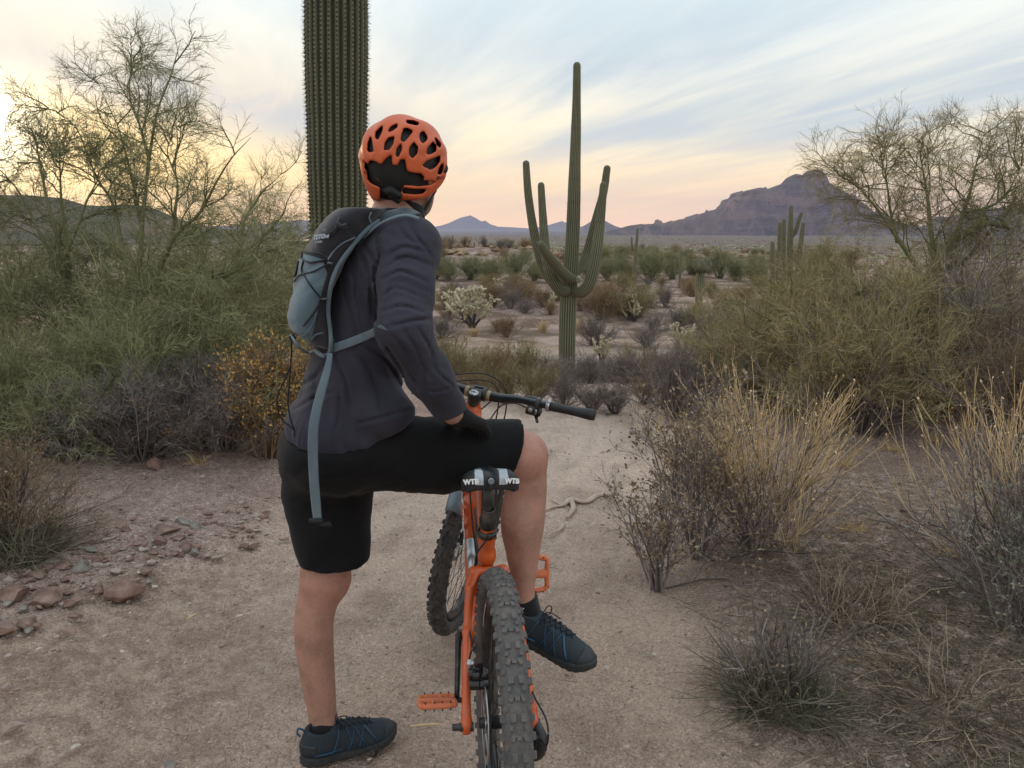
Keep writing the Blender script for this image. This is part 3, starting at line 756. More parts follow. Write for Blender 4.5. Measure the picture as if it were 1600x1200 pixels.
# ---- shorts
thD = nrm(kneeR-hipR); hemR = v(800, 700, 2.15); lgD = nrm(kneeL-hipL); hemL = v(526, 872, 2.10)
def shorts(p):
    t = torso(p, .006); t = np.maximum(t, p[:, 2]-(T_c[1][2]+.02))
    t = smin(t, ell(p, PC+A3(-.018, 0, -.035), (.136, .172, .105), [Fw, Rt, UP]), .04)
    a = chain(p, [hipL+A3(-.012, 0, -.02), hipL*.62+kneeL*.38+A3(-.006, 0, 0), hipL*.4+kneeL*.6+A3(.006, 0, 0), hemL+lgD*.03], [.124, .116, .104, .095], .04)
    b_ = chain(p, [hipR, hipR*.5+kneeR*.5-A3(0, 0, .012), hemR+thD*.03], [.108, .098, .086], .04)
    d = smin(smin(t, a, .05), b_, .05)
    hz_ = hem(p); d += .024*sstep(hz_-.012, hz_+.02, p[:, 2])*sstep(.06, .0, t)
    d += folds(p, A3(.6, 0, -.8), 14, .007, 2)*sstep(hz_+.0, hz_-.06, p[:, 2])
    d += folds(p, A3(1, 0, .1), 11, .006, 7)*sstep(.0, .1, (p-hipR)@thD)
    c1 = np.where(((p-hemL)**2).sum(1) < .06, -(hemL[2]+.03*((p-hemL)@Fw)-p[:, 2])*-1, -1)
    d = np.maximum(d, np.where(p[:, 2] < .68, (hemL[2]-.004+.02*((p-hemL)@Fw))-p[:, 2], -1))
    d = np.maximum(d, np.where(p[:, 0] > -.15, (p-hemR)@nrm(thD+A3(0, 0, -.22)), -1))
    # hollow legs: the cloth stands off the skin
    for (q0, q1, r0) in ((hemL-lgD*.03, hemL+lgD*.08, .080), (hemR-thD*.05, hemR+thD*.08, .077)):
        d = smax(d, -cone(p, q0, q1, r0-.006, r0), .004)
    return d
so_ = sdf_obj('shorts', shorts, (-.64, 1.84, .55), (.10, 2.36, 1.04), .0052, M_short, relax=1); child_of(so_, person)
def hair(p):
    l = (p-HC)@np.array(HM).T
    d = ell(p, hl(0, -.010, .0), (.0795, .101, .108), HM); d = smin(d, cone(p, C7+A3(.005, .01, -.05), hl(0, -.030, -.05), .060, .0585), .02)
    return np.maximum(np.maximum(d, l[:, 1]-.005), -.082-l[:, 2]+.03*np.abs(l[:, 0])/.08+.004*np.sin(l[:, 0]*300))
hr_ = sdf_obj('hair', hair, HC-.15, HC+.15, .004, mat('short_grey_hair', build=speckle((.05, .04, .035), (.15, .13, .12), 90, bump=.6, bscale=400, bdist=.002)), relax=1); child_of(hr_, person)
# ---- gloves, socks
gl = sdf_obj('glove', lambda p: np.maximum(np.minimum(handR(p, .0015), cone(p, wrR, wrR+A3(.012, .01, -.008), .034, .031)), -((p-wrR-nrm(knR-wrR)*.004)@nrm(knR-wrR))), np.minimum(wrR, knR)-.13, np.maximum(wrR, knR)+.11, .0028, M_glove); child_of(gl, person)
gl = sdf_obj('glove', lambda p: np.maximum(handL(p, .0015), -((p-wrL)@nrm(A3(-.45, .7, .02)))), wrL-.13, wrL+.13, .0035, M_glove); child_of(gl, person)
def sock(p, a, f, ra):
    d = nrm(f-a); s0 = a+d*.012
    return np.maximum(cone(p, s0, f, ra+.003, .042), -((p-s0)@d)+.004*np.sin(p[:, 0]*60))
kL = sdf_obj('sock', lambda p: sock(p, ankL+A3(0, 0, -.018), footL+A3(.0, 0, .005), .037), footL-.07, ankL+.06, .003, M_sock); child_of(kL, person)
kR = sdf_obj('sock', lambda p: sock(p, ankR+A3(0, 0, -.005), footR+A3(.004, 0, -.01), .033), footR-.07, ankR+.06, .003, M_sock); child_of(kR, person)
M_white = mat('white_print', (.75, .75, .75), .6)
M_cream = mat('reflective_grey', (.42, .46, .50), .45)
# small hooked white mark on the sock
sw = [v(806+q[0], 951+q[1], 2.1085) for q in ((0, 0), (3, 3), (8, 3), (13, -1))]
sp_ = Geo().addm(*tube([list(q) for q in sw], [.0012, .002, .002, .0008], 6, 4)).obj('sock_mark', M_white); child_of(sp_, person); 
# neck edge of the shirt
# ---- shoes (local: +x to the toe, z up, heel at 0)
def shoe_mats():
    def up(t, b):
        v_ = t.add('ShaderNodeTexCoord').outputs['Object']
        vo = t.add('ShaderNodeTexVoronoi', {'Vector': v_, 'Scale': 520})
        c = t.mix(t.smooth(vo.outputs['Distance'], .2, .5), (.006, .010, .016), (.020, .032, .044))
        t.put(b.inputs['Base Color'], c); b.inputs['Roughness'].default_value = .75
        bp = t.add('ShaderNodeBump', {'Height': vo.outputs['Distance'], 'Strength': .5, 'Distance': .001}); t.put(b.inputs['Normal'], bp.outputs[0])
    return mat('shoe_mesh', build=up), mat('shoe_sole', build=speckle((.018, .020, .022), (.04, .042, .045), 30, bump=.3, bscale=200, bdist=.001), rough=.8), \
        mat('shoe_overlay', (.02, .075, .15), .45), mat('shoe_toe', (.022, .027, .034), .6), mat('shoe_lace', (.012, .018, .03), .8)
SHM = shoe_mats()
def outline(x):
    xs = [-.005, 0, .01, .05, .10, .15, .20, .235, .262, .28, .288]; ws = [.0, .018, .029, .036, .034, .039, .047, .047, .038, .022, 0]
    return np.interp(x, xs, ws)
def upper(p):
    w_ = np.interp(p[:, 0], [-.01, .03, .10, .2, .25, .29], [.0, .0, .002, .004, .006, .008])
    q = p-np.stack([0*w_, w_, 0*w_], 1)
    d = ell(q, (.052, 0, .052), (.056, .036, .055))
    d = smin(d, ell(q, (.13, 0, .042), (.09, .040, .048)), .03)
    d = smin(d, ell(q, (.205, 0, .030), (.076, .046, .036)), .03)
    d = smin(d, cone(q, (.060, 0, .06), (.052, 0, .094), .040, .037), .02)
    d = smin(d, cone(q, (.10, 0, .085), (.145, 0, .072), .018, .016), .03)      # tongue
    d = np.maximum(d, .012-p[:, 2]); d = np.maximum(d, p[:, 2]-(.100-.10*(p[:, 0]-.03)+.10*np.maximum(.02-p[:, 0], 0)))
    return smax(d, -cone(p, (.056, 0, .075), (.056, 0, .14), .028, .032), .006)
def sole(p):
    c = np.interp(p[:, 0], [-.01, .03, .10, .2, .25, .29], [.0, .0, .002, .004, .006, .008])
    d = np.abs(p[:, 1]-c)-outline(p[:, 0])*1.06
    d = np.maximum(np.maximum(d, -p[:, 0]-.006), p[:, 0]-.291)*.8
    top = .030-.008*np.sin(np.clip(p[:, 0]/.28, 0, 1)*pi)+.010*sstep(.22, .29, p[:, 0])
    bot = .002*np.maximum(np.sin(p[:, 0]*2*pi/.021), -.2)+.018*sstep(.21, .30, p[:, 0])**1.5
    return smax(smax(d, p[:, 2]-top, .006), bot-p[:, 2], .003)
def make_shoe(heel, toe, roll, mirror, nm='shoe', lift=None):
    heel = np.array(heel); toe = np.array(toe); x = nrm(toe-heel); up0 = np.array(roll, float); y = nrm(np.cross(up0, x)); z = np.cross(x, y)
    M = np.stack([x, y*mirror, z], 1)
    root = None
    lo, hi = (-.02, -.065, -.006), (.31, .068, .12)
    def put(V, Fs):
        V = V@M.T+heel
        if mirror < 0: Fs = [f[:, ::-1] for f in Fs]
        return V, Fs
    up = Geo().addm(*put(*surf(upper, lo, hi, .0032))).obj(nm, SHM[0])
    s = Geo().addm(*put(*surf(sole, lo, hi, .0032))).obj('sole', SHM[1], up)
    toeb = Geo().addm(*put(*surf(lambda p: np.maximum(upper(p)-.0022, .235-p[:, 0]+.25*np.maximum(p[:, 2]-.02, 0)), lo, hi, .0032))).obj('toe_cap', SHM[3], up)
    hc = Geo().addm(*put(*surf(lambda p: np.maximum(np.maximum(upper(p)-.002, p[:, 0]-.035), np.abs(p[:, 2]-.052)-.016), lo, hi, .0034))).obj('heel_counter', SHM[3], up)
    # overlays and laces follow the upper
    def onto(x_, a):                                     # point on the upper at length x_ and angle a from vertical
        o = A3(x_, 0, .03); dr = A3(0, sin(a), cos(a)); t = np.linspace(0, .1, 60)
        q = o+dr*t[:, None]; dd = upper(q); k = np.argmax(dd > 0); return o+dr*(t[k]+.001)
    g = Geo()
    for s_ in (-1, 1):
        for i, (x0, x1) in enumerate(((.105, .075), (.125, .150), (.150, .125), (.150, .180), (.178, .155), (.180, .215))):
            pts = [onto(x0+(x1-x0)*k, s_*(.35+1.25*k)) for k in np.linspace(0, 1, 6)]
            g.addm(*tubes(np.array(pts)[None], np.full((1, 6), .0034), 6, True, .35))
        pts = [onto(x0, s_*1.35) for x0 in np.linspace(.03, .11, 6)]; g.addm(*tubes(np.array(pts)[None], np.full((1, 6), .004), 6, True, .35))
    V, Fs = put(np.concatenate(g.v), [np.concatenate(g.f4), np.concatenate(g.f3)]); Geo().addm(V, Fs).obj('overlay', SHM[2], up)
    g = Geo()
    for i in range(6):
        x0 = .105+i*.017; a0 = .36-.012*i
        for s_ in (-1, 1):
            pts = [onto(x0+.017*k if s_ > 0 else x0+.017*(1-k), a0*(1-2*k))+A3(0, 0, .002) for k in np.linspace(0, 1, 5)]
            g.addm(*tubes(np.array(pts)[None], np.full((1, 5), .0019), 5, True))
    lace_main = g; g = Geo()
    for s_ in (-1, 1):
        b = onto(.102, 0)+A3(0, 0, .003)
        g.addm(*tube([b, b+A3(.005, s_*.018, .022), b+A3(.012, s_*.038, .010), b+A3(.012, s_*.030, -.008), b+A3(.004, s_*.008, .002)], .0017, 5, 5))
        g.addm(*tube([b, b+A3(.012, s_*.012, .008), b+A3(.03, s_*.030, -.004), b+A3(.045, s_*.036, -.012)], .0017, 5, 5))
    V, Fs = put(*tube([A3(-.001, 0, .088), A3(-.009, 0, .100), A3(-.006, 0, .113), A3(.006, 0, .108), A3(.012, 0, .096)], .003, 6, 4)); Geo().addm(V, Fs).obj('pull_tab', SHM[2], up)
    V, Fs = put(np.concatenate(g.v), [np.concatenate(g.f4), np.concatenate(g.f3)]); Geo().addm(V, Fs).obj('lace_bow', SHM[4], up)
    V, Fs = put(np.concatenate(lace_main.v), [np.concatenate(lace_main.f4), np.concatenate(lace_main.f3)]); Geo().addm(V, Fs).obj('lace', SHM[4], up)
    child_of(up, person); return up
make_shoe(A3(-.602, 2.045, .0), A3(-.350, 2.175, .0), (0, 0, 1), 1)
hR_ = v(789, 984, 2.165); tR_ = v(893, 1031, 2.075)
make_shoe(hR_, tR_, nrm(A3(.10, -.10, 1)), -1)
bpy.context.view_layer.update()

# ================================================================ BICYCLE  (local: x right, y forward, z up)
def text_mesh(s, size, o, xd, yd, ext=.0006, bold=0.0):
    cu = bpy.data.curves.new('lettering', 'FONT'); cu.body = s; cu.size = size; cu.extrude = ext/2; cu.align_x = 'CENTER'; cu.align_y = 'CENTER'
    cu.offset = bold; cu.resolution_u = 2
    ob = bpy.data.objects.new('lettering', cu); COL.objects.link(ob); bpy.context.view_layer.update()
    me = bpy.data.meshes.new_from_object(ob.evaluated_get(bpy.context.evaluated_depsgraph_get()))
    bpy.data.objects.remove(ob); bpy.data.curves.remove(cu)
    xd = nrm(np.array(xd, float)); yd = np.array(yd, float); zd = nrm(np.cross(xd, yd)); yd = np.cross(zd, xd)
    M = Matrix(((xd[0], yd[0], zd[0], o[0]), (xd[1], yd[1], zd[1], o[1]), (xd[2], yd[2], zd[2], o[2]), (0, 0, 0, 1)))
    me.transform(M); me.name = 'lettering'; return me
bike = empty('bicycle', (-.034, 1.70, gz(-.04, 1.70)-.008), label='orange mountain bicycle standing under the rider, front wheel turned to the right', cat='bicycle')
bike.rotation_euler = (0, R(1.0), R(7.4))
def paint(c, rough=.35, coat=.3, dust=.25):
    def f(t, b):
        v_ = t.add('ShaderNodeTexCoord').outputs['Object']
        n = t.noise(v_, 25, 5, .65); cc = t.mix(t.m('MULTIPLY', t.smooth(n, .5, .75), dust), c, (.26, .19, .14))
        t.put(b.inputs['Base Color'], cc); t.put(b.inputs['Roughness'], t.m('ADD', rough, t.m('MULTIPLY', n, .3))); b.inputs['Coat Weight'].default_value = coat
        b.inputs['Coat Roughness'].default_value = .2
    return f
M_orange = mat('orange_paint', build=paint((.56, .085, .010), .3, .4, .28))
M_blackp = mat('black_paint', build=paint((.012, .012, .014), .3, .2, .3))
M_dark = mat('dark_metal', build=paint((.03, .03, .033), .4, 0, .35), metal=.5)
M_alu = mat('aluminium', (.45, .46, .48), .35, .9)
M_rub = mat('grip_rubber', build=speckle((.014, .014, .015), (.026, .026, .028), 40, bump=.3, bscale=300, bdist=.001), rough=.6)
def tyre_b(dust, base=(.030, .030, .033)):
    def f(t, b):
        v_ = t.add('ShaderNodeTexCoord').outputs['Object']
        n = t.noise(v_, 22, 6, .7); n2 = t.noise(v_, 300, 3, .7)
        c = t.mix(t.m('MULTIPLY', t.smooth(t.m('ADD', n, t.m('MULTIPLY', t.m('SUBTRACT', n2, .5), .5)), .25, .75), dust), base, (.20, .165, .14))
        t.put(b.inputs['Base Color'], c); b.inputs['Roughness'].default_value = .85
        bp = t.add('ShaderNodeBump', {'Height': n2, 'Strength': .3, 'Distance': .001}); t.put(b.inputs['Normal'], bp.outputs[0])
    return f
M_tyre = mat('tyre_rubber', build=tyre_b(.62, (.055, .058, .066))); M_knob = mat('tread_rubber', build=tyre_b(.72, (.07, .074, .084)))
M_tyre2 = mat('front_tyre_rubber', build=tyre_b(.35)); M_knob2 = mat('front_tread_rubber', build=tyre_b(.45))
RA = A3(0, 0, .353)                      # rear axle
FX = A3(0, 1.14, .353)                   # front axle, wheels straight
ax_b = A3(0, 1.103, .337); ax_d = A3(0, -cos(R(66)), sin(R(66))); ST = R(-24)
def steer(V):
    q = V-ax_b; k = ax_d; c, s = cos(ST), sin(ST)
    return ax_b+q*c+np.cross(k, q)*s+np.outer(q@k, k)*(1-c)
class G2(Geo):
    fn = None
    def mesh(s, name):
        if s.fn: s.v = [s.fn(np.concatenate(s.v))]
        return super().mesh(name)
def tube_(a, b, ra, rb=None, sides=16, flat=1.0, ref=None): return tubes(np.array([list(a), list(b)])[None], np.array([[ra, rb if rb else ra]]), sides, True, flat, ref)
def wheel(cen, fn, name, mt, mk_, disc_x, seed):
    rgw = np.random.RandomState(seed); cen = np.array(cen)
    e = bpy.data.objects.new('wheel', None); COL.objects.link(e); e.empty_display_size = .1; e.parent = bike
    def g(): q = G2(); q.fn = fn; return q
    RO, rs, wd = .324, .029, .0305
    sec = [(RO+rs*cos(a)*(1 if cos(a) > 0 else .9), wd*sin(a)) for a in np.linspace(-2.35, 2.35, 21)]
    sec += [(RO-rs*.75, wd*.5*q) for q in (.9, -.9)]
    ty = g().addm(*lathe(sec, cen, (1, 0, 0), 110, True)).obj('tyre', mt, e)
    kn = g(); n = 62
    for i in range(n):
        for kind in range(3):
            th = 2*pi*(i+(.5 if kind == 1 else 0))/n
            rad = A3(0, cos(th), sin(th)); tan_ = A3(0, -sin(th), cos(th)); X_ = A3(1, 0, 0)
            for s_ in (-1, 1):
                if kind == 0: a = .30 if i % 2 else .36; L, Wd, H = (.0185, .0125, .0062) if i % 2 else (.0150, .0105, .0062); yaw = .0 if i % 2 else s_*.5
                elif kind == 1: a = .44 if i % 2 else .80; L, Wd, H = .0105, .0085, .0055; yaw = s_*.35
                else: a = 1.15 if i % 2 else 1.26; L, Wd, H = .0165, .0095, .0075; yaw = 0
                nn_ = nrm(rad*cos(a)+X_*s_*sin(a)); tt = nrm(tan_*cos(yaw)+np.cross(nn_, tan_)*sin(yaw)); bb = np.cross(nn_, tt)
                c = cen+rad*(RO+rs*cos(a))+X_*s_*wd*sin(a)+nn_*H*.35
                h = np.array([(x, y, z) for x in (-1, 1) for y in (-1, 1) for z in (-1, 1)], float)*A3(L/2, Wd/2, H/2)
                h[h[:, 2] > 0, :2] *= .82
                kn.add(h@np.stack([tt, bb, nn_])+c, [(0, 1, 3, 2), (4, 6, 7, 5), (0, 4, 5, 1), (2, 3, 7, 6), (0, 2, 6, 4), (1, 5, 7, 3)])
            if kind == 0 and i % 2 == 0:
                h, _ = box((0, 0, 0), (.0085, .010, .0058)); kn.add(h@np.stack([tan_, X_, rad])+cen+rad*(RO+rs+.001), _[0])
    tag(kn.obj('tread', mk_, ty, smooth=False), kind='stuff')
    rim = g().addm(*lathe([(.300, .0165), (.284, .0165), (.271, .010), (.269, 0), (.271, -.010), (.284, -.0165), (.300, -.0165), (.292, -.012), (.292, .012)], cen, (1, 0, 0), 90, True)).obj('rim', M_blackp, e)
    hb = g().addm(*lathe([(.0, -.05), (.012, -.05), (.014, -.03), (.029, -.028), (.029, -.024), (.015, -.02), (.015, .02), (.029, .024), (.029, .028), (.014, .03), (.012, .05), (0, .05)], cen, (1, 0, 0), 24)).obj('hub', M_dark, e)
    for i in range(32):
        s_ = -1 if i % 2 else 1; th = 2*pi*i/32; thh = th+(.75 if (i//2) % 2 else -.75)
        a = cen+A3(s_*.026, .027*cos(thh), .027*sin(thh)); b = cen+A3(s_*.003, .272*cos(th), .272*sin(th))
        g().addm(*tube_(a, b, .0011, .0011, 5)).obj('spoke', M_dark, e)
    dr = Geo(); q = g(); q.addm(*lathe([(.090, -.001), (.090, .001), (.074, .001), (.074, -.001)], cen+A3(disc_x, 0, 0), (1, 0, 0), 60, True))
    for i in range(6):
        th = i*pi/3; a = cen+A3(disc_x, .02*cos(th), .02*sin(th)); b = cen+A3(disc_x, .076*cos(th+.5), .076*sin(th+.5)); q.addm(*tube_(a, b, .006, .004, 6, .25, (1, 0, 0)))
    q.addm(*lathe([(0, -.001), (.024, -.001), (.024, .001), (0, .001)], cen+A3(disc_x, 0, 0), (1, 0, 0), 24)).obj('brake_disc', M_alu, e)
    # white print on the rim side
    for k in range(4):
        for s_ in (-1, 1):
            th = k*pi/2+.4; P_ = [cen+A3(s_*.0172, .2825*cos(th+d), .2825*sin(th+d)) for d in np.linspace(0, .42, 9)]
            g().addm(*tubes(np.array(P_)[None], np.full((1, 9), .0042), 4, False, .1, (1, 0, 0))).obj('rim_stripe', M_white, rim)
    return e
wheel(RA, None, 'rear', M_tyre, M_knob, -.036, 1)
wheel(FX, steer, 'front', M_tyre2, M_knob2, -.036, 2)
BB = A3(0, .44, .345)
# ---- main frame
def fr(p):
    q = p.copy(); q[:, 0] *= 1.0
    dt = [A3(0, .876, .862), A3(0, .70, .63), A3(0, .52, .40), BB]
    qq = p*A3(.86, 1, 1)
    d = chain(qq, dt, [.030, .036, .036, .038], .02)
    d = smin(d, chain(p, [A3(0, .846, .905), A3(0, .60, .80), A3(0, .37, .66), A3(0, .315, .63)], [.027, .022, .020, .018], .02), .02)
    d = smin(d, cone(p, BB, A3(-.006, .296, .716), .024, .0195), .02)
    d = smin(d, cone(p, A3(0, .842, .935), A3(0, .875, .862), .024, .028), .012)
    d = smin(d, cone(p, BB-A3(.036, 0, 0), BB+A3(.036, 0, 0), .026, .026), .01)
    return d
frame = sdf_obj('frame', fr, (-.06, .20, .27), (.06, .95, 1.0), .0038, M_orange, bike)
# rear triangle
def rt(p):
    d = None
    q = p*A3(1, 1, 1)
    for s_ in (-1, 1):
        a = chain(p, [A3(s_*.034, .300, .600), A3(s_*.054, .255, .575), A3(s_*.068, .16, .50), A3(s_*.079, .02, .370), A3(s_*.080, 0, .338)], [.012, .012, .0105, .0105, .0125], .008)
        b = chain(p, [A3(s_*.030, .385, .375), A3(s_*.058, .32, .365), A3(s_*.072, .12, .36), A3(s_*.079, 0, .350)], [.014, .012, .011, .012], .008)
        c = cone(p, A3(s_*.040, .30, .60), A3(s_*.030, .385, .50), .013, .012)
        a = smin(smin(a, b, .01), c, .01); d = a if d is None else np.minimum(d, a)
    d = smin(d, cone(p, A3(-.04, .300, .600), A3(.04, .300, .600), .012, .012), .01)
    return smin(d, cone(p, A3(-.035, .385, .375), A3(.035, .385, .375), .014, .014), .01)
rear = sdf_obj('rear_triangle', rt, (-.11, -.04, .32), (.11, .43, .64), .0034, M_orange, bike)
for s_ in (-1, 1):
    Geo().addm(*lathe([(0, .012), (.010, .012), (.011, 0), (.011, -.02)], A3(s_*.083, 0, .345), (s_, 0, 0), 16)).obj('axle_cap', M_blackp, rear)
Geo().addm(*lathe([(0, .03), (.008, .03), (.009, .0), (.009, -.02)], A3(-.083, 0, .346), (-1, 0, 0), 16)).obj('axle_lever', M_blackp, rear)
# phoenix mark on the seat tube and letters on the down tube
g = Geo(); c0 = A3(0, .318, .600); uy = nrm(A3(0, -.144, .371)); ux = A3(1, 0, 0); nn = nrm(np.cross(ux, uy))
def flame(pts, w_): return tubes(smooth_path([c0+ux*a+uy*b+nn*.0225*cos(a*45) for a, b in pts], 4)[None], np.concatenate([np.linspace(.0006, w_, 2*(len(pts)-1)), np.linspace(w_, .0005, 4*(len(pts)-1)+1-2*(len(pts)-1))])[None], 5, True, .35, nn)
for pts in ([(-.011, .010), (-.012, -.002), (-.004, -.010), (.006, -.006), (.011, .004)], [(-.005, .011), (-.006, .001), (.0, -.004), (.008, .001)], [(.002, .010), (.001, .004), (.006, .001)], [(-.012, -.002), (-.002, -.013), (.010, -.010)]):
    g.addm(*flame(pts, .0030))
g.obj('bird_mark', M_blackp, frame)
dtd = nrm(A3(0, .885, .862)-A3(0, .52, .40))
for s_ in (-1, 1):
    link('lettering', text_mesh('PIVOT', .095, A3(s_*.0425, .70, .632), (0, s_*dtd[1], s_*dtd[2]) if s_ > 0 else -dtd, (0, -dtd[2], dtd[1]) if s_ > 0 else (0, -dtd[2], dtd[1]), .001, .003), frame, M_white, False)
# ---- shock
Geo().addm(*tube_((-.0, .385, .50), (0, .56, .60), .0215)).addm(*tube_((0, .56, .60), (0, .64, .65), .012)).obj('shock', M_dark, bike)
Geo().addm(*tube_((-.034, .40, .545), (-.034, .50, .605), .014)).obj('shock_reservoir', M_alu, bike)
# ---- seat post and saddle
sd_ = nrm(A3(0, -.144, .371)); st0 = A3(-.006, .296, .716)
g = Geo(); g.addm(*tube_(st0-sd_*.02, A3(-.010, .250, .862), .0155)).addm(*lathe([(.0155, .0), (.021, .002), (.0225, .006), (.0225, .030), (.020, .034), (.019, .060), (.0155, .064)], st0+sd_*.012, sd_, 24))
sp0 = g.obj('seatpost', M_blackp, bike)
Geo().addm(*lathe([(.021, -.014), (.0265, -.013), (.0265, .004), (.021, .006)], st0, sd_, 24)).addm(*tube_(st0+A3(.0, -.03, -.004), st0+A3(.02, -.024, -.004), .006)).obj('seat_clamp', M_blackp, bike)
Geo().addm(*box((-.010, .254, .868), (.046, .034, .020), bev=.006)).addm(*tube_((-.034, .232, .864), (.012, .232, .864), .006)).obj('rail_clamp', M_blackp, sp0)
# a cable loop by the seat tube, a hose along the left stay
Geo().addm(*tube([A3(-.012, .262, .70), A3(-.034, .275, .66), A3(-.036, .31, .60), A3(-.02, .36, .55)], .0025, 8, 6)).obj('cable', M_rub, bike)
def sad(p):
    y = p[:, 1]; hw = np.interp(y, [.118, .128, .150, .175, .22, .27, .33, .39, .402], [.040, .060, .0715, .069, .048, .031, .022, .017, .008])
    top = np.interp(y, [.11, .14, .19, .27, .35, .40], [.910, .9235, .914, .893, .880, .868])-.30*np.maximum(np.abs(p[:, 0])-.045, 0)-1.7*p[:, 0]**2+.006*np.exp(-((np.abs(p[:, 0])-.045)/.018)**2)*sstep(.2, .14, y)-.006*np.exp(-(p[:, 0]/.010)**2)*sstep(.33, .28, y)
    thick = np.interp(y, [.11, .15, .22, .40], [.034, .036, .026, .024])+.02*np.exp(-((np.abs(p[:, 0])-.052)/.022)**2)*sstep(.22, .15, y)*.4
    d = np.abs(p[:, 0])-hw; d = smax(d*.8, p[:, 2]-top, .012); d = smax(d, (top-thick)-p[:, 2], .008)
    # notch in the middle of the tail
    d = smax(d, -(ell(p, (0, .108, .905), (.013, .022, .05))), .008)
    return smax(smax(d, .118-y, .01), y-.402, .01)
saddle = sdf_obj('saddle', sad, (-.085, .10, .83), (.085, .415, .945), .0028, mat('saddle_cover', build=cloth_b((.012, .012, .014), (.018, .018, .02), rough=.5, sheen=0)), bike)
M_silv = mat('saddle_panel', (.40, .45, .50), .35)
for s_ in (-1, 1):
    link('lettering', text_mesh('WTB', .0165, A3(s_*.0495, .1165, .9045), (1, s_*.20, -s_*.12), (.18, .25, 1), .004, .0009), saddle, M_white, False)
    g = Geo(); P_ = [(s_*.020, .1195, .9200), (s_*.040, .1205, .9225), (s_*.032, .175, .9235), (s_*.017, .165, .9185)]
    pan = sdf_obj('side_panel', lambda p: np.maximum(np.abs(sad(p))-.0015, poly_sdf(p[:, :2], [(s_*.018, .10), (s_*.043, .10), (s_*.036, .19), (s_*.020, .20)])), (-.06, .11, .895), (.06, .21, .935), .0022, M_silv, saddle, relax=0)
g = Geo().addm(*lathe([(0, .001), (.0075, .001), (.0078, -.004)], A3(0, .123, .902), (0, -1, .1), 20)).obj('round_badge', M_silv, saddle)
for a in (0, 1, 2): Geo().addm(*lathe([(.0018+.002*a, .0), (.0026+.002*a, .0012), (.003+.002*a, 0)], A3(0, .1222, .902), (0, -1, .1), 16)).obj('badge_ring', M_blackp, saddle)
for s_ in (-1, 1):
    Geo().addm(*tube([A3(s_*.030, .135, .892), A3(s_*.024, .17, .878), A3(s_*.022, .25, .866), A3(s_*.016, .33, .862), A3(s_*.012, .375, .858)], .0035, 8, 5)).obj('rail', M_dark, saddle)
for o_ in (saddle,): o_.location = (-.012, .028, -.006)
# ---- fork, mudguard, stem, bar: all turned with the wheel
def g(): q = G2(); q.fn = steer; return q
crown = ax_b+ax_d*.56; fo = nrm(A3(0, ax_d[2], -ax_d[1]))
fork = g()
for s_ in (-1, 1):
    f0 = FX+A3(s_*.058, -.0, 0); f1 = f0+ax_d*.37-fo*.004; f2 = f0+ax_d*.53-fo*.004
    fork.addm(*tube([f0-ax_d*.02, f0+ax_d*.05, f0+ax_d*.2, f1], [.017, .021, .024, .0255], 14, 5))
    fork.addm(*tube_(f1, f2+ax_d*.02, .0175))
fork.addm(*tube([crown+A3(-.068, 0, 0)+fo*.03, crown+A3(-.03, 0, .012), crown+A3(0, 0, .016), crown+A3(.03, 0, .012), crown+A3(.068, 0, 0)+fo*.03], .024, 14, 4))
fork.addm(*tube([FX+ax_d*.39+A3(-.058, .03, 0), FX+ax_d*.43+A3(-.03, .04, .02), FX+ax_d*.43+A3(.03, .04, .02), FX+ax_d*.40+A3(.058, .03, 0)], .014, 10, 4))
fork.addm(*tube_(crown, ax_b+ax_d*.70, .016))
fko = fork.obj('fork', M_blackp, bike)
for s_ in (-1, 1):
    me = text_mesh('FLOAT', .022, FX+A3(s_*.058+.0, -.0262, 0)+ax_d*.24-fo*.0, ax_d, (1, 0, 0), .001, .0004)
    V = np.empty(len(me.vertices)*3, np.float32); me.vertices.foreach_get('co', V); me.vertices.foreach_set('co', steer(V.reshape(-1, 3).astype(float)).astype(np.float32).ravel())
    link('lettering', me, fko, M_orange, False)
pr = []; rows = np.linspace(R(70), R(146), 20)
for k, th in enumerate(rows):
    wv = .041*np.interp(k, [0, 5, 14, 19], [.75, 1, 1, .7]); row = []
    for u in np.linspace(-1, 1, 9):
        rad_ = .388-.022*u*u; row.append(FX+A3(u*wv, rad_*cos(th), rad_*sin(th)))
    pr.append(row)
pr = np.array(pr); n_, m_ = pr.shape[:2]; i_ = np.arange(n_-1)[:, None]*m_; j_ = np.arange(m_-1)[None]
Fq = np.stack([i_+j_, i_+j_+1, i_+m_+j_+1, i_+m_+j_], -1).reshape(-1, 4)
q = g(); q.add(pr.reshape(-1, 3), Fq); mgo = q.obj('mudguard', mat('mudguard_plastic', (.15, .20, .235), .38), bike)
sm_ = mgo.modifiers.new('thick', 'SOLIDIFY'); sm_.thickness = .0025
stt = ax_b+ax_d*.682; barc = stt+fo*.045-ax_d*.012
s3 = g(); s3.addm(*lathe([(0, .028), (.0165, .028), (.019, .024), (.019, -.040), (.0205, -.052), (.0205, -.056), (.016, -.058)], stt-ax_d*.006, ax_d, 24))
s3.addm(*box(stt+fo*.024-ax_d*.012, (.036, .034, .034), np.stack([A3(1, 0, 0), fo, ax_d], 1), .006))
for s_ in (-1, 1): s3.addm(*lathe([(.0168, -.007), (.0215, -.006), (.0215, .006), (.0168, .007)], barc+A3(s_*.021, 0, 0), (1, 0, 0), 22, True))
s3.addm(*box(barc+fo*.018, (.052, .010, .034), np.stack([A3(1, 0, 0), fo, ax_d], 1), .003))
stem = s3.obj('stem', M_blackp, bike)
q = g(); q.addm(*lathe([(0, .0015), (.0145, .001), (.0155, -.003)], stt+ax_d*.022, ax_d, 24)); cap = q.obj('top_cap', M_alu, stem)
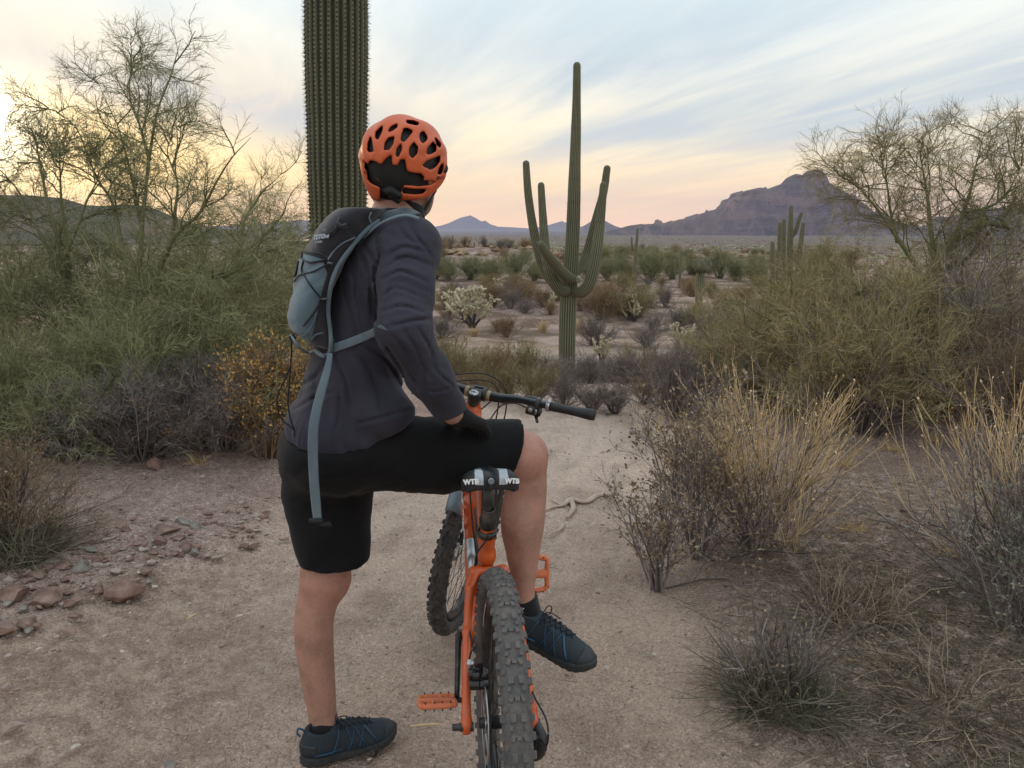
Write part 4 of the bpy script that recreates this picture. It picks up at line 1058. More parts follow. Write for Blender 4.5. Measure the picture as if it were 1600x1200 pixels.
q = g(); q.addm(*lathe([(0, .001), (.0035, .001), (.0036, -.002)], stt+ax_d*.0245, ax_d, 12)); q.addm(*tube_(stt+ax_d*.024+A3(-.010, -.003, 0), stt+ax_d*.024+A3(-.002, .009, 0), .0012, .0012, 5)); q.addm(*tube_(stt+ax_d*.024+A3(.010, -.003, 0), stt+ax_d*.024+A3(.002, .009, 0), .0012, .0012, 5)); q.obj('cap_mark', M_blackp, stem)
def barp(x): a = abs(x); return barc+A3(x, 0, 0)-fo*(.018*sstep(.05, .40, a)+.012*max(a-.12, 0))+ax_d*(.012*sstep(.04, .15, a)+.092*max(a-.08, 0)*(1 if x > 0 else .3))
xs = np.concatenate([np.linspace(-.385, -.16, 8), np.linspace(-.14, .14, 15), np.linspace(.16, .385, 8)])
rad_ = [np.interp(abs(x), [0, .045, .14, .385], [.0168, .0165, .0118, .0112]) for x in xs]
q = g(); q.addm(*tubes(np.array([barp(x) for x in xs])[None], np.array(rad_)[None], 14, True)); bar = q.obj('handlebar', mat('bar_carbon', build=speckle((.010, .013, .016), (.02, .026, .03), 30), rough=.22), bike)
for s_ in (-1, 1):
    q = g(); q.addm(*tubes(np.array([barp(s_*x) for x in (.029, .036, .043)])[None], np.array([[.0176, .0178, .0174]]), 14, True)); q.obj('bar_band', mat('tan_band', (.30, .235, .13), .45), bar)
    gx = np.linspace(.245, .392, 13); gr = np.interp(gx, [.245, .25, .30, .345, .37, .388, .392], [.0165, .0172, .0158, .0175, .0205, .0225, .019])
    q = g(); q.addm(*tubes(np.array([barp(s_*x) for x in gx])[None], gr[None], 14, True, .86)); gp = q.obj('grip', M_rub, bar)
    q = g(); q.addm(*tubes(np.array([barp(s_*x) for x in (.236, .247)])[None], np.array([[.0185, .0185]]), 16, True)); q.addm(*tube_(barp(s_*.241)+A3(0, -.014, .012), barp(s_*.241)+A3(0, .006, .021), .005, .005, 8)); q.obj('lock_ring', M_alu, gp)
    # brake lever with its body, clamp and shifter pod
    q = g(); b0 = barp(s_*.205); q.addm(*lathe([(.0125, -.007), (.0175, -.006), (.0175, .006), (.0125, .007)], b0, (1, 0, 0), 16, True))
    q.addm(*tube([b0+fo*.02-ax_d*.008, b0+fo*.036-ax_d*.014+A3(-s_*.012, 0, 0), b0+fo*.040-ax_d*.018-A3(s_*.055, 0, 0)], [.011, .011, .007], 10, 4))
    q.addm(*tube([b0+fo*.035-ax_d*.014+A3(s_*.006, 0, 0), b0+fo*.050-ax_d*.020+A3(s_*.04, 0, 0), b0+fo*.046-ax_d*.024+A3(s_*.085, 0, 0), b0+fo*.056-ax_d*.026+A3(s_*.118, 0, 0)], [.006, .0055, .0055, .006], 8, 5, True, .6)); q.obj('brake_lever', M_blackp, bar)
    q = g(); q.addm(*box(b0+A3(-s_*.012, 0, 0)+fo*.004-ax_d*.034, (.052, .034, .022), np.stack([A3(1, 0, 0), fo, ax_d], 1), .008)); q.addm(*tube_(b0-ax_d*.042-fo*.01, b0-ax_d*.050-fo*.034+A3(s_*.012, 0, 0), .007, .005, 8, .4)); q.obj('shifter', M_blackp, bar)
    q = g(); q.addm(*lathe([(0, .003), (.008, .002), (.0085, -.002)], b0+A3(-s_*.02, 0, 0)+fo*.004-ax_d*.020-fo*.018, (0, -1, .3), 14)); q.addm(*tube_(b0-ax_d*.012-fo*.016, b0-ax_d*.03-fo*.02, .0035, .003, 8)); q.obj('lever_bolt', M_alu, bar)
# cables from the levers round to the frame
def cab(pts, r=.0024, fn=steer): q = G2(); q.fn = fn; q.addm(*tube(pts, r, 8, 8)); return q.obj('cable', M_rub, bike)
bR = barp(.19)
hf = A3(0, .93, .80)
cab([bR+fo*.035-ax_d*.018, barp(.12)+fo*.055-ax_d*.025, barp(.05)+fo*.085-ax_d*.05, A3(.0, .975, .90), A3(-.03, .93, .86)])
cab([bR-ax_d*.034, barp(.12)+fo*.04-ax_d*.045, barp(.06)+fo*.075-ax_d*.085, A3(.035, .96, .87), A3(.030, .90, .84)])
bL = barp(-.19)
cab([bL+fo*.035-ax_d*.018, barp(-.09)+fo*.06+ax_d*.010, barp(0)+fo*.085+ax_d*.022, barp(.07)+fo*.080-ax_d*.02, A3(.075, .99, .86), A3(.05, .98, .74)])
cab([bL-ax_d*.03, barp(-.1)+fo*.055-ax_d*.02, barp(.0)+fo*.095-ax_d*.01, barp(.045)+fo*.085-ax_d*.045, A3(.05, .97, .84), A3(.035, .88, .80)])
# ---- drive train
ca = nrm(A3(0, -.707, -.707)); crank = Geo(); crank.addm(*tube_(BB-A3(.075, 0, 0), BB+A3(.075, 0, 0), .014))
for s_ in (-1, 1):
    e0 = BB+A3(s_*.070, 0, 0); e1 = e0-s_*-1*0*ca+(ca if s_ < 0 else -ca)*.172+A3(s_*.012, 0, 0)
    crank.addm(*tube([e0, e0*.5+e1*.5, e1], [.019, .015, .014], 12, 3, True, .55, (1, 0, 0)))
cro = crank.obj('crank', M_blackp, bike)
cr_pts = []
q = Geo(); n = 34; prof = []
for i in range(n*4):
    a = 2*pi*i/(n*4); r_ = .066+(.0035 if i % 4 in (1, 2) else 0)
    prof.append((r_*cos(a), r_*sin(a)))
prof = np.array(prof); N_ = len(prof)
Vv = np.concatenate([np.column_stack([np.full(N_, x), prof*k]) for x in (.046, .049) for k in (1, .72)])+A3(0, *BB[1:])
ii = np.arange(N_); jj = (ii+1) % N_
q.add(Vv, np.concatenate([np.stack([ii, jj, N_+jj, N_+ii], 1), np.stack([2*N_+ii, 3*N_+ii, 3*N_+jj, 2*N_+jj], 1), np.stack([ii, 2*N_+ii, 2*N_+jj, jj], 1), np.stack([N_+ii, N_+jj, 3*N_+jj, 3*N_+ii], 1)]))
for i in range(4): a = i*pi/2+.4; q.addm(*tube_(BB+A3(.048, 0, 0), BB+A3(.048, .050*cos(a), .050*sin(a)), .008, .006, 6, .4, (1, 0, 0)))
q.obj('chainring', M_dark, cro)
cas = Geo()
for k, (r_, x_) in enumerate([(.104, .030), (.090, .0335), (.078, .037), (.067, .0405), (.057, .044), (.049, .0475), (.042, .051), (.036, .0545), (.030, .058)]):
    cas.addm(*lathe([(.015, -.0009), (r_, -.0009), (r_, .0009), (.015, .0009)], RA+A3(x_, 0, 0), (1, 0, 0), 40, True))
cas.obj('cassette', M_alu, bike)
# chain: one link after another round ring, sprocket and the two jockey wheels
j1 = A3(.047, .012, .275); j2 = A3(.047, .045, .205)
path = [A3(.047, .44, .4115)]+[BB+A3(.047, .0665*sin(a), .0665*cos(a)) for a in np.linspace(.3, 2.9, 9)]+[j2+A3(0, .02, -.014), j2+A3(0, 0, -.024), j2+A3(0, -.022, .002), j1+A3(0, .022, -.01), j1+A3(0, .018, .018), j1+A3(0, 0, .024)]+[RA+A3(.047, .050*cos(a), .050*sin(a)) for a in np.linspace(R(250), R(85), 8)]+[A3(.047, .44, .4115)]
pth = smooth_path(path, 6); sl_ = np.r_[0, np.cumsum(np.linalg.norm(np.diff(pth, axis=0), axis=1))]; m2 = int(sl_[-1]/.0127); ss = np.linspace(0, sl_[-1], m2)
pp = np.stack([np.interp(ss, sl_, pth[:, k]) for k in range(3)], 1); ch = Geo()
for i in range(m2-1):
    a, b = pp[i], pp[i+1]; d_ = nrm(b-a); o_ = .0034 if i % 2 else .0022
    for s_ in (-1, 1): ch.addm(*tubes(np.stack([a-d_*.003, b+d_*.003])[None]+A3(s_*o_, 0, 0), np.full((1, 2), .0040), 6, True, .22, (1, 0, 0)) if True else None)
    ch.addm(*tube_(a-A3(.0035, 0, 0), a+A3(.0035, 0, 0), .0022, .0022, 6))
tag(ch.obj('chain', M_dark, bike, smooth=False), kind='stuff')
der = Geo(); der.addm(*box((.092, -.012, .305), (.028, .034, .050), bev=.009)).addm(*tube([A3(.084, 0, .345), A3(.098, -.022, .315), A3(.090, -.020, .275), A3(.062, .0, .255)], [.012, .013, .013, .010], 10, 4))
der.addm(*tube([j1+A3(.010, -.004, .012), j1+A3(.010, .008, -.03), j2+A3(.010, .004, -.012)], [.011, .008, .012], 8, 4, True, .22, (1, 0, 0))).addm(*tube([j1+A3(-.008, -.004, .012), j1+A3(-.008, .008, -.03), j2+A3(-.008, .004, -.012)], [.011, .008, .012], 8, 4, True, .22, (1, 0, 0)))
for j_ in (j1, j2): der.addm(*lathe([(0, -.003), (.020, -.003), (.020, .003), (0, .003)], j_, (1, 0, 0), 22))
dr_ = der.obj('derailleur', M_blackp, bike)
Geo().addm(*tube([A3(.092, -.028, .318), A3(.10, -.075, .34), A3(.098, -.07, .395), A3(.084, .02, .40), A3(.078, .10, .40)], .0024, 8, 8)).obj('cable', M_rub, bike)
for q_ in ((.104, -.012, .318), (.104, -.018, .290)): Geo().addm(*lathe([(0, .003), (.004, .003), (.004, -.004)], A3(*q_), (1, -.4, 0), 10)).obj('bolt', M_alu, dr_)
# ---- rear brake caliper on the left stay
cal = Geo().addm(*box((-.048, .045, .452), (.036, .052, .034), bev=.010)).addm(*tube_((-.072, .045, .452), (-.026, .045, .452), .0155, .0155, 18)).addm(*tube_((-.072, .020, .440), (-.028, .020, .440), .012, .012, 14)).obj('brake_caliper', mat('gloss_black', (.008, .008, .009), .12), bike)
Geo().addm(*tube_((-.076, .05, .478), (-.060, .05, .478), .006, .006, 10)).addm(*tube_((-.070, .05, .455), (-.070, .05, .490), .0045, .0045, 10)).obj('banjo_bolt', M_alu, cal)
Geo().addm(*tube([A3(-.070, .05, .490), A3(-.066, .04, .515), A3(-.052, .06, .522), A3(-.056, .10, .49), A3(-.062, .18, .52), A3(-.052, .26, .585), A3(-.03, .34, .62), A3(-.034, .45, .70), A3(-.03, .75, .86)], .0025, 8, 8)).obj('brake_hose', M_rub, bike)
q = G2(); q.fn = steer; q.addm(*box(FX+A3(-.040, -.065, .072), (.030, .036, .052), bev=.009)).obj('brake_caliper', M_blackp, bike)
# ---- platform pedals
def pedal_mesh():
    P_ = Geo(); hw, hl_ = .050, .054
    for s_ in (-1, 1):
        P_.addm(*tube([A3(-.040, s_*hl_*.93, 0), A3(0, s_*hl_, 0), A3(.040, s_*hl_*.93, 0)], [.0085, .0085, .0085], 10, 3, True, .95))
        P_.addm(*tube([A3(s_*.047, -.046, 0), A3(s_*.047, 0, 0), A3(s_*.047, .046, 0)], [.0075, .0080, .0075], 10, 3, True, .95))
        P_.addm(*tube_((s_*.038, -.050, 0), (s_*.047, -.044, 0), .008, .008, 8)).addm(*tube_((s_*.038, .050, 0), (s_*.047, .044, 0), .008, .008, 8))
    P_.addm(*box((0, 0, 0), (.094, .026, .017), bev=.006)).addm(*tube_((-.056, 0, 0), (.045, 0, 0), .0095))
    for s_ in (-1, 1): P_.addm(*box((s_*.010, s_*.030, 0), (.010, .05, .012), bev=.003))
    return P_
def pedal(c, tilt, s_):
    M = np.array(Matrix.Rotation(tilt, 3, 'X')); 
    def tr(V): return V@M.T+c
    q = G2(); P_ = pedal_mesh(); q.fn = tr; q.v = P_.v; q.f3 = P_.f3; q.f4 = P_.f4; q.n = P_.n
    po = q.obj('pedal', mat('pedal_plastic', build=paint((.70, .20, .09), .6, 0, .45)), cro)
    for x in (-.034, -.01, .012, .034):
        for y in (-.054, .054):
            for z in (-1, 1):
                pin = G2(); pin.fn = tr; pin.addm(*tube_((x, y, z*.006), (x, y, z*.0125), .0022, .0018, 6)).obj('pin', M_dark, cro)
    sp = G2(); sp.fn = tr; sp.addm(*tube_((-s_*.075, 0, 0), (-s_*.05, 0, 0), .0075, .0075, 12)).obj('pedal_spindle', M_dark, cro)
pedal(BB+ca*.172+A3(-.136, 0, -.01), R(-19), -1)
pedal(BB-ca*.172+A3(.160, 0, 0), R(88), 1)

# ================================================================ HELMET
HE = v(631.5, 247, 2.135); hrx = (.1015, .134, .1055)
HT = [Hr, nrm(Hf+.10*Hu), nrm(Hu-.10*Hf)]
def zpx(pts): return [(540+a*.15, 170+b*.15) for a, b in pts]
VENTS = [zpx(q) for q in (
 [(450, 235), (475, 195), (530, 165), (535, 185), (490, 220)], [(315, 300), (320, 250), (380, 185), (375, 230), (335, 315)],
 [(235, 430), (240, 360), (262, 300), (285, 440), (250, 445)], [(408, 422), (415, 360), (450, 310), (500, 298), (490, 360), (450, 420)],
 [(580, 325), (590, 270), (610, 212), (640, 208), (692, 235), (650, 290), (605, 338)], [(638, 130), (700, 130), (757, 153), (742, 166), (690, 155), (645, 145)],
 [(775, 290), (785, 255), (810, 245), (840, 290), (840, 320), (805, 352), (785, 330)], [(530, 480), (540, 420), (575, 375), (578, 420), (545, 495)],
 [(668, 440), (675, 400), (712, 358), (745, 400), (740, 460), (695, 505), (672, 480)], [(848, 465), (860, 410), (910, 355), (940, 390), (930, 440), (880, 465)],
 [(808, 590), (850, 550), (975, 500), (970, 550), (930, 600), (885, 627)], [(965, 675), (980, 620), (1005, 580), (1005, 640), (985, 675)],
 [(935, 310), (985, 370), (980, 398), (955, 370)],
 [(190, 550), (235, 588), (262, 545), (300, 552), (345, 580), (380, 585), (430, 520), (472, 490), (478, 592), (540, 600), (575, 540), (610, 535), (625, 620), (640, 660), (720, 680), (780, 682),
  (808, 715), (797, 752), (920, 762), (880, 785), (760, 798), (700, 792), (605, 787), (592, 812), (575, 850), (562, 885), (560, 990), (365, 990), (372, 832), (345, 800), (362, 742), (330, 715), (260, 680), (215, 630)],
 [(605, 830), (700, 845), (828, 845), (800, 875), (720, 882), (600, 872)], [(208, 665), (250, 680), (320, 735), (345, 760), (335, 800), (280, 775), (235, 730)])]
rot = lambda a, b: nrm(A3(sin(a)*cos(b), cos(a)*cos(b), sin(b)))
FRONT = [(a, b) for a in (-70, -35, 0, 35, 70) for b in (28, 58)]+[(-55, 5), (-20, 8), (20, 8), (55, 5)]
def hell(p, g=0.0):
    q = (p-HE)@np.array(HT).T; q[:, 2] = np.where(q[:, 2] < 0, q[:, 2]*.66, q[:, 2]); return ell(q, (0, 0, 0), tuple(r-g for r in hrx))
def ribs(p):
    l = (p-HE)@np.array(HT).T/np.array(hrx)
    a = np.arctan2(l[:, 0], np.abs(l[:, 2])+.6)      # ridges run front to back over the crown
    return .0020*np.cos(a*15)*sstep(-.25, .2, l[:, 2])
def helm_cut(p):
    l = (p-HE)@np.array(HT).T; lim = -.106+.062*sstep(-.05, .11, l[:, 1])
    return lim-l[:, 2]
def shell(p):
    e = hell(p)-ribs(p)
    d = np.maximum(e, -(e+.014)); d = smax(d, helm_cut(p), .006)
    l = (p-HE)@np.array(HT).T
    back = (p-HE)@nrm(HE-A3(0, 0, CAM_Z)) < .012
    q = to_px(p); dep = p[:, 1]
    cut = np.full(len(p), 1.0)
    for P_ in VENTS:
        c = poly_sdf(q, P_)/600.0-.0022; cut = np.minimum(cut, np.where(back, c, 1.0))
    ln = nrm(l/np.array(hrx))
    for a, b in FRONT:
        dr = rot(R(a), R(b)); c = (np.arccos(np.clip(ln@dr, -1, 1))-.17)*.1; cut = np.minimum(cut, np.where(back, 1.0, c))
    return smax(d, -cut, .0045)
def liner(p):
    e = hell(p, .013); d = np.maximum(e, -(e+.016))
    d = smax(d, helm_cut(p)-.002, .006); return d
helmet = empty('bike_helmet', tuple(float(q) for q in HE-A3(0, 0, .1)), label='orange bike helmet with dark vents worn on the head of the rider', cat='helmet')
M_hel = mat('helmet_shell', build=paint((.60, .105, .028), .42, .15, .12))
M_foam = mat('helmet_foam', (.008, .008, .009), .7)
child_of(sdf_obj('shell', shell, HE-.155, HE+.155, .0030, M_hel), helmet)
child_of(sdf_obj('liner', liner, HE-.15, HE+.15, .0042, M_foam), helmet)
def hp(zx, zy, Y): return v(540+zx*.15, 170+zy*.15, Y)
# retention cradle, dial and straps
q = sdf_obj('retention_cradle', lambda p: np.minimum(chain(p, [hp(370, 860, 2.055), hp(470, 855, 2.035), hp(560, 900, 2.035)], [.007, .010, .008], .01), cone(p, hp(500, 900, 2.04), hp(545, 955, 2.045), .012, .008)), hp(330, 1000, 1.99), hp(640, 760, 2.11), .0025, M_foam); child_of(q, helmet)
def strap(pts, w_, name, m_, par, flat=.14, ref=None, n=6):
    o = Geo().addm(*tube(pts, w_, 8, n, True, flat, ref)).obj(name, m_, par)
    return o
M_web = mat('strap_webbing', build=cloth_b((.007, .007, .008), (.014, .014, .015)), spec=.2)
for pts in ([hp(600, 900, 2.07), hp(700, 990, 2.085), hp(800, 1055, 2.115), hp(822, 1120, 2.14)], [hp(935, 860, 2.11), hp(885, 950, 2.125), hp(835, 1050, 2.13), hp(822, 1120, 2.14)], [hp(822, 1120, 2.14), hp(812, 1150, 2.17), hp(760, 1160, 2.22)]):
    child_of(strap(pts, .0095, 'chin_strap', M_web, None, .18, Hr), helmet)
child_of(strap([hp(250, 800, 2.15), hp(285, 900, 2.15), hp(330, 1010, 2.2)], .008, 'chin_strap', M_web, None, .2, Hr), helmet)
child_of(Geo().addm(*tube([hp(783, 1120, 2.128), hp(800, 1105, 2.128), hp(818, 1096, 2.128)], .0022, 6, 3)).obj('strap_buckle', mat('buckle_glint', (.8, .7, .5), .3), None), helmet)
child_of(Geo().addm(*tube([hp(1015, 560, 2.16), hp(1040, 600, 2.15), hp(1042, 640, 2.14), hp(1028, 655, 2.13)], [.004, .006, .006, .003], 8, 4)).obj('visor_pivot', M_foam, None), helmet)
mrk = text_mesh('GIRO', .012, hp(975, 722, 2.098), nrm(A3(.85, .5, .12)), (0, 0, 1), .002, .0003); child_of(link('lettering', mrk, None, mat('dark_print', (.10, .02, .012), .5), False), helmet)

# ================================================================ BACKPACK
PK = [(543, 512, .014, .055), (534, 503, .034, .085), (515, 486, .046, .098), (495, 483, .047, .102), (450, 489, .043, .105), (410, 503, .047, .105), (380, 519, .052, .103), (355, 537, .060, .098), (338, 552, .062, .09), (324, 566, .056, .08)]
pk_c = [v(b, a, 2.02+.0*i) for i, (a, b, _, _) in enumerate(PK)]
M_pack = mat('pack_cloth', build=cloth_b((.020, .019, .026), (.034, .032, .042), sc=8), spec=.3)
M_teal = mat('pack_mesh_pocket', build=cloth_b((.075, .115, .15), (.12, .175, .215), sc=5, weave=900), spec=.3)
M_trim = mat('pack_trim', build=cloth_b((.10, .14, .175), (.15, .20, .24), sc=9), spec=.3)
def pack(p, off=0.0):
    zs = [c[2] for c in pk_c]
    d = loft(p, zs, pk_c, Fw, Rt, [t[2]+off for t in PK], [t[3]+off for t in PK], 2.6)
    d = smin(d, ell(p, v(606, 326, 2.10), (.075, .075, .014), [nrm(Fw-A3(0, 0, .1)), Rt, UP]), .03)      # top flap towards the shoulders
    d += folds(p, A3(.5, 0, -.6), 14, .005, 3)+folds(p, A3(1, 0, .4), 32, .0022, 6)
    return smax(d, p[:, 2]-zs[-1]+.0, .012)
bag = empty('backpack', tuple(float(q) for q in pk_c[0]), label='small dark hiking backpack with blue grey pocket worn on the back of the rider', cat='backpack')
pb = sdf_obj('pack_body', pack, (-.66, 1.86, 1.13), (-.20, 2.30, 1.60), .004, M_pack, relax=1); child_of(pb, bag)
pkt_poly = [(445, 540), (447, 480), (462, 405), (466, 393), (505, 405), (512, 428), (500, 470), (490, 520), (482, 549), (470, 548)]
def pocket(p):
    d = pack(p, .004); inn = pack(p, -.012)
    d = np.maximum(d, -inn); d = smax(d, poly_sdf(to_px(p), pkt_poly)/600.0, .004)
    return np.maximum(d, (p-pk_c[4])@Rt*.0+(p-v(485, 450, 2.10))@A3(0, 1, 0))
po = sdf_obj('mesh_pocket', pocket, (-.66, 1.86, 1.15), (-.40, 2.14, 1.50), .0036, M_teal, relax=1); child_of(po, bag)
def onpack(x, y, off=.003, f_=None):
    """point of the pack's near surface on the sight line of a photo point, kept at the edge when the line misses"""
    Ys = np.linspace(1.80, 2.12, 161); P_ = np.array([v(x, y, Y_) for Y_ in Ys]); d = pack(P_, .004)
    k = np.argmax(d < off) if (d < off).any() else int(np.argmin(d)); return P_[k]
def padd(pts, r, name, m_, flat=1.0, ref=None, off=.003, n=5):
    o = Geo().addm(*tube([onpack(a, b, off) for a, b in pts], r, 8, n, True, flat, ref)).obj(name, m_); return child_of(o, bag)
padd([(493, 548), (505, 556), (515, 551), (517, 535), (516, 515), (513, 490), (514, 465), (518, 442), (527, 418), (540, 398), (556, 378), (574, 358), (592, 345)], .0052, 'piping', M_trim)
padd([(455, 524), (466, 541), (480, 551), (493, 548)], .0035, 'piping', M_trim)
padd([(512, 406), (522, 392), (536, 380), (555, 371)], .0035, 'piping', M_trim, .5)
padd([(466, 408), (463, 425), (460, 432)], .0028, 'elastic_loop', M_web)
padd([(505, 520), (492, 524), (483, 538)], .0030, 'piping', M_trim, .6)
padd([(494, 489), (489, 505), (480, 521), (470, 526)], .0030, 'piping', M_trim, .6)
padd([(471, 404), (473, 393), (488, 395), (503, 399), (513, 407)], .0030, 'pocket_hem', M_web)
padd([(471, 404), (484, 410), (500, 408), (513, 406)], .0026, 'pocket_hem', M_web)
for pts in ([(459, 440), (468, 430), (490, 424), (512, 413)], [(473, 426), (483, 443), (494, 457), (503, 467)], [(504, 468), (494, 484), (478, 505), (460, 522), (456, 527)], [(473, 430), (471, 420), (474, 408)]):
    padd(pts, .0022, 'bungee_cord', M_web)
padd([(512, 410), (519, 412)], .0050, 'cord_loop', M_trim, .4); padd([(502, 467), (510, 467)], .0050, 'cord_loop', M_trim, .4)
padd([(454, 524), (459, 531)], .008, 'cord_lock', M_foam)
padd([(580, 332), (577, 340), (580, 348)], .0045, 'strap_loop', M_trim, .4)
padd([(531, 340), (527, 352), (521, 362), (510, 366)], .0060, 'flap_seam', M_pack, .5); padd([(527, 350), (534, 354), (541, 352)], .0085, 'flap_fold', M_pack, .6)
# lettering and star on the lid
def lid_text(s, size, x, y, b=0.0):
    a0 = onpack(x-8, y+1.2, .001); a1 = onpack(x+8, y-1.2, .001); c = onpack(x, y, .0); xd = nrm(a1-a0); up_ = nrm(onpack(x+3, y-10, .001)-onpack(x-3, y+8, .001))
    n_ = nrm(np.cross(xd, up_)); me = text_mesh(s, size, c+n_*.0025, xd, up_, .003, b); child_of(link('lettering', me, None, mat('pale_print', (.35, .37, .42), .6), False), bag)
lid_text('TETON', .0165, 503, 371, .0006); lid_text('SPORTS', .0075, 499, 379)
cst = onpack(507, 359, .004); g_ = Geo()
for a in (90, 162, 234, 306, 18): g_.addm(*tube_(cst, cst+A3(cos(R(a)), .25*cos(R(a)), sin(R(a)))*.0075, .0018, .0002, 4, .5))
child_of(g_.obj('star_mark', mat('pale_print', (.35, .37, .42), .6)), bag)
# shoulder straps over the shirt
def onbody(x, y, off=.004):
    Ys = np.linspace(1.70, 2.25, 220); P_ = np.array([v(x, y, Y_) for Y_ in Ys]); d = shirt(P_)
    k = np.argmax(d < off) if (d < off).any() else int(np.argmin(d)); return P_[k]
def badd(pts, r, name, m_, flat=.25, ref=None, n=6, off=.004):
    o = Geo().addm(*tube([onbody(a, b, off) for a, b in pts], r, 10, n, True, flat, ref)).obj(name, m_); return child_of(o, bag)
badd([(556, 380), (570, 364), (590, 347), (612, 336), (634, 331), (652, 336)], [.016, .017, .018, .018, .017, .013], 'shoulder_strap', mat('strap_pad', build=cloth_b((.030, .046, .060), (.05, .072, .09), sc=9), spec=.3), .22, A3(.1, -.7, .7))
badd([(568, 371), (590, 352), (612, 341), (634, 336), (655, 341)], .0042, 'strap_edge', M_trim, .5, A3(.1, -.7, .7), off=.012)
badd([(518, 545), (545, 536), (572, 525), (600, 512)], [.0105]*4, 'waist_webbing', M_trim, .12, A3(.3, -1, .1), off=.009)
# webbing hanging from the bag with its open buckle
hg = [v(516, 552, 1.90), v(512, 575, 1.885), v(504, 605, 1.875), v(496, 635, 1.87), v(490, 668, 1.865), v(489, 700, 1.87), v(490, 740, 1.875), v(493, 780, 1.88), v(496, 812, 1.885)]
hs = Geo().addm(*tube(hg, [.006, .0085, .0105, .0115, .012, .0125, .012, .012, .011], 8, 6, True, .12, A3(0, 1, 0))).obj('hanging_strap', M_trim); child_of(hs, bag)
bk = Geo().addm(*box(v(494, 814, 1.88), (.036, .012, .012), bev=.004)).addm(*box(v(508, 819, 1.882), (.030, .010, .010), bev=.003)).addm(*tube_(v(512, 816, 1.88), v(519, 822, 1.88), .004, .002, 8)).obj('buckle', M_foam); child_of(bk, bag)
cd = [v(456, 530, 1.96), v(455, 560, 1.955), v(452, 600, 1.95), v(450, 630, 1.95), v(454, 655, 1.95), v(460, 672, 1.95), v(460, 682, 1.95)]
child_of(Geo().addm(*tube(cd, .0021, 7, 6)).obj('pull_cord', M_web), bag)
cd = [v(454, 572, 1.96), v(444, 595, 1.96), v(435, 615, 1.96), v(433, 635, 1.96), v(440, 655, 1.96), v(452, 665, 1.95), v(460, 672, 1.95)]
child_of(Geo().addm(*tube(cd, .0021, 7, 6)).obj('pull_cord', M_web), bag)

# ================================================================ PLANTS
def grow(P0, D0, L, K, wob, grav, rng):
    N = len(P0); P = np.empty((N, K+1, 3)); P[:, 0] = P0; d = nrm(D0)
    for k in range(K):
        d = nrm(d+rng.normal(size=(N, 3))*wob+A3(0, 0, 1)*grav); P[:, k+1] = P[:, k]+d*(L/K)[:, None]
    return P
def kids(P, n, tmin, tmax, ang, L, K, wob, grav, rng, up=0.0, spread=.25):
    """n side shoots for every polyline"""
    N, M, _ = P.shape; t = rng.uniform(tmin, tmax, (N, n)); f = t*(M-1); i = np.minimum(f.astype(int), M-2); u = f-i; a = np.arange(N)[:, None]
    P0 = P[a, i]*(1-u)[..., None]+P[a, i+1]*u[..., None]; D = nrm(P[a, i+1]-P[a, i]+1e-9)
    R_ = rng.normal(size=D.shape); R_ = nrm(R_-(R_*D).sum(-1, keepdims=True)*D); g_ = ang*rng.uniform(1-spread, 1+spread, (N, n, 1))
    D = D*np.cos(g_)+R_*np.sin(g_)+A3(0, 0, up)
    Ls = (L*rng.uniform(.55, 1.25, (N, n)))*(1.15-.5*t)
    return grow(P0.reshape(-1, 3), D.reshape(-1, 3), Ls.ravel(), K, wob, grav, rng)
def taper(P, r0, r1):
    K = P.shape[1]; return np.linspace(0, 1, K)[None]*(r1-r0)+r0+np.zeros((len(P), 1))
def twigs(g, P, r0, r1, rng): return g.addm(*ribbons(P, taper(P, r0, r1), rng))
def leaves(P0, D, L, Wd, rng, bend=.3):
    """pointed leaves, two quads each folded on the midrib"""
    N = len(P0); D = nrm(D); S = nrm(np.cross(D, nrm(rng.normal(size=(N, 3))))); U_ = np.cross(S, D)
    L = L[:, None]; Wd = Wd[:, None]
    a = P0; m_ = P0+D*L*.5-U_*L*.03; e = P0+D*L-U_*L*bend*.4; l_ = P0+D*L*.48+S*Wd+U_*Wd*.35; r_ = P0+D*L*.48-S*Wd+U_*Wd*.35
    V = np.stack([a, m_, e, l_, r_], 1).reshape(-1, 3); i = np.arange(N)[:, None]*5
    return V, [np.concatenate([i+A3(0, 1, 3)[None].astype(int), i+np.array([[1, 2, 3]]), i+np.array([[0, 4, 1]]), i+np.array([[1, 4, 2]])])]
def veg(name, stops, rough=.8, var=.35):
    def f(t, b):
        r = t.add('ShaderNodeNewGeometry').outputs['Random Per Island']; oi = t.add('ShaderNodeObjectInfo').outputs['Random']
        v_ = t.add('ShaderNodeTexCoord').outputs['Object']
        c = t.ramp(r, stops); n = t.noise(v_, 3.0, 4)
        hs = t.add('ShaderNodeHueSaturation', {'Color': c, 'Hue': t.m('ADD', .485, t.m('MULTIPLY', n, .03)), 'Value': t.m('ADD', 1-var, t.m('ADD', t.m('MULTIPLY', n, var*1.3), t.m('MULTIPLY', oi, var*.7)))})
        t.put(b.inputs['Base Color'], hs.outputs[0]); b.inputs['Roughness'].default_value = rough; b.inputs['Specular IOR Level'].default_value = .2
    return mat(name, build=f)
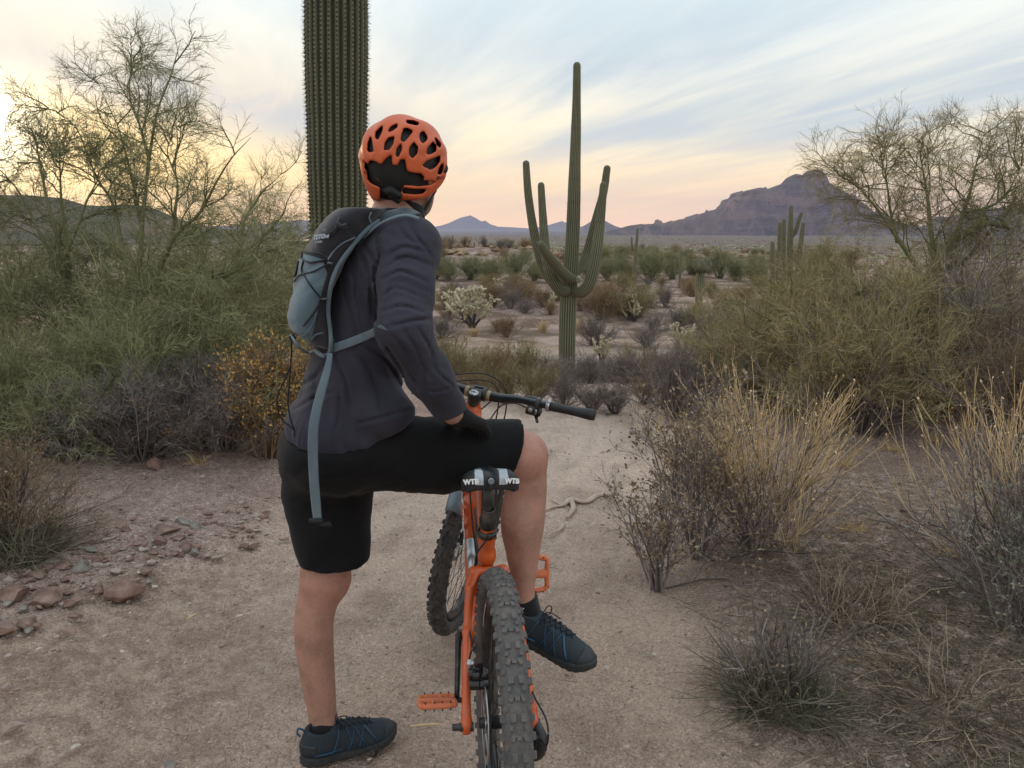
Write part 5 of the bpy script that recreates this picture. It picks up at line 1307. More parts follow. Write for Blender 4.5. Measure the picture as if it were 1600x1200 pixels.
VM = dict(
 pv_bark=veg('palo_verde_bark', [(0, (.13, .13, .065)), (1, (.20, .20, .11))]),
 pv_twig=veg('palo_verde_twigs', [(0, (.15, .155, .075)), (.5, (.235, .235, .12)), (1, (.36, .35, .20))]),
 pv_twig2=veg('dry_palo_verde_twigs', [(0, (.17, .14, .07)), (.5, (.28, .235, .12)), (1, (.42, .36, .20))]),
 grey_twig=veg('grey_dead_twigs', [(0, (.10, .082, .078)), (.6, (.19, .16, .15)), (1, (.36, .31, .29))]),
 brown_twig=veg('brown_twigs', [(0, (.13, .085, .05)), (.5, (.23, .16, .10)), (1, (.36, .26, .17))]),
 straw=veg('straw_stems', [(0, (.42, .27, .13)), (.5, (.64, .46, .25)), (1, (.82, .65, .42))]),
 rust=veg('rust_leaves', [(0, (.28, .15, .045)), (.5, (.45, .25, .075)), (1, (.56, .36, .13))]),
 tan_leaf=veg('dry_tan_leaves', [(0, (.20, .14, .085)), (.5, (.31, .225, .14)), (1, (.40, .31, .20))]),
 olive=veg('olive_leaves', [(0, (.11, .11, .045)), (.5, (.18, .175, .075)), (1, (.26, .245, .12))]),
 sage=veg('sage_leaves', [(0, (.13, .145, .095)), (.5, (.21, .22, .15)), (1, (.32, .32, .23))]),
 green=veg('green_scrub', [(0, (.15, .15, .09)), (.5, (.23, .225, .14)), (1, (.33, .315, .21))]),
 dgrass=veg('dark_grass', [(0, (.075, .07, .048)), (.5, (.13, .12, .08)), (1, (.25, .215, .15))]),
 litter=veg('fallen_twigs', [(0, (.10, .075, .06)), (.5, (.20, .155, .115)), (1, (.42, .33, .22))]))
def rs(s): return np.random.RandomState(s)
def limb_tree(name, label, limbs, seed, dens=(9, 8, 8, 6), Ls=(.75, .38, .24, .12), mats=('pv_bark', 'pv_twig'), up=.10, group=None, tr=(.0017, .0009), base=None, r0=.045, extra=None, cat='tree'):
    """desert tree: traced main limbs, then four orders of ever finer shoots"""
    rng = rs(seed); b = limbs[0][0]; e = empty(name, (b[0], b[1], gz(b[0], b[1])), label=label, cat=cat, group=group)
    off = A3(*e.location)
    lg = Geo(); P1s = []
    for L in limbs:
        pts = np.array([list(q[:3]) for q in L]); rr_ = [q[3] for q in L]
        tt_ = np.linspace(0, 1, len(rr_)); Q = smooth_path(np.hstack([pts, (np.array(rr_)*(.86-.50*tt_**1.5)*np.where(tt_ == 1, .45, 1))[:, None]]), 6); Q[:, :3] += .015*np.stack([vn(Q[:, :3]*4+k*9) for k in range(3)], 1)
        lg.addm(*tubes((Q[:, :3]-off)[None], Q[None, :, 3], 9, True))
        idx = np.linspace(0, len(Q)-1, 14); P1s.append(np.stack([np.interp(idx, np.arange(len(Q)), Q[:, k]) for k in range(3)], 1))
    tag(lg.obj('trunk', VM[mats[0]], e))
    P1 = np.array(P1s)
    P2 = kids(P1, dens[0], .12, 1.0, .85, Ls[0], 5, .20, .02, rng, up*.6); P3 = kids(P2, dens[1], .12, 1, .85, Ls[1], 4, .20, .0, rng, up*.3)
    bg = Geo().addm(*tubes(P2-off, taper(P2, .0062, .0026), 5)); bg.addm(*tubes(P3-off, taper(P3, .0026, .0013), 3))
    tag(bg.obj('branches', VM[mats[0]], e), kind='stuff')
    P4 = kids(P3, dens[2], .1, 1, .7, Ls[2], 3, .18, 0, rng, up*.5); P5 = kids(P4, dens[3], .1, 1, .6, Ls[3], 2, .12, 0, rng)
    cg = Geo(); twigs(cg, P4-off, tr[0], tr[0]*.6, rng); twigs(cg, P5-off, tr[1], tr[1]*.45, rng)
    if extra:
        for (c, r_, n, L_, grav) in extra:                     # thick brushy masses low in the crown
            q = nrm(rng.normal(size=(n, 3)))*rng.uniform(.25, 1, (n, 1))**.6*np.array(r_)+np.array(list(c))
            d = nrm(q-np.array(list(c))+rng.normal(size=(n, 3))*.4+A3(0, 0, .45*r_[2])); A_ = grow(q, d, L_*rng.uniform(.6, 1.3, n), 4, .2, grav, rng)
            twigs(cg, A_-off, tr[0]*1.6, tr[0], rng); B_ = kids(A_, 9, 0, 1, .6, L_*.5, 3, .15, grav*.6, rng); twigs(cg, B_-off, tr[0], tr[1], rng)
            C_ = kids(B_, 3, .1, 1, .5, L_*.25, 2, .1, 0, rng); twigs(cg, C_-off, tr[1]*1.1, tr[1]*.6, rng)
    tag(cg.obj('crown', VM[mats[1]], e), kind='stuff')
    return e
def LP(Y0, Y1, r0, r1, *pts):
    n = len(pts); return [(*at(a, b, Y0+(Y1-Y0)*i/(n-1)), r0+(r1-r0)*i/(n-1)) for i, (a, b) in enumerate(pts)]
# ---- left palo verde group
Tb = at(205, 690, 5.75)
limb_tree('palo_verde_tree', 'tall thin palo verde with bare top twigs against the sunset sky', [
  LP(5.7, 6.3, .042, .008, (200, 690), (190, 600), (189, 504), (203, 455), (217, 413), (222, 333), (233, 253), (248, 173), (268, 118), (283, 60)),
  LP(5.7, 5.6, .034, .007, (200, 640), (196, 507), (241, 437), (266, 381), (285, 356), (312, 333), (335, 290), (362, 247), (393, 213)),
  LP(6.0, 6.6, .020, .005, (222, 370), (213, 317), (200, 253), (180, 193), (150, 120)),
  LP(5.9, 6.4, .022, .005, (205, 470), (190, 380), (177, 320), (153, 280), (117, 200), (72, 165)),
  LP(5.8, 5.9, .018, .004, (262, 400), (273, 333), (277, 283), (263, 233), (283, 195)),
  LP(6.1, 6.2, .016, .004, (235, 250), (220, 200), (205, 150), (212, 80)),
  LP(5.5, 5.4, .022, .006, (241, 437), (297, 434), (343, 432), (385, 410), (425, 388)),
  LP(5.6, 5.0, .024, .006, (210, 600), (227, 553), (280, 507), (332, 497), (385, 515), (440, 560)),
  LP(5.6, 5.1, .018, .005, (215, 580), (250, 545), (308, 541), (343, 556), (376, 592)),
 ], 5, (12, 8, 6, 4), (.42, .25, .16, .09), extra=[(at(250, 520, 5.7), (.75, .5, .36), 200, .34, -.02), (at(180, 620, 5.4), (.8, .5, .30), 260, .32, -.05), (at(330, 470, 5.8), (.6, .5, .26), 140, .32, 0), (at(220, 445, 6.0), (.7, .5, .2), 130, .30, .02), (at(290, 610, 5.3), (.5, .35, .18), 110, .26, -.02)])
limb_tree('palo_verde_tree', 'palo verde at the left edge with pale green trunk before the setting sun', [
  LP(5.6, 6.2, .045, .010, (135, 700), (128, 640), (126, 560), (122, 490), (95, 392), (75, 310), (62, 250), (48, 205)),
  LP(5.9, 6.3, .020, .005, (110, 450), (100, 340), (95, 270), (88, 225)),
  LP(5.7, 5.9, .024, .006, (125, 540), (85, 480), (40, 460), (0, 440)),
  LP(5.8, 6.1, .022, .006, (118, 470), (70, 380), (30, 300), (-20, 245)),
  LP(5.6, 5.4, .022, .007, (110, 590), (88, 530), (82, 500), (50, 478), (12, 470)),
  LP(5.8, 6.2, .016, .005, (100, 400), (130, 330), (150, 290), (165, 255)),
 ], 6, (12, 8, 6, 4), (.42, .25, .16, .09), extra=[(at(60, 560, 5.7), (.8, .5, .42), 260, .34, -.03), (at(40, 430, 6.0), (.7, .5, .24), 170, .32, .02), (at(130, 470, 6.2), (.7, .5, .28), 170, .34, .0), (at(40, 650, 5.2), (.6, .35, .2), 150, .30, -.05)])
limb_tree('palo_verde_tree', 'low pale green palo verde behind the backpack of the rider', [
  LP(8.6, 8.8, .05, .01, (330, 560), (345, 480), (370, 400), (383, 343), (410, 300), (440, 268)),
  LP(8.6, 8.4, .035, .008, (345, 480), (390, 430), (430, 400), (470, 385)),
  LP(8.6, 9.0, .03, .008, (345, 470), (320, 400), (300, 360), (290, 320)),
  LP(8.7, 8.7, .03, .008, (370, 400), (400, 380), (430, 350), (450, 330)),
 ], 7, (10, 8, 7, 4), (.55, .32, .2, .12), extra=[(at(400, 445, 8.6), (.85, .6, .26), 280, .34, .0), (at(310, 445, 9.0), (.8, .6, .3), 200, .34, 0), (at(430, 500, 8.4), (.5, .5, .22), 120, .3, 0)])
# ---- right palo verde group
limb_tree('palo_verde_tree', 'wide olive palo verde at the right with a thick bent bare limb', [
  LP(7.0, 6.7, .075, .03, (1445, 640), (1456, 540), (1452, 441), (1468, 406), (1491, 375), (1529, 352), (1556, 349), (1587, 360), (1640, 372)),
  LP(6.9, 7.0, .03, .01, (1468, 425), (1510, 406), (1537, 372), (1575, 345)),
  LP(6.8, 6.4, .045, .016, (1452, 460), (1387, 448), (1345, 471), (1326, 490), (1330, 520)),
  LP(6.5, 6.0, .035, .010, (1345, 455), (1291, 464), (1245, 483), (1215, 494), (1192, 517), (1165, 550), (1134, 571)),
  LP(6.9, 7.2, .030, .006, (1460, 420), (1452, 333), (1445, 276), (1433, 222)),
  LP(6.8, 7.1, .026, .005, (1493, 374), (1510, 314), (1525, 257), (1540, 195)),
  LP(6.8, 6.8, .028, .006, (1440, 430), (1408, 379), (1375, 333), (1345, 300), (1322, 270)),
  LP(6.8, 6.6, .022, .005, (1510, 330), (1545, 322), (1575, 300), (1600, 250)),
  LP(7.0, 7.2, .022, .005, (1402, 379), (1390, 330), (1385, 285), (1372, 240)),
 ], 15, (13, 8, 7, 4), (.50, .28, .18, .10), ('pv_bark', 'pv_twig2'), extra=[(at(1400, 515, 6.8), (1.2, .7, .42), 420, .34, -.02), (at(1240, 550, 6.6), (.6, .5, .24), 180, .28, -.02), (at(1540, 490, 7.0), (.8, .6, .42), 260, .34, .0), (at(1190, 490, 8.2), (.5, .5, .2), 120, .28, 0), (at(1300, 445, 7.4), (.6, .5, .22), 130, .30, .02)])
def bush(name, label, loc, H, Rr, nst, seed, mats, dens=(5, 5, 4), leaf=None, thin=1.0, tilt=.9, stiff=.10, grav=.0, up=.25, Lk=(.42, .24, .14), group=None, K=5, cat='shrub', parts=True, width=1.0, upper=None):
    """many-stemmed desert shrub: stems, side shoots, twigs and, where the plant has them, leaves"""
    rng = rs(seed); z = gz(loc[0], loc[1]); e = empty(name, (loc[0], loc[1], z), label=label, cat=cat, group=group) if parts else None
    a = rng.uniform(0, 2*pi, nst); t = np.abs(rng.normal(0, .5, nst))*tilt; t = np.clip(t, 0, 1.35)
    P0 = np.stack([np.cos(a)*Rr*.16*rng.uniform(0, 1, nst), np.sin(a)*Rr*.16*rng.uniform(0, 1, nst), np.full(nst, -.02)], 1)
    D = np.stack([np.cos(a)*np.sin(t), np.sin(a)*np.sin(t), np.cos(t)], 1)
    Ln = rng.uniform(.65, 1.08, nst)*(H*np.cos(t)**.7+Rr*np.sin(t))
    P1 = grow(P0, D, Ln, K, stiff, grav, rng); P2 = kids(P1, dens[0], .2, 1, .6, Lk[0]*H, 4, .13, grav, rng, up); P3 = kids(P2, dens[1], .15, 1, .6, Lk[1]*H, 3, .13, grav, rng, up*.5)
    sg = Geo().addm(*tubes(P1, taper(P1, .0055*thin, .0018*thin), 4)); tg = Geo(); twigs(sg, P2, .0022*thin, .0010*thin, rng)
    twigs(tg, P3, .0013*thin, .0006*thin, rng)
    if dens[2]: P4 = kids(P3, dens[2], .1, 1, .6, Lk[2]*H, 2, .12, 0, rng); twigs(tg, P4, .0010*thin, .0005*thin, rng)
    else: P4 = P3
    lg = None
    if leaf:
        nl, LL, LW = leaf; src = P4 if dens[2] else P3; i = rng.randint(0, len(src), nl); t = rng.uniform(.1, 1, nl)*(src.shape[1]-1); k = np.minimum(t.astype(int), src.shape[1]-2); u = (t-k)[:, None]
        p = src[i, k]*(1-u)+src[i, k+1]*u; d = nrm(src[i, k+1]-src[i, k])+rng.normal(size=(nl, 3))*.6+A3(0, 0, .2)
        lg = leaves(p, d, LL*rng.uniform(.6, 1.3, nl), LW*rng.uniform(.7, 1.2, nl), rng)
    if not parts:
        g_ = Geo(); g_.addm(np.concatenate(sg.v), [np.concatenate(sg.f4)]); ns = sum(map(len, sg.f4)); g_.addm(np.concatenate(tg.v), [np.concatenate(tg.f4)])
        nt = sum(map(len, tg.f4)); Fs = [np.concatenate(g_.f4)]; V = np.concatenate(g_.v)
        mi = [np.zeros(ns, int), np.ones(nt, int)]
        if lg: Fs.append(lg[1][0]+len(V)); V = np.concatenate([V, lg[0]]); mi.append(np.full(len(lg[1][0]), 2))
        me = mk(name, V, Fs, np.concatenate(mi)); [me.materials.append(VM[m_]) for m_ in mats]; return me
    sg.obj('stems', VM[mats[0]], e); tag(tg.obj('twigs', VM[mats[1]], e), kind='stuff')
    if lg: tag(Geo().addm(*lg).obj('leaves', VM[mats[2]], e, smooth=False), kind='stuff')
    return e
# right of the palo verde: tangle of grey dead shrubs and brown brush in front of it
bush('dead_shrub', 'tangled grey dead shrub with long bare branches at the right edge', at(1520, 655, 5.9)[:2], 1.0, 1.25, 46, 31, ('grey_twig', 'grey_twig'), (7, 6, 3), thin=1.7, tilt=1.4, stiff=.17)
bush('brown_shrub', 'dense brown shrub in front of the palo verde and behind the straw stems', at(1340, 668, 5.7)[:2], .80, .9, 80, 32, ('grey_twig', 'pv_twig2', 'rust'), (8, 7, 4), (3500, .012, .004), thin=1.2, tilt=1.2, stiff=.14)
bush('brown_shrub', 'rusty brown shrub between the dead shrub and the palo verde trunk', at(1450, 640, 6.4)[:2], .95, 1.0, 70, 33, ('brown_twig', 'pv_twig2', 'olive'), (8, 7, 4), (4200, .014, .0045), thin=1.2, tilt=1.1, stiff=.14)
bush('brown_shrub', 'dark brown shrub at the right edge behind the straw clump', at(1590, 690, 5.0)[:2], .65, .8, 70, 34, ('grey_twig', 'brown_twig', 'tan_leaf'), (7, 6, 3), (1200, .012, .004), thin=1.1, tilt=1.1, stiff=.14)
bush('olive_shrub', 'olive shrub at the left foot of the right palo verde', at(1180, 625, 6.7)[:2], .62, .7, 70, 35, ('brown_twig', 'pv_twig2', 'olive'), (8, 7, 3), (2500, .012, .004), tilt=1.1)
bush('grey_shrub', 'low purple grey shrub right of the rider and left of the straw clump', at(1060, 640, 6.3)[:2], .42, .6, 70, 36, ('grey_twig', 'grey_twig', 'tan_leaf'), (7, 6, 3), (1500, .010, .004), tilt=1.2)
# straw clump by the trail
def straw_clump(label, loc, seed, n, H, Rr, lean=(0, 0), nin=45):
    rng = rs(seed); z = gz(*loc); e = empty('straw_shrub', (*loc, z), label=label, cat='shrub')
    def fan(n, r_, t_, H_, K, wob, grav=.03):
        a = rng.uniform(0, 2*pi, n); t = np.clip(np.abs(rng.normal(0, t_, n)), 0, 1.45); rr_ = r_*np.sqrt(rng.uniform(0, 1, n))
        P0 = np.stack([np.cos(a)*rr_, np.sin(a)*rr_*.8, np.full(n, -.01)], 1); D = np.stack([np.cos(a)*np.sin(t)+lean[0], np.sin(a)*np.sin(t)+lean[1], np.cos(t)], 1)
        return grow(P0, D, H_*rng.uniform(.6, 1.08, n), K, wob, grav, rng)
    P1 = fan(nin, Rr*.18, .72, H*.86, 6, .15, .045); P2 = kids(P1, 6, .2, .95, .6, H*.34, 4, .16, .05, rng, .3); P3 = kids(P2, 3, .2, 1, .6, H*.15, 3, .16, .03, rng, .2)
    g_ = Geo().addm(*tubes(P1, taper(P1, .0050, .0022), 5)); g_.addm(*tubes(P2, taper(P2, .0026, .0013), 3)); g_.obj('stems', VM['grey_twig'], e)
    g_ = Geo(); twigs(g_, P3, .0014, .0007, rng); P0_ = fan(200, Rr*.5, 1.3, H*.6, 4, .2, .0); twigs(g_, P0_, .0015, .0008, rng); tag(g_.obj('twigs', VM['grey_twig'], e), kind='stuff')
    # straw shoots rise from the ends of the dark stems
    src = np.concatenate([P1[:, 3:5].reshape(-1, 3), P2[:, 2:4].reshape(-1, 3)]); k = rng.randint(0, len(src), n); q = src[k]
    D = nrm(q*A3(.9, .9, .25))*.75+rng.normal(size=(n, 3))*.20+A3(0, 0, .85)
    S1 = grow(q, D, H*rng.uniform(.22, .56, n)*np.clip(1.25-q[:, 2]/H*.6, .5, 1.2), 5, .10, .05, rng); S2 = kids(S1, 2, .3, .95, .35, H*.16, 3, .10, .06, rng, .3)
    g_ = Geo().addm(*tubes(S1, taper(S1, .0017, .0008), 4)); g_.addm(*tubes(S2, taper(S2, .0012, .0006), 3)); tag(g_.obj('straw_shoots', VM['straw'], e), kind='stuff')
    # small dry seed heads
    ends = np.concatenate([S1[:, -1], S2[:, -1]]); ends = ends[rng.uniform(size=len(ends)) < .35]; D = rng.normal(size=(len(ends), 3))+A3(0, 0, 1)
    tag(Geo().addm(*leaves(ends, D, np.full(len(ends), .014), np.full(len(ends), .004), rng)).obj('seed_heads', VM['straw'], e, smooth=False), kind='stuff')
    return e
straw_clump('large dry clump of pale straw stems beside the trail', at(1185, 850, 3.62)[:2], 41, 460, .74, .46, nin=30)
straw_clump('tall yellow straw clump at the right edge of the photo', at(1610, 930, 3.05)[:2], 42, 150, .86, .38, (-.15, .1), 30)
bush('leafy_dry_shrub', 'small dry shrub with tan leaves at the edge of the trail', at(1026, 925, 3.22)[:2], .38, .24, 20, 43, ('grey_twig', 'grey_twig', 'tan_leaf'), (5, 4, 2), (900, .020, .0065), thin=1.0, tilt=.9, stiff=.13)
bush('leafy_dry_shrub', 'shrub with tan leaves against the left side of the straw clump', at(1095, 862, 3.52)[:2], .66, .30, 26, 44, ('grey_twig', 'grey_twig', 'tan_leaf'), (5, 5, 2), (1900, .022, .0072), thin=1.0, tilt=.8, stiff=.13)
bush('grey_green_shrub', 'grey green leafy shrub under the yellow straw at the right edge', at(1590, 1000, 2.75)[:2], .42, .45, 40, 45, ('grey_twig', 'grey_twig', 'sage'), (6, 5, 2), (1700, .018, .004), thin=1.0, tilt=1.2, stiff=.13)
def tuft(name, label, loc, seed, n, H, Rr, m_, droop=-.10, thin=1.0, t_=1.0, group=None):
    rng = rs(seed); e = empty(name, (*loc, gz(*loc)), label=label, cat='grass', group=group)
    a = rng.uniform(0, 2*pi, n); t = np.clip(np.abs(rng.normal(0, .6*t_, n)), .05, 1.5); rr_ = Rr*np.sqrt(rng.uniform(0, 1, n))
    P0 = np.stack([np.cos(a)*rr_, np.sin(a)*rr_, np.full(n, -.01)], 1); D = np.stack([np.cos(a)*np.sin(t), np.sin(a)*np.sin(t), np.cos(t)], 1)+rng.normal(size=(n, 3))*.2
    P = grow(P0, D, H*rng.uniform(.3, 1.1, n), 6, .24, droop, rng); P[:, :, 2] = np.maximum(P[:, :, 2], .004+.01*rng.uniform(size=(n, 1))); g_ = Geo(); twigs(g_, P, .0026*thin, .0007*thin, rng); tag(g_.obj('blades', VM[m_], e), kind='stuff'); return e
tuft('grass_tuft', 'large dark grass tuft low on the ground at the bottom right', at(1215, 1095, 2.36)[:2], 51, 620, .29, .13, 'dgrass', -.16, .8, 1.8)
bush('dead_shrub', 'small leafless twiggy shrub growing out of the dark grass tuft', at(1210, 1075, 2.42)[:2], .26, .36, 26, 52, ('grey_twig', 'grey_twig', 'tan_leaf'), (4, 3, 2), (160, .014, .0045), tilt=1.1, stiff=.15)
tuft('grass_tuft', 'thin dry grass tuft left of the leafy shrub by the trail', at(1330, 985, 2.9)[:2], 53, 500, .26, .16, 'litter', -.12, .8, 1.3)
tuft('grass_tuft', 'dry grass at the right edge below the straw clump', at(1500, 1120, 2.3)[:2], 54, 420, .28, .24, 'litter', -.14, .8, 1.6)
# ---- left side shrubs
bush('grey_shrub', 'dark grey leafless shrub beside the rusty shrub at the trail edge', at(345, 722, 5.0)[:2], .42, .60, 80, 61, ('grey_twig', 'grey_twig', 'tan_leaf'), (8, 7, 4), (500, .010, .004), thin=.9, tilt=1.1, stiff=.13)
bush('grey_shrub', 'grey shrub with pale seed tips in front of the palo verde', at(225, 742, 4.8)[:2], .40, .60, 70, 62, ('grey_twig', 'grey_twig', 'sage'), (8, 7, 4), (1500, .009, .004), thin=.9, tilt=1.1, stiff=.13)
bush('grey_shrub', 'low dark shrub under the palo verde near the left edge', at(110, 745, 4.75)[:2], .36, .62, 60, 63, ('grey_twig', 'pv_twig', 'olive'), (8, 6, 3), (500, .010, .004), thin=.9, tilt=1.2, stiff=.14)
bush('green_shrub', 'bright green broom of fine twigs drooping at the left edge', at(40, 735, 5.0)[:2], .62, .7, 70, 64, ('pv_twig', 'pv_twig'), (8, 7, 4), thin=1.0, tilt=1.2, stiff=.12)
bush('green_shrub', 'green broom of fine twigs among the grey shrubs', at(235, 700, 5.2)[:2], .72, .6, 60, 65, ('pv_twig', 'pv_twig'), (8, 7, 4), thin=1.0, tilt=1.0, stiff=.12)
bush('rust_shrub', 'rust coloured leafy shrub close behind the rider', at(418, 705, 4.95)[:2], .60, .40, 50, 66, ('brown_twig', 'brown_twig', 'rust'), (7, 6, 3), (6500, .020, .0065), tilt=.8, stiff=.12)
bush('olive_shrub', 'olive shrub behind the rusty shrub and the dead cactus trunk', at(415, 625, 7.2)[:2], .7, .6, 50, 67, ('brown_twig', 'olive', 'olive'), (7, 6, 3), (2200, .012, .004), tilt=.9)
bush('dry_shrub', 'low dry brown shrub over dark grass at the left edge of the trail', at(0, 868, 3.42)[:2], .38, .32, 60, 68, ('grey_twig', 'brown_twig', 'tan_leaf'), (7, 6, 3), (1700, .012, .004), thin=.9, tilt=1.2, stiff=.13)
tuft('grass_tuft', 'dark green grass below the dry shrub at the left edge', at(25, 880, 3.3)[:2], 69, 800, .34, .16, 'dgrass', -.10, .9, 1.2)
for i, (px_, py_, Y_) in enumerate(((405, 700, 5.1), (455, 715, 5.0), (310, 735, 4.7), (450, 700, 5.3), (1385, 745, 5.2), (1320, 760, 4.8), (1450, 720, 5.4), (1220, 870, 3.6), (1330, 880, 3.7), (1480, 900, 3.4))):
    tuft('grass_tuft', 'small pale straw tuft growing at the edge of the bare ground', at(px_, py_, Y_)[:2], 70+i, 90, .12, .04, 'straw', -.03, .6, .8, 'small pale grass tufts')
# fallen twigs and dead leaves under the shrubs on the right
def ground_litter(name, n, xr, yr, keep, L, seed, m_, r_=.0013):
    rng = rs(seed); x = rng.uniform(*xr, n*3); y = yr[0]*(yr[1]/yr[0])**rng.uniform(0, 1, n*3); k = rng.uniform(size=n*3) < keep(x, y); x = x[k][:n]; y = y[k][:n]; n = len(x)
    a = rng.uniform(0, 2*pi, n); P0 = np.stack([x, y, gz_np(x, y)+.006], 1); D = np.stack([np.cos(a), np.sin(a), rng.normal(0, .12, n)], 1)
    P = grow(P0, D, L*rng.uniform(.2, 1.2, n)**1.5, 3, .16, 0, rng); P[..., 2] = np.maximum(P[..., 2], gz_np(P[..., 0], P[..., 1])+.003)
    g_ = Geo(); twigs(g_, P, r_, r_*.5, rng); return tag(g_.obj(name, VM[m_]), kind='stuff')
kR_ = lambda x, y: np.clip(sstep(.45, 1.25, x-.12*(y-2))*(.35+.65*(fbm(np.stack([x*1.6, y*1.6, 0*x], 1), 3) > -.1)), .012, 1)
ground_litter('plant_litter', 16000, (.2, 3.4), (1.5, 4.6), kR_, .085, 81, 'litter')
ground_litter('plant_litter', 5500, (.5, 3.4), (1.5, 3.6), kR_, .17, 82, 'dgrass', .0016)
ground_litter('plant_litter', 1500, (-3.6, .8), (1.7, 7), lambda x, y: np.clip(.05+sstep(-1, -2, x), 0, 1), .05, 83, 'litter', .0011)

# ================================================================ CACTI
def cactus_b(lo, hi, foot=None, fz=0, tip=None):
    def f(t, b):
        v_ = t.add('ShaderNodeTexCoord').outputs['Object']; at_ = t.add('ShaderNodeAttribute', attribute_name='rib').outputs['Fac']
        n = t.noise(v_, 2.2, 5, .6); c = t.ramp(n, [(.35, lo), (.65, hi)])
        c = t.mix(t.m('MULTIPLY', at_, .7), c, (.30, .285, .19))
        c = t.mix(t.m('MULTIPLY', t.m('SUBTRACT', 1.0, t.smooth(at_, .0, .25)), .55), c, (.035, .040, .022))          # spiny crests are paler; groove shade is painted in to deepen the ribs
        band = t.noise(t.vm('MULTIPLY', v_, (.2, .2, 5.0)), 1.6, 4, .6)
        c = t.mix(t.m('MULTIPLY', t.smooth(band, .5, .66), .35), c, (.10, .085, .055))
        if foot is not None:
            z_ = t.add('ShaderNodeSeparateXYZ', {0: v_}).outputs[2]
            c = t.mix(t.m('MULTIPLY', t.m('SUBTRACT', 1.0, t.smooth(t.m('ADD', z_, t.m('MULTIPLY', n, .8)), fz-.3, fz+.6)), .8), c, foot)
        t.put(b.inputs['Base Color'], c); b.inputs['Roughness'].default_value = .8
        bp = t.add('ShaderNodeBump', {'Height': t.noise(v_, 40, 4), 'Strength': .4, 'Distance': .01}); t.put(b.inputs['Normal'], bp.outputs[0])
    return f
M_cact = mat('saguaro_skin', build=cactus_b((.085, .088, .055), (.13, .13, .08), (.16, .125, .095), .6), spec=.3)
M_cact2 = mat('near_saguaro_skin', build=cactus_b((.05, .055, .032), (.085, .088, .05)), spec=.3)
M_spine = mat('cactus_spines', (.055, .045, .04), .8); M_spine2 = mat('pale_spines', (.30, .27, .20), .8)
def column(path, nr=18, depth=.10, seed=0, sub=6, rs_=None, cap=True):
    """ribbed stem along (x,y,z,r) path; returns V, F, rib attribute, and crest points"""
    Q = smooth_path(path, sub); P = Q[:, :3]; r_ = Q[:, 3].copy()
    if cap:                                              # rounded tip
        d = nrm(P[-1]-P[-2]); R_ = r_[-1]; ex = [(P[-1]+d*R_*h, R_*sqrt(max(1-h*h, 0))) for h in (.35, .65, .85, .96, 1.0)]
        P = np.vstack([P]+[e[0][None] for e in ex]); r_ = np.r_[r_, [max(e[1], R_*.03) for e in ex]]
    K = len(P); T = np.gradient(P, axis=0); T = nrm(T); S = np.empty_like(P); s0 = nrm(np.cross(T[0], A3(.3, 1, .1)))
    for k in range(K): s0 = nrm(s0-(s0@T[k])*T[k]); S[k] = s0
    B = np.cross(T, S); per = 6; M_ = nr*per; a = np.arange(M_)*2*pi/M_
    prof = np.abs(np.cos(a*nr/2)); prof = prof**1.2                 # crest=1, groove=0
    wob = 1+.05*vn(np.stack([P[:, 2]*2.2+seed, P[:, 0]*0, P[:, 1]*0], 1))
    dd = np.full(K, depth); 
    rad_ = (r_*wob)[:, None]*(1-dd[:, None]*(1-prof[None]))
    V = P[:, None]+rad_[..., None]*(np.cos(a)[None, :, None]*S[:, None]+np.sin(a)[None, :, None]*B[:, None])
    i = np.arange(K-1)[:, None]*M_; j = np.arange(M_)[None]; j2 = (j+1) % M_
    F = np.stack([i+j, i+j2, i+M_+j2, i+M_+j], -1).reshape(-1, 4)
    crest = V[:, ::per]; N_ = nrm(crest-P[:, None])
    return V.reshape(-1, 3), F, np.tile(prof**4, K), (crest, N_)
def col_obj(name, path, m_, parent, off, nr=18, depth=.10, seed=0, sub=6):
    V, F, at_, cr = column(path, nr, depth, seed, sub); me = mk(name, V-off, F); a = me.attributes.new('rib', 'FLOAT', 'POINT'); a.data.foreach_set('value', at_.astype(np.float32))
    return link(name, me, parent, m_), cr
def spines(crest, N_, off, step, L, rng, n=6, r_=.0011):
    """clusters of needles set along every rib"""
    K, R_, _ = crest.shape; sl = np.r_[0, np.cumsum(np.linalg.norm(np.diff(crest.mean(1), axis=0), axis=1))]; ss = np.arange(0, sl[-1], step)
    idx = np.interp(ss, sl, np.arange(K)); k = np.minimum(idx.astype(int), K-2); u = (idx-k)[:, None, None]
    C = (crest[k]*(1-u)+crest[k+1]*u).reshape(-1, 3); D = nrm(N_[k]).reshape(-1, 3)
    C = np.repeat(C, n, 0); D = np.repeat(D, n, 0); d = D*.9+rng.normal(size=D.shape)*.55; Lr = L*rng.uniform(.35, 1.2, len(C))
    P = np.stack([C-D*.003, C+nrm(d)*Lr[:, None]], 1)-off; return ribbons(P, np.tile([[r_, r_*.3]], (len(C), 1)), rng)
def cup(a, b, Y_, rpx): q = at(a, b, Y_); return (*q, rpx*sqrt(q.y**2+(q.z-CAM_Z)**2)/FPX)
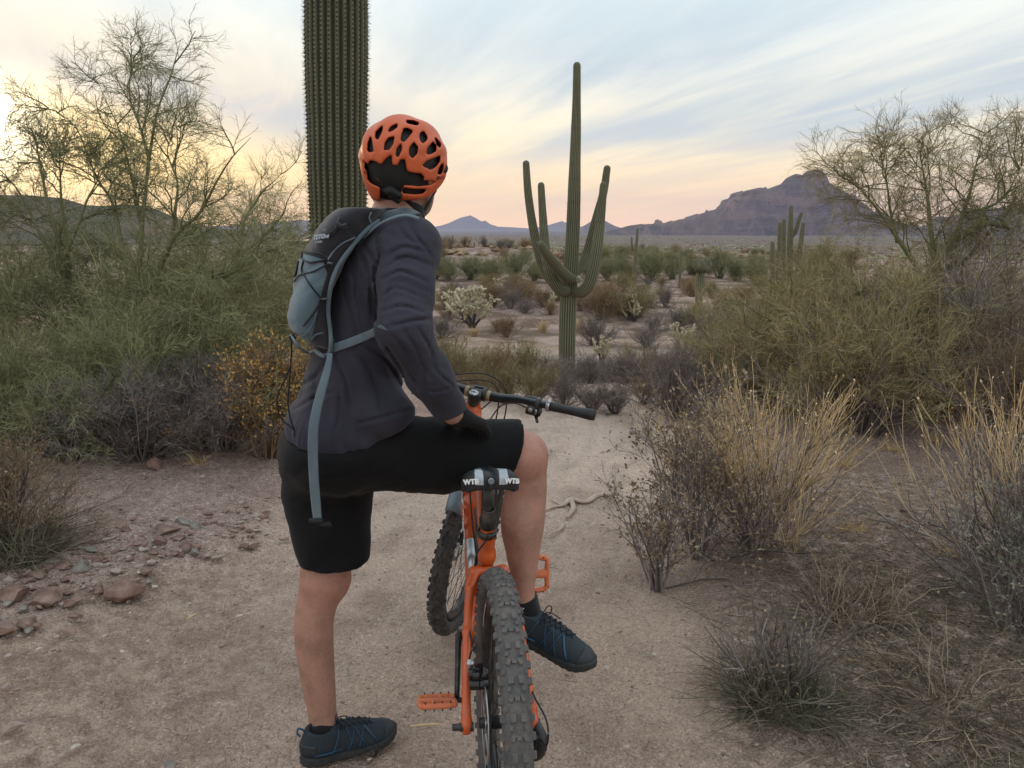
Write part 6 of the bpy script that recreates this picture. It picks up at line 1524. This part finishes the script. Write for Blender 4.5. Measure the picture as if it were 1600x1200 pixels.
# near saguaro behind the rider: top lies above the frame
e0 = at(529, 668, 6.05); e = empty('saguaro', (e0.x, e0.y, gz(e0.x, e0.y)), label='thick near saguaro trunk rising out of frame behind the rider', cat='cactus'); off = A3(*e.location)
pth = [(e0.x+.005, e0.y, -.1, .19), (e0.x, e0.y, .5, .198), (*at(528, 350, 6.05), .206), (*at(527, 250, 6.05), .214), (*at(526, 150, 6.05), .222), (*at(525.5, 50, 6.05), .224), (*at(525, -60, 6.05), .222), (*at(525, -250, 6.05), .215), (*at(526, -480, 6.05), .19), (*at(527, -600, 6.05), .14)]
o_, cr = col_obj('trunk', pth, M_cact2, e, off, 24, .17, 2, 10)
tag(Geo().addm(*spines(*cr, off, .030, .030, rs(5), 9, .0012)).obj('spines', M_spine, e), kind='stuff')
# ring of black areoles under each needle cluster
def pads(crest, N_, off, step, s_, m_, parent):
    K = len(crest); sl = np.r_[0, np.cumsum(np.linalg.norm(np.diff(crest.mean(1), axis=0), axis=1))]; ss = np.arange(0, sl[-1], step)
    idx = np.interp(ss, sl, np.arange(K)); k = np.minimum(idx.astype(int), K-2); u = (idx-k)[:, None, None]; C = (crest[k]*(1-u)+crest[k+1]*u).reshape(-1, 3)-off
    oc = np.array([(1, 0, 0), (-1, 0, 0), (0, 1, 0), (0, -1, 0), (0, 0, 1.2), (0, 0, -1.2)])*s_; Fo = np.array([(0, 2, 4), (2, 1, 4), (1, 3, 4), (3, 0, 4), (2, 0, 5), (1, 2, 5), (3, 1, 5), (0, 3, 5)])
    V = (C[:, None]+oc[None]).reshape(-1, 3); F = (Fo[None]+np.arange(len(C))[:, None, None]*6).reshape(-1, 3)
    return tag(Geo().add(V, F).obj('areoles', m_, parent), kind='stuff')
pads(*cr, off, .030, .0075, M_spine, e)
# the tall saguaro with five arms
YS = 14.5; b0 = at(886, 604, YS); e = empty('saguaro', (b0.x, b0.y, gz(b0.x, b0.y)), label='tall saguaro with five upturned arms in the middle', cat='cactus'); off = A3(*e.location)
zz_ = e.location.z-.15
main = [(b0.x, b0.y, zz_, .125)]+[cup(*q) for q in ((886, 590, YS, 11.5), (886, 540, YS, 13.5), (887.5, 480, YS, 14), (890, 440, YS, 13), (893, 400, YS, 11.5), (896, 340, YS, 10.8), (898, 270, YS, 9.2), (900, 200, YS, 7.6), (901, 150, YS, 6.3), (901.5, 103, YS, 5.6))]
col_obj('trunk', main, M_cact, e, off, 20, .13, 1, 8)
arms_ = [[(884, 450, YS, 7.5), (872, 449, YS-.05, 8.5), (856, 430, YS-.1, 8.3), (843, 400, YS-.1, 7.8), (832, 350, YS-.1, 7.0), (825, 300, YS-.1, 6.2), (822, 256, YS-.1, 5.2)],
         [(886, 455, YS-.12, 8), (874, 452, YS-.35, 9.5), (862, 432, YS-.45, 9), (853, 395, YS-.45, 8), (848, 335, YS-.4, 6.3), (845.5, 290, YS-.4, 5.2)],
         [(896, 436, YS-.2, 7), (884, 431, YS-.5, 9), (868, 414, YS-.8, 8.6), (853, 395, YS-1.05, 7.3), (845, 382, YS-1.15, 6.0)],
         [(896, 456, YS-.1, 7.5), (910, 456, YS-.2, 9.5), (922, 440, YS-.25, 9.8), (931, 400, YS-.25, 9), (938, 345, YS-.2, 7.4), (943, 290, YS-.2, 5.8)],
         [(896, 428, YS+.15, 6), (907, 418, YS+.3, 7.5), (918, 394, YS+.4, 8), (931, 345, YS+.4, 7.2), (943, 300, YS+.4, 6.4), (948.5, 264, YS+.4, 5.6)]]
for i, a_ in enumerate(arms_): col_obj('arm', [cup(*q) for q in a_], M_cact, e, off, 16, .14, i, 7)
Geo().addm(*tubes(np.array([list(at(903+3*cos(a), 437+3*sin(a), YS-.25)) for a in np.linspace(0, 6.28, 9)])[None]-off, np.full((1, 9), .03), 6)).obj('scar', M_spine2, e)
def saguaro(label, parts_, Y_, nr=12, m_=M_cact, gnd=True, group=None, sub=4):
    q = parts_[0][0]; b = at(q[0], q[1], Y_); e = empty('saguaro', (b.x, b.y, gz(b.x, b.y)), label=label, cat='cactus', group=group); off = A3(*e.location)
    for i, L in enumerate(parts_):
        L2 = [cup(a_[0], a_[1], Y_+(a_[3] if len(a_) > 3 else 0), a_[2]) for a_ in L]
        if i == 0: L2 = [(L2[0][0], L2[0][1], min(off[2]-.15, L2[0][2]-.1), L2[0][3])]+L2
        col_obj('trunk' if i == 0 else 'arm', L2, m_, e, off, nr, .14, i+3, sub)
    return e
saguaro('stout green saguaro with a crown of stubby arms right of the tall one', [[(1091, 490, 4.6), (1092, 460, 6), (1094, 435, 6.6), (1096, 415, 5), (1097, 403, 2.6)],
  [(1094, 424, 3), (1089, 422, 3.6, -.2), (1086, 415, 3.8, -.25), (1086, 408, 3, -.25)], [(1096, 424, 3), (1104, 422, 3.6, -.2), (1108, 415, 3.8, -.2), (1108, 408, 3, -.2)], [(1095, 424, 3), (1096, 420, 4, -.5), (1097, 413, 3.8, -.6), (1097, 408, 3, -.6)],
  [(1094, 420, 3), (1090, 414, 3.2, .2), (1091, 406, 2.8, .3)], [(1096, 420, 3), (1102, 414, 3.2, .2), (1103, 405, 2.8, .3)]], 30)
saguaro('thin dark saguaro with one short arm against the foothills', [[(991, 432, 2.3), (993, 400, 2.6), (995, 375, 2.3), (996, 358, 1.6)], [(993, 392, 1.5), (988, 388, 1.8), (987, 378, 1.7), (987, 371, 1.2)]], 46)
saguaro('slim saguaro with two low arms left of the stout one', [[(1062, 440, 2), (1063, 420, 2.4), (1065, 392, 1.7)], [(1062, 428, 1.4), (1057, 424, 1.7), (1055, 414, 1.5), (1054, 408, 1.2)], [(1063, 426, 1.4), (1067, 423, 1.6), (1068, 416, 1.4)]], 44)
saguaro('thin saguaro with a thin arm just left of the stout one', [[(1077, 435, 1.8), (1078, 410, 2), (1081, 390, 1.4)], [(1077, 418, 1.2), (1074, 412, 1.4), (1074, 403, 1.1)]], 52)
saguaro('distant saguaro pole on the reddish rise', [[(741, 398, 1.2), (741, 388, 1.3), (741, 379, .9)]], 68)
for i, (a, b, c) in enumerate(((1140, 428, 408), (1153, 424, 412), (1172, 430, 412), (945, 398, 386), (1020, 404, 396), (1126, 421, 405), (426, 368, 352), (430, 372, 360))):
    saguaro('tiny distant saguaro standing in the far scrub', [[(a, b, 1.2), (a, (b+c)/2, 1.5), (a+1, c, 1.0)]]+([[(a, (b+c)/2+2, .8), (a+4, (b+c)/2, 1.1), (a+5, c+6, .9)]] if i % 2 == 0 else []), 70+5*i, 8, group='tiny distant saguaros')
# group of saguaros on the right, each a plant of its own
for lab, L in (('short saguaro at the left of the group by the right palo verde', [[(1207, 470, 4.4), (1207, 420, 4.4), (1207, 380, 3.3)]]),
               ('narrow saguaro second from left in the right hand group', [[(1216, 470, 4.4), (1217, 410, 4.4), (1219, 350, 3.2)]]),
               ('tallest saguaro of the right hand group with a slanting arm', [[(1234, 470, 4.8), (1234, 400, 5.0), (1235, 360, 4.4), (1236, 324, 2.9)], [(1236, 372, 2.6), (1243, 362, 3.2), (1248, 346, 3), (1252, 334, 2.4)]]),
               ('saguaro leaning right at the right end of the group', [[(1244, 470, 4.4), (1248, 410, 4.4), (1255, 350, 3.1)]]),
               ('saguaro between the narrow one and the tallest of the group', [[(1223, 470, 4.0), (1224, 410, 4.2), (1225, 345, 3.0)]])):
    saguaro(lab, L, 21+rg.uniform(-.8, .8), 14)
# weathered saguaro trunk by the left palo verde
b = at(325, 610, 7.9); e = empty('dead_saguaro', (b.x, b.y, gz(b.x, b.y)), label='weathered grey saguaro stump with split ribs behind the left palo verde', cat='cactus')
M_wood = mat('weathered_wood', build=speckle((.13, .10, .085), (.30, .25, .20), 5, bump=.5, bscale=30, bdist=.01, stretch=(1, 1, .15)))
for i in range(17):
    a = i*2*pi/17; r_ = .15+.012*sin(i*2.3); h = .95+.14*sin(i*1.9)
    Geo().addm(*tube([A3(r_*cos(a), r_*sin(a), -.1), A3(r_*1.03*cos(a+.03), r_*1.03*sin(a+.03), h*.5), A3(r_*.96*cos(a), r_*.96*sin(a), h)], [.028, .025, .017], 6, 4)).obj('rib', M_wood, e)
Geo().addm(*tube([A3(0, 0, -.1), A3(0, 0, .4), A3(0, 0, .82)], [.12, .12, .10], 12, 3)).obj('core', M_spine, e)
# cholla: woody stem, cream spiny joints
M_cholla = mat('cholla_joints', build=isl_mat([(0, (.30, .27, .17)), (.5, (.48, .43, .29)), (1, (.62, .56, .40))]))
M_chw = mat('cholla_stem', (.045, .035, .03), .9)
def cholla(label, loc, H, seed, group=None, n=62):
    rng = rs(seed); e = empty('cholla', (*loc, gz(*loc)), label=label, cat='cactus', group=group)
    st = grow(np.zeros((5, 3)), nrm(rng.normal(size=(5, 3))*A3(.45, .3, 0)+A3(0, 0, 1)), H*rng.uniform(.6, .95, 5), 5, .16, .12, rng); st[:, 0, 2] = -.1
    Geo().addm(*tubes(st, taper(st, .05*H/1.7, .03*H/1.7), 7)).obj('stem', M_chw, e)
    A_ = kids(st, n//5, .25, 1.0, .8, H*.22, 3, .2, .05, rng, .25); B_ = kids(A_, 3, .3, 1, .8, H*.13, 2, .2, 0, rng, .1)
    g_ = Geo().addm(*tubes(A_, taper(A_, .040*H/1.7, .034*H/1.7), 6, True)).addm(*tubes(B_, taper(B_, .038*H/1.7, .03*H/1.7), 6, True)); g_.addm(*tubes(st[:, 2:], taper(st[:, 2:], .05*H/1.7, .045*H/1.7), 7, True))
    sp_ = []
    for Q in (A_, B_, st[:, 2:]):
        m_ = 170; i = rng.randint(0, len(Q), m_*20); k = rng.randint(0, Q.shape[1]-1, m_*20); u = rng.uniform(0, 1, (m_*20, 1)); p = Q[i, k]*(1-u)+Q[i, k+1]*u; sp_.append(np.stack([p, p+nrm(rng.normal(size=p.shape))*.075*H/1.7], 1))
    sp_ = np.concatenate(sp_); g_.addm(*ribbons(sp_, np.tile([[.004*H/1.7, .001]], (len(sp_), 1)), rng)); tag(g_.obj('joints', M_cholla, e), kind='stuff'); return e
cholla('cream coloured cholla with a leaning cluster of spiny joints', at(738, 498, 26)[:2], 1.62, 3)
cholla('smaller cream cholla leaning left of the main one', at(722, 478, 27.5)[:2], 1.2, 4)
for i, (a, b, Y_, h) in enumerate(((940, 560, 17.5, .75), (1068, 520, 19, .9), (990, 492, 27, 1.0), (775, 455, 36, .9), (1140, 560, 14.5, .6), (865, 470, 30, .8), (375, 560, 9.5, .75))):
    cholla('low pale green cholla '+('right of the tall saguaro foot', 'far right before the stout saguaro', 'right of the tall saguaro, farther back', 'behind the cream cholla', 'by the right palo verde', 'left of the tall saguaro arms', 'behind the left palo verde')[i], at(a, b, Y_)[:2], h, 10+i, 'low chollas in the scrub', 20)

# ================================================================ SCRUB OF THE FLAT
def proto(kind, seed):
    f = dict(grey=lambda: bush('grey_scrub', '', (0, 0), .5, .55, 46, seed, ('grey_twig', 'grey_twig', 'tan_leaf'), (6, 5, 2), (900, .018, .006), thin=1.6, tilt=1.15, parts=False, Lk=(.45, .28, .2)),
             brown=lambda: bush('brown_scrub', '', (0, 0), .55, .55, 46, seed, ('brown_twig', 'brown_twig', 'rust'), (6, 5, 2), (1100, .020, .006), thin=1.7, tilt=1.1, parts=False, Lk=(.45, .28, .2)),
             olive=lambda: bush('olive_scrub', '', (0, 0), .75, .6, 44, seed, ('brown_twig', 'pv_twig2', 'olive'), (6, 5, 2), (2400, .024, .008), thin=1.8, tilt=1.0, parts=False, Lk=(.4, .26, .18)),
             green=lambda: bush('green_scrub', '', (0, 0), 1.5, 1.3, 60, seed, ('pv_bark', 'pv_twig', 'green'), (7, 6, 3), (5200, .045, .012), thin=3.2, tilt=1.0, parts=False, Lk=(.34, .22, .15)),
             straw=lambda: bush('straw_scrub', '', (0, 0), .38, .35, 60, seed, ('straw', 'straw', 'straw'), (4, 3, 0), (60, .012, .004), thin=1.5, tilt=.9, parts=False))
    return f[kind]()
LAB = dict(grey=('grey_scrub', 'low purple grey bursage shrub on the desert flat', 'grey bursage shrubs on the flat'), brown=('brown_scrub', 'low rusty brown shrub on the desert flat', 'rusty brown shrubs on the flat'),
           olive=('olive_scrub', 'olive leafy creosote shrub on the desert flat', 'olive creosote shrubs on the flat'), green=('green_scrub', 'large rounded green shrub beyond the sandy wash', 'large green shrubs beyond the wash'),
           straw=('straw_scrub', 'short pale straw tuft on the sandy flat', 'straw tufts on the flat'))
PM = {k: [proto(k, 200+i*7+j) for j in range(4 if k in ('grey', 'brown', 'olive') else 3)] for i, k in enumerate(LAB)}
rq = rs(77); NP = 0
def plant(kind, x, y, s):
    global NP
    nm, lab, grp = LAB[kind]; me = PM[kind][rq.randint(len(PM[kind]))]; o = bpy.data.objects.new(nm, me); COL.objects.link(o)
    o.location = (x, y, gz(x, y)-.02); o.rotation_euler = (0, 0, rq.uniform(0, 2*pi)); o.scale = (s*rq.uniform(.85, 1.15), s*rq.uniform(.85, 1.15), s*rq.uniform(.85, 1.15)); tag(o, lab, 'shrub', grp); NP += 1
def pl(kind, px_, py_, s, Y_=None):
    """shrub whose foot stands on the ground seen at a photo point"""
    Ys = np.geomspace(4, 300, 500); P_ = np.array([list(at(px_, py_, y)) for y in Ys]) if Y_ is None else None
    if P_ is not None: k = np.argmax(P_[:, 2] < gz_np(P_[:, 0], P_[:, 1])); Y_ = Ys[k] if k else 60
    q = at(px_, py_, Y_); plant(kind, q.x, q.y, s*(.42 if q.y < 7.5 else .47 if q.y < 10 else .62 if q.y < 16.5 else .80 if kind != 'green' else .72))
# nearest row behind the bars, on the lip of the drop
for k, a, b, s, Y_ in (('grey', 700, 650, .8, 6.9), ('brown', 745, 655, .95, 7.2), ('olive', 790, 655, .85, 7.0), ('olive', 835, 660, .9, 6.9), ('grey', 880, 655, .9, 6.8), ('grey', 925, 655, .9, 6.7), ('grey', 960, 660, .85, 6.6), ('brown', 1005, 655, .85, 7.0), ('grey', 1040, 655, .9, 6.9),
    ('grey', 1090, 655, 1., 6.9), ('olive', 720, 640, .9, 8.4), ('brown', 770, 640, 1.1, 8.6), ('olive', 820, 635, 1.1, 8.8), ('grey', 860, 640, 1.1, 8.5), ('grey', 920, 635, 1.2, 8.6), ('grey', 975, 635, 1.2, 8.8), ('brown', 1030, 635, 1.1, 8.9), ('grey', 1080, 630, 1.3, 9), ('brown', 1130, 630, 1.2, 8.8),
    ('grey', 900, 610, 1.3, 11.5), ('grey', 950, 600, 1.3, 12), ('brown', 1000, 600, 1.2, 12.5), ('grey', 1050, 600, 1.3, 12), ('olive', 755, 605, 1.2, 12), ('olive', 1110, 600, 1.3, 12), ('olive', 700, 620, 1.1, 10), ('olive', 985, 578, 1.1, 14.5), ('grey', 925, 575, 1.2, 15), ('grey', 1040, 580, 1.2, 15), ('olive', 1085, 560, 1.3, 16)):
    pl(k, a, b, s, Y_)
for k, a, b, s in (('brown', 790, 528, 1.0), ('brown', 778, 520, .8), ('grey', 690, 530, 1.2), ('brown', 700, 500, 1.3), ('grey', 725, 505, 1), ('brown', 770, 480, 1.6), ('brown', 810, 475, 1.7), ('brown', 850, 480, 1.5), ('grey', 820, 490, 1.0), ('brown', 940, 500, 1.9), ('brown', 965, 490, 1.2),
    ('olive', 985, 500, 1.5), ('olive', 1000, 480, 1.4), ('grey', 930, 540, 1.4), ('brown', 945, 475, 1.4), ('grey', 1040, 480, 1.3), ('grey', 1020, 520, 1.0), ('grey', 1060, 515, 1.3), ('grey', 1100, 520, 1.5), ('brown', 1130, 500, 1.6), ('grey', 1010, 545, 1.2), ('grey', 1105, 530, 1.7), ('brown', 1160, 480, 1.6),
    ('straw', 848, 520, 1), ('straw', 905, 520, 1.2), ('straw', 740, 528, 1), ('green', 700, 440, 1.0), ('green', 735, 437, 1.1), ('green', 765, 440, 1.1), ('green', 805, 436, 1.0), ('green', 835, 440, .8), ('green', 950, 440, .9), ('green', 970, 437, 1.), ('green', 1015, 440, 1.6), ('green', 1050, 437, 1.1), ('green', 1125, 435, 1.2),
    ('green', 1150, 440, 1.1), ('green', 1180, 445, 1.3), ('green', 680, 435, 1.1), ('green', 920, 440, .9), ('green', 1085, 432, 1.0)):
    pl(k, a, b, s)
for i in range(390):
    y = 15*(150/15)**rq.uniform(0, 1)**.8; lo_, hi_ = -.34*y, .42*y; x = rq.uniform(lo_, hi_)
    if -3.5 < x < 5.5 and y < 27: continue
    if abs(x-1.0) < .9 and abs(y-14.5) < 1.2: continue
    if abs(x-1.3)/y < .02 and y < 15: continue
    k = rq.choice(['grey', 'brown', 'olive', 'brown', 'brown', 'olive', 'grey', 'green' if y > 45 else 'grey']); plant(k, x, y, rq.uniform(.6, 1.3)*(1 if k != 'green' else .55)*(.85+.35*(y > 50)))
ORD = ['leftmost', 'second', 'third', 'fourth', 'fifth', 'sixth', 'seventh', 'eighth', 'ninth', 'tenth', 'eleventh', 'twelfth', 'thirteenth', 'fourteenth', 'fifteenth', 'sixteenth', 'seventeenth', 'eighteenth', 'nineteenth', 'twentieth']
KD = {'grey_scrub': 'purple grey', 'brown_scrub': 'rusty brown', 'olive_scrub': 'olive leafy', 'green_scrub': 'large green', 'straw_scrub': 'pale straw'}
bins = {}
for o in [q for q in COL.objects if q.name.split('.')[0] in KD and not q.parent]:
    x, y = o.location.x, o.location.y; u = to_px(np.array([list(o.location)]))[0, 0]
    zn = 'in the row behind the handlebar' if y < 10 else 'around the tall saguaro foot' if y < 17 else 'on the sandy flat' if y < 28 else 'beyond the sandy flat' if y < 48 else 'near the far rise' if y < 85 else 'far off below the mountains'
    sc = 'left of the cholla' if u < 715 else 'between cholla and tall saguaro' if u < 885 else 'right of the tall saguaro' if u < 1020 else 'near the stout saguaro' if u < 1180 else 'by the right palo verde'
    if y < 10: sc = 'under the bar' if 715 < u < 935 else ('left of the bar' if u < 715 else 'right of the grip')
    bins.setdefault((o.name.split('.')[0], zn, sc), []).append((u, o))
for (nm, zn, sc), L in bins.items():
    L.sort(key=lambda t: t[0])
    for i, (u, o) in enumerate(L): o['label'] = ('%s shrub %s, %s' % (KD[nm], zn, sc)) if len(L) == 1 else ('%s %s shrub %s, %s' % (ORD[min(i, 19)]+('' if i == 0 else ' from left'), KD[nm], zn, sc))
# beyond that the scrub cannot be counted: one mass of small clumps
def far_scrub(name, n, y0, y1, m_, smin, smax, seed, el=.55):
    rng = rs(seed); y = y0*(y1/y0)**rng.uniform(0, 1, n); x = y*rng.uniform(-.78, .78, n); s_ = rng.uniform(smin, smax, n)*(1+.0015*y)
    d = fbm(np.stack([x*.02, y*.012, 0*x], 1), 3) > -.25; x, y, s_ = x[d], y[d], s_[d]; n = len(x)
    V0, F0 = stone_unit(rng, 1, .5); P_ = np.stack([x, y, gz_np(x, y)], 1)
    sub = 3; P_ = np.repeat(P_, sub, 0); s2 = np.repeat(s_, sub); P_[:, :2] += rng.normal(size=(len(P_), 2))*s2[:, None]*.6; sz = s2[:, None]*rng.uniform(.4, .9, (len(P_), 3))*A3(1, 1, el*1.5)
    a = rng.uniform(0, 6.28, len(P_)); Q = V0[None]*sz[:, None]; Q = np.stack([Q[..., 0]*np.cos(a)[:, None]-Q[..., 1]*np.sin(a)[:, None], Q[..., 0]*np.sin(a)[:, None]+Q[..., 1]*np.cos(a)[:, None], Q[..., 2]], -1)+P_[:, None]
    F = F0[None]+np.arange(len(P_))[:, None, None]*len(V0); return tag(Geo().add(Q.reshape(-1, 3), F.reshape(-1, 3)).obj(name, VM[m_], smooth=False), kind='stuff')
far_scrub('distant_scrub', 2600, 90, 1100, 'green', .35, .85, 91, .4); far_scrub('distant_scrub', 3200, 70, 800, 'brown_twig', .3, .75, 92, .45); far_scrub('distant_scrub', 1500, 60, 600, 'brown_twig', .3, .7, 93, .45)

# ================================================================ ROCKS, ROOTS
M_redrock = mat('red_rock', build=speckle((.10, .05, .04), (.20, .115, .09), 14, (.30, .20, .16), bump=.8, bscale=35, bdist=.006))
M_greyrock = mat('grey_rock', build=speckle((.13, .12, .105), (.27, .24, .21), 16, bump=.7, bscale=40, bdist=.005))
M_brownrock = mat('brown_rock', build=speckle((.14, .085, .065), (.28, .18, .14), 16, bump=.7, bscale=40, bdist=.005))
def rock(label, px_, py_, wpx, asp, seed, m_, group=None, cut=5, yaw=0.0, sink=.30):
    ang = PITCH+atan2(py_-600, FPX); Y_ = (CAM_Z-.06)/tan(ang); q = at(px_, py_, Y_); w_ = wpx/FPX*sqrt(Y_*Y_+2)/2; rng = rs(seed)
    bm = bmesh.new(); bmesh.ops.create_icosphere(bm, subdivisions=4 if wpx > 30 else 3, radius=1); V = np.array([v_.co[:] for v_ in bm.verts]); F = np.array([[v_.index for v_ in f.verts] for f in bm.faces]); bm.free()
    for _ in range(cut+9):                                 # broken facets
        d = nrm(rng.normal(size=3)*A3(1, 1, .8)); h = rng.uniform(.38, .72); k = V@d-h; V = V-np.maximum(k, 0)[:, None]*d
    V = V*(1+.05*fbm(V*2.5+seed, 3)[:, None]+.03*fbm(V*9+seed, 2)[:, None])*1.25; V = V*A3(w_, w_*.8, w_*asp); c_, s_ = cos(yaw), sin(yaw); V = V@np.array([[c_, s_, 0], [-s_, c_, 0], [0, 0, 1]])
    o = link('rock', mk('rock', V, F), None, m_, False); o.location = (q.x, q.y, gz(q.x, q.y)+w_*asp*(1-sink*1.4)); return tag(o, label, 'rock', group)
rock('large angular dark red rock beside the left edge of the trail', 191, 926, 76, .50, 3, M_redrock, yaw=.2)
rock('grey green stone above and left of the large red rock', 127, 893, 30, .62, 4, M_greyrock)
rock('rounded purple brown rock at the left edge below the others', 10, 998, 44, .55, 5, M_brownrock)
rock('purple brown rock touching the rounded one at the left edge', 42, 985, 36, .5, 6, M_brownrock)
rock('flat red slab left of the large red rock', 76, 940, 60, .36, 7, M_redrock, yaw=.3)
rock('low red rock at the far left above the rounded ones', 22, 942, 52, .38, 8, M_redrock)
rock('reddish stone next to the grey green stone', 104, 893, 26, .6, 9, M_redrock)
rock('flat brown stone below the dry shrub', 62, 907, 30, .42, 10, M_brownrock)
rock('red boulder half under the grey shrubs at the trail edge', 243, 742, 32, .85, 12, M_redrock, yaw=.5)
rock('dark flat rock in the rubble halfway to the shrubs', 262, 832, 44, .4, 13, M_brownrock)
rock('flat grey rock at the right of the rubble line', 304, 822, 24, .45, 14, M_greyrock)
rock('wide grey flat rock just above the rubble line', 284, 818, 30, .42, 15, M_greyrock)
rock('small dark red rock in the middle of the rubble', 198, 838, 20, .55, 16, M_redrock)
rock('small grey pebble alone near the bottom of the trail', 267, 1165, 20, .5, 17, M_greyrock)
rock('brown pebble left of the shoe at the bottom', 376, 1176, 10, .6, 18, M_brownrock)
rock('dark reddish stone on the gravel right of the straw clump', 1411, 800, 14, .6, 19, M_redrock)
rr = rs(9)
for i in range(46):
    t = rr.uniform(); 
    if i < 32: a = rr.uniform(0, 330); b = 975-.50*a+rr.normal()*20+8; lab = 'small %s stone in the rubble on the left, %s' % (['red', 'brown', 'dark red', 'grey'][i % 4], 'near the left edge' if a < 110 else 'left of the rider' if a < 230 else 'nearest the shrubs'); g_ = 'rubble stones on the left'
    else: a = rr.uniform(1370, 1500); b = rr.uniform(770, 900); lab = 'small dark stone on the gravel right of the straw clump'; g_ = 'stones on the right gravel'
    rock(lab, a, b, rr.uniform(9, 24)*(1 if i < 32 else .55), rr.uniform(.4, .7), 100+i, [M_redrock, M_brownrock, M_redrock, M_greyrock][i % 4], g_)
M_root = mat('bleached_root', build=speckle((.36, .27, .21), (.50, .39, .31), 18, bump=.5, bscale=60, bdist=.004))
e0 = at(905, 790, 4.2); e = empty('tree_root', (e0.x, e0.y, gz(e0.x, e0.y)), label='pale bleached root crossing the trail right of the knee', cat='root'); off = A3(*e.location)
for pts, r_ in (([(838, 800), (862, 789), (880, 785), (893, 776), (915, 780), (935, 770), (962, 768)], [.004, .012, .016, .026, .022, .028, .008]), ([(893, 778), (896, 790), (886, 804)], [.020, .020, .012]), ([(882, 814), (872, 824), (852, 833)], [.014, .010, .003]), ([(880, 786), (868, 780), (856, 776)], [.012, .008, .003])):
    P_ = []
    for a, b in pts:
        Y_ = CAM_Z/tan(PITCH+atan2(b-600, FPX)); q = at(a, b, Y_); P_.append(A3(q.x, q.y, gz(q.x, q.y)-.007)-off)
    Geo().addm(*tube(P_, [k*.75 for k in r_], 9, 6, True, .6, A3(0, 0, 1))).obj('root', M_root, e)
for (a, b, dx, dy, L) in ((292, 970, .5, 1, .055), (640, 1138, 1, .12, .10)):
    Y_ = CAM_Z/tan(PITCH+atan2(b-600, FPX)); q = at(a, b, Y_); z = gz(q.x, q.y); d = nrm(A3(dx, dy, 0))*L
    o = Geo().addm(*tube([A3(0, 0, .005), d*.5+A3(.004, 0, .008), d+A3(0, 0, .005)], [.0022, .0032, .001], 6, 4)).obj('dry_stick', VM['straw']); o.location = (q.x, q.y, z)
    tag(o, 'pale dry stick lying alone on the trail at the left' if a < 400 else 'thin dry stick on the sand beside the toe of the shoe', 'stick')
def ordinalize(group, noun, place, split=None):
    L = [(to_px(np.array([list(o.location)]))[0], o) for o in COL.objects if o.get('group') == group]; B = {}
    for u, o in L: B.setdefault(split(u, o) if split else '', []).append((u[0], o))
    for k, S in B.items():
        S.sort(key=lambda t: t[0])
        for i, (u, o) in enumerate(S): o['label'] = ('%s%s %s %s, %s' % (ORD[min(i, 19)] if len(S) > 1 else 'only', ' from left' if i and len(S) > 1 else '', k, noun, place)).replace('  ', ' ')
ordinalize('small pale grass tufts', 'straw tuft', 'small, growing on bare ground', lambda u, o: 'pale' if u[0] < 800 else 'right side pale')
ordinalize('tiny distant saguaros', 'tiny distant saguaro', 'standing in the far scrub', lambda u, o: 'left side' if u[0] < 700 else 'right side')
ordinalize('stones on the right gravel', 'small dark stone', 'on the gravel right of the straw clump', lambda u, o: 'nearer' if u[1] > 830 else 'farther')
ordinalize('rubble stones on the left', 'rubble stone', 'left of the trail', lambda u, o: ('upper ' if u[1] < 860 else 'lower ' if u[1] > 930 else 'middle ')+('grey' if 'grey' in o['label'] else 'brown' if 'brown' in o['label'] else 'dark red' if 'dark' in o['label'] else 'red'))
bpy.context.view_layer.update()
print('plants', NP, 'objects', len(SC.objects), 'tris', sum(sum(len(p.vertices)-2 for p in m_.polygons) if len(m_.polygons) < 500 else len(m_.polygons)*2 for m_ in bpy.data.meshes))
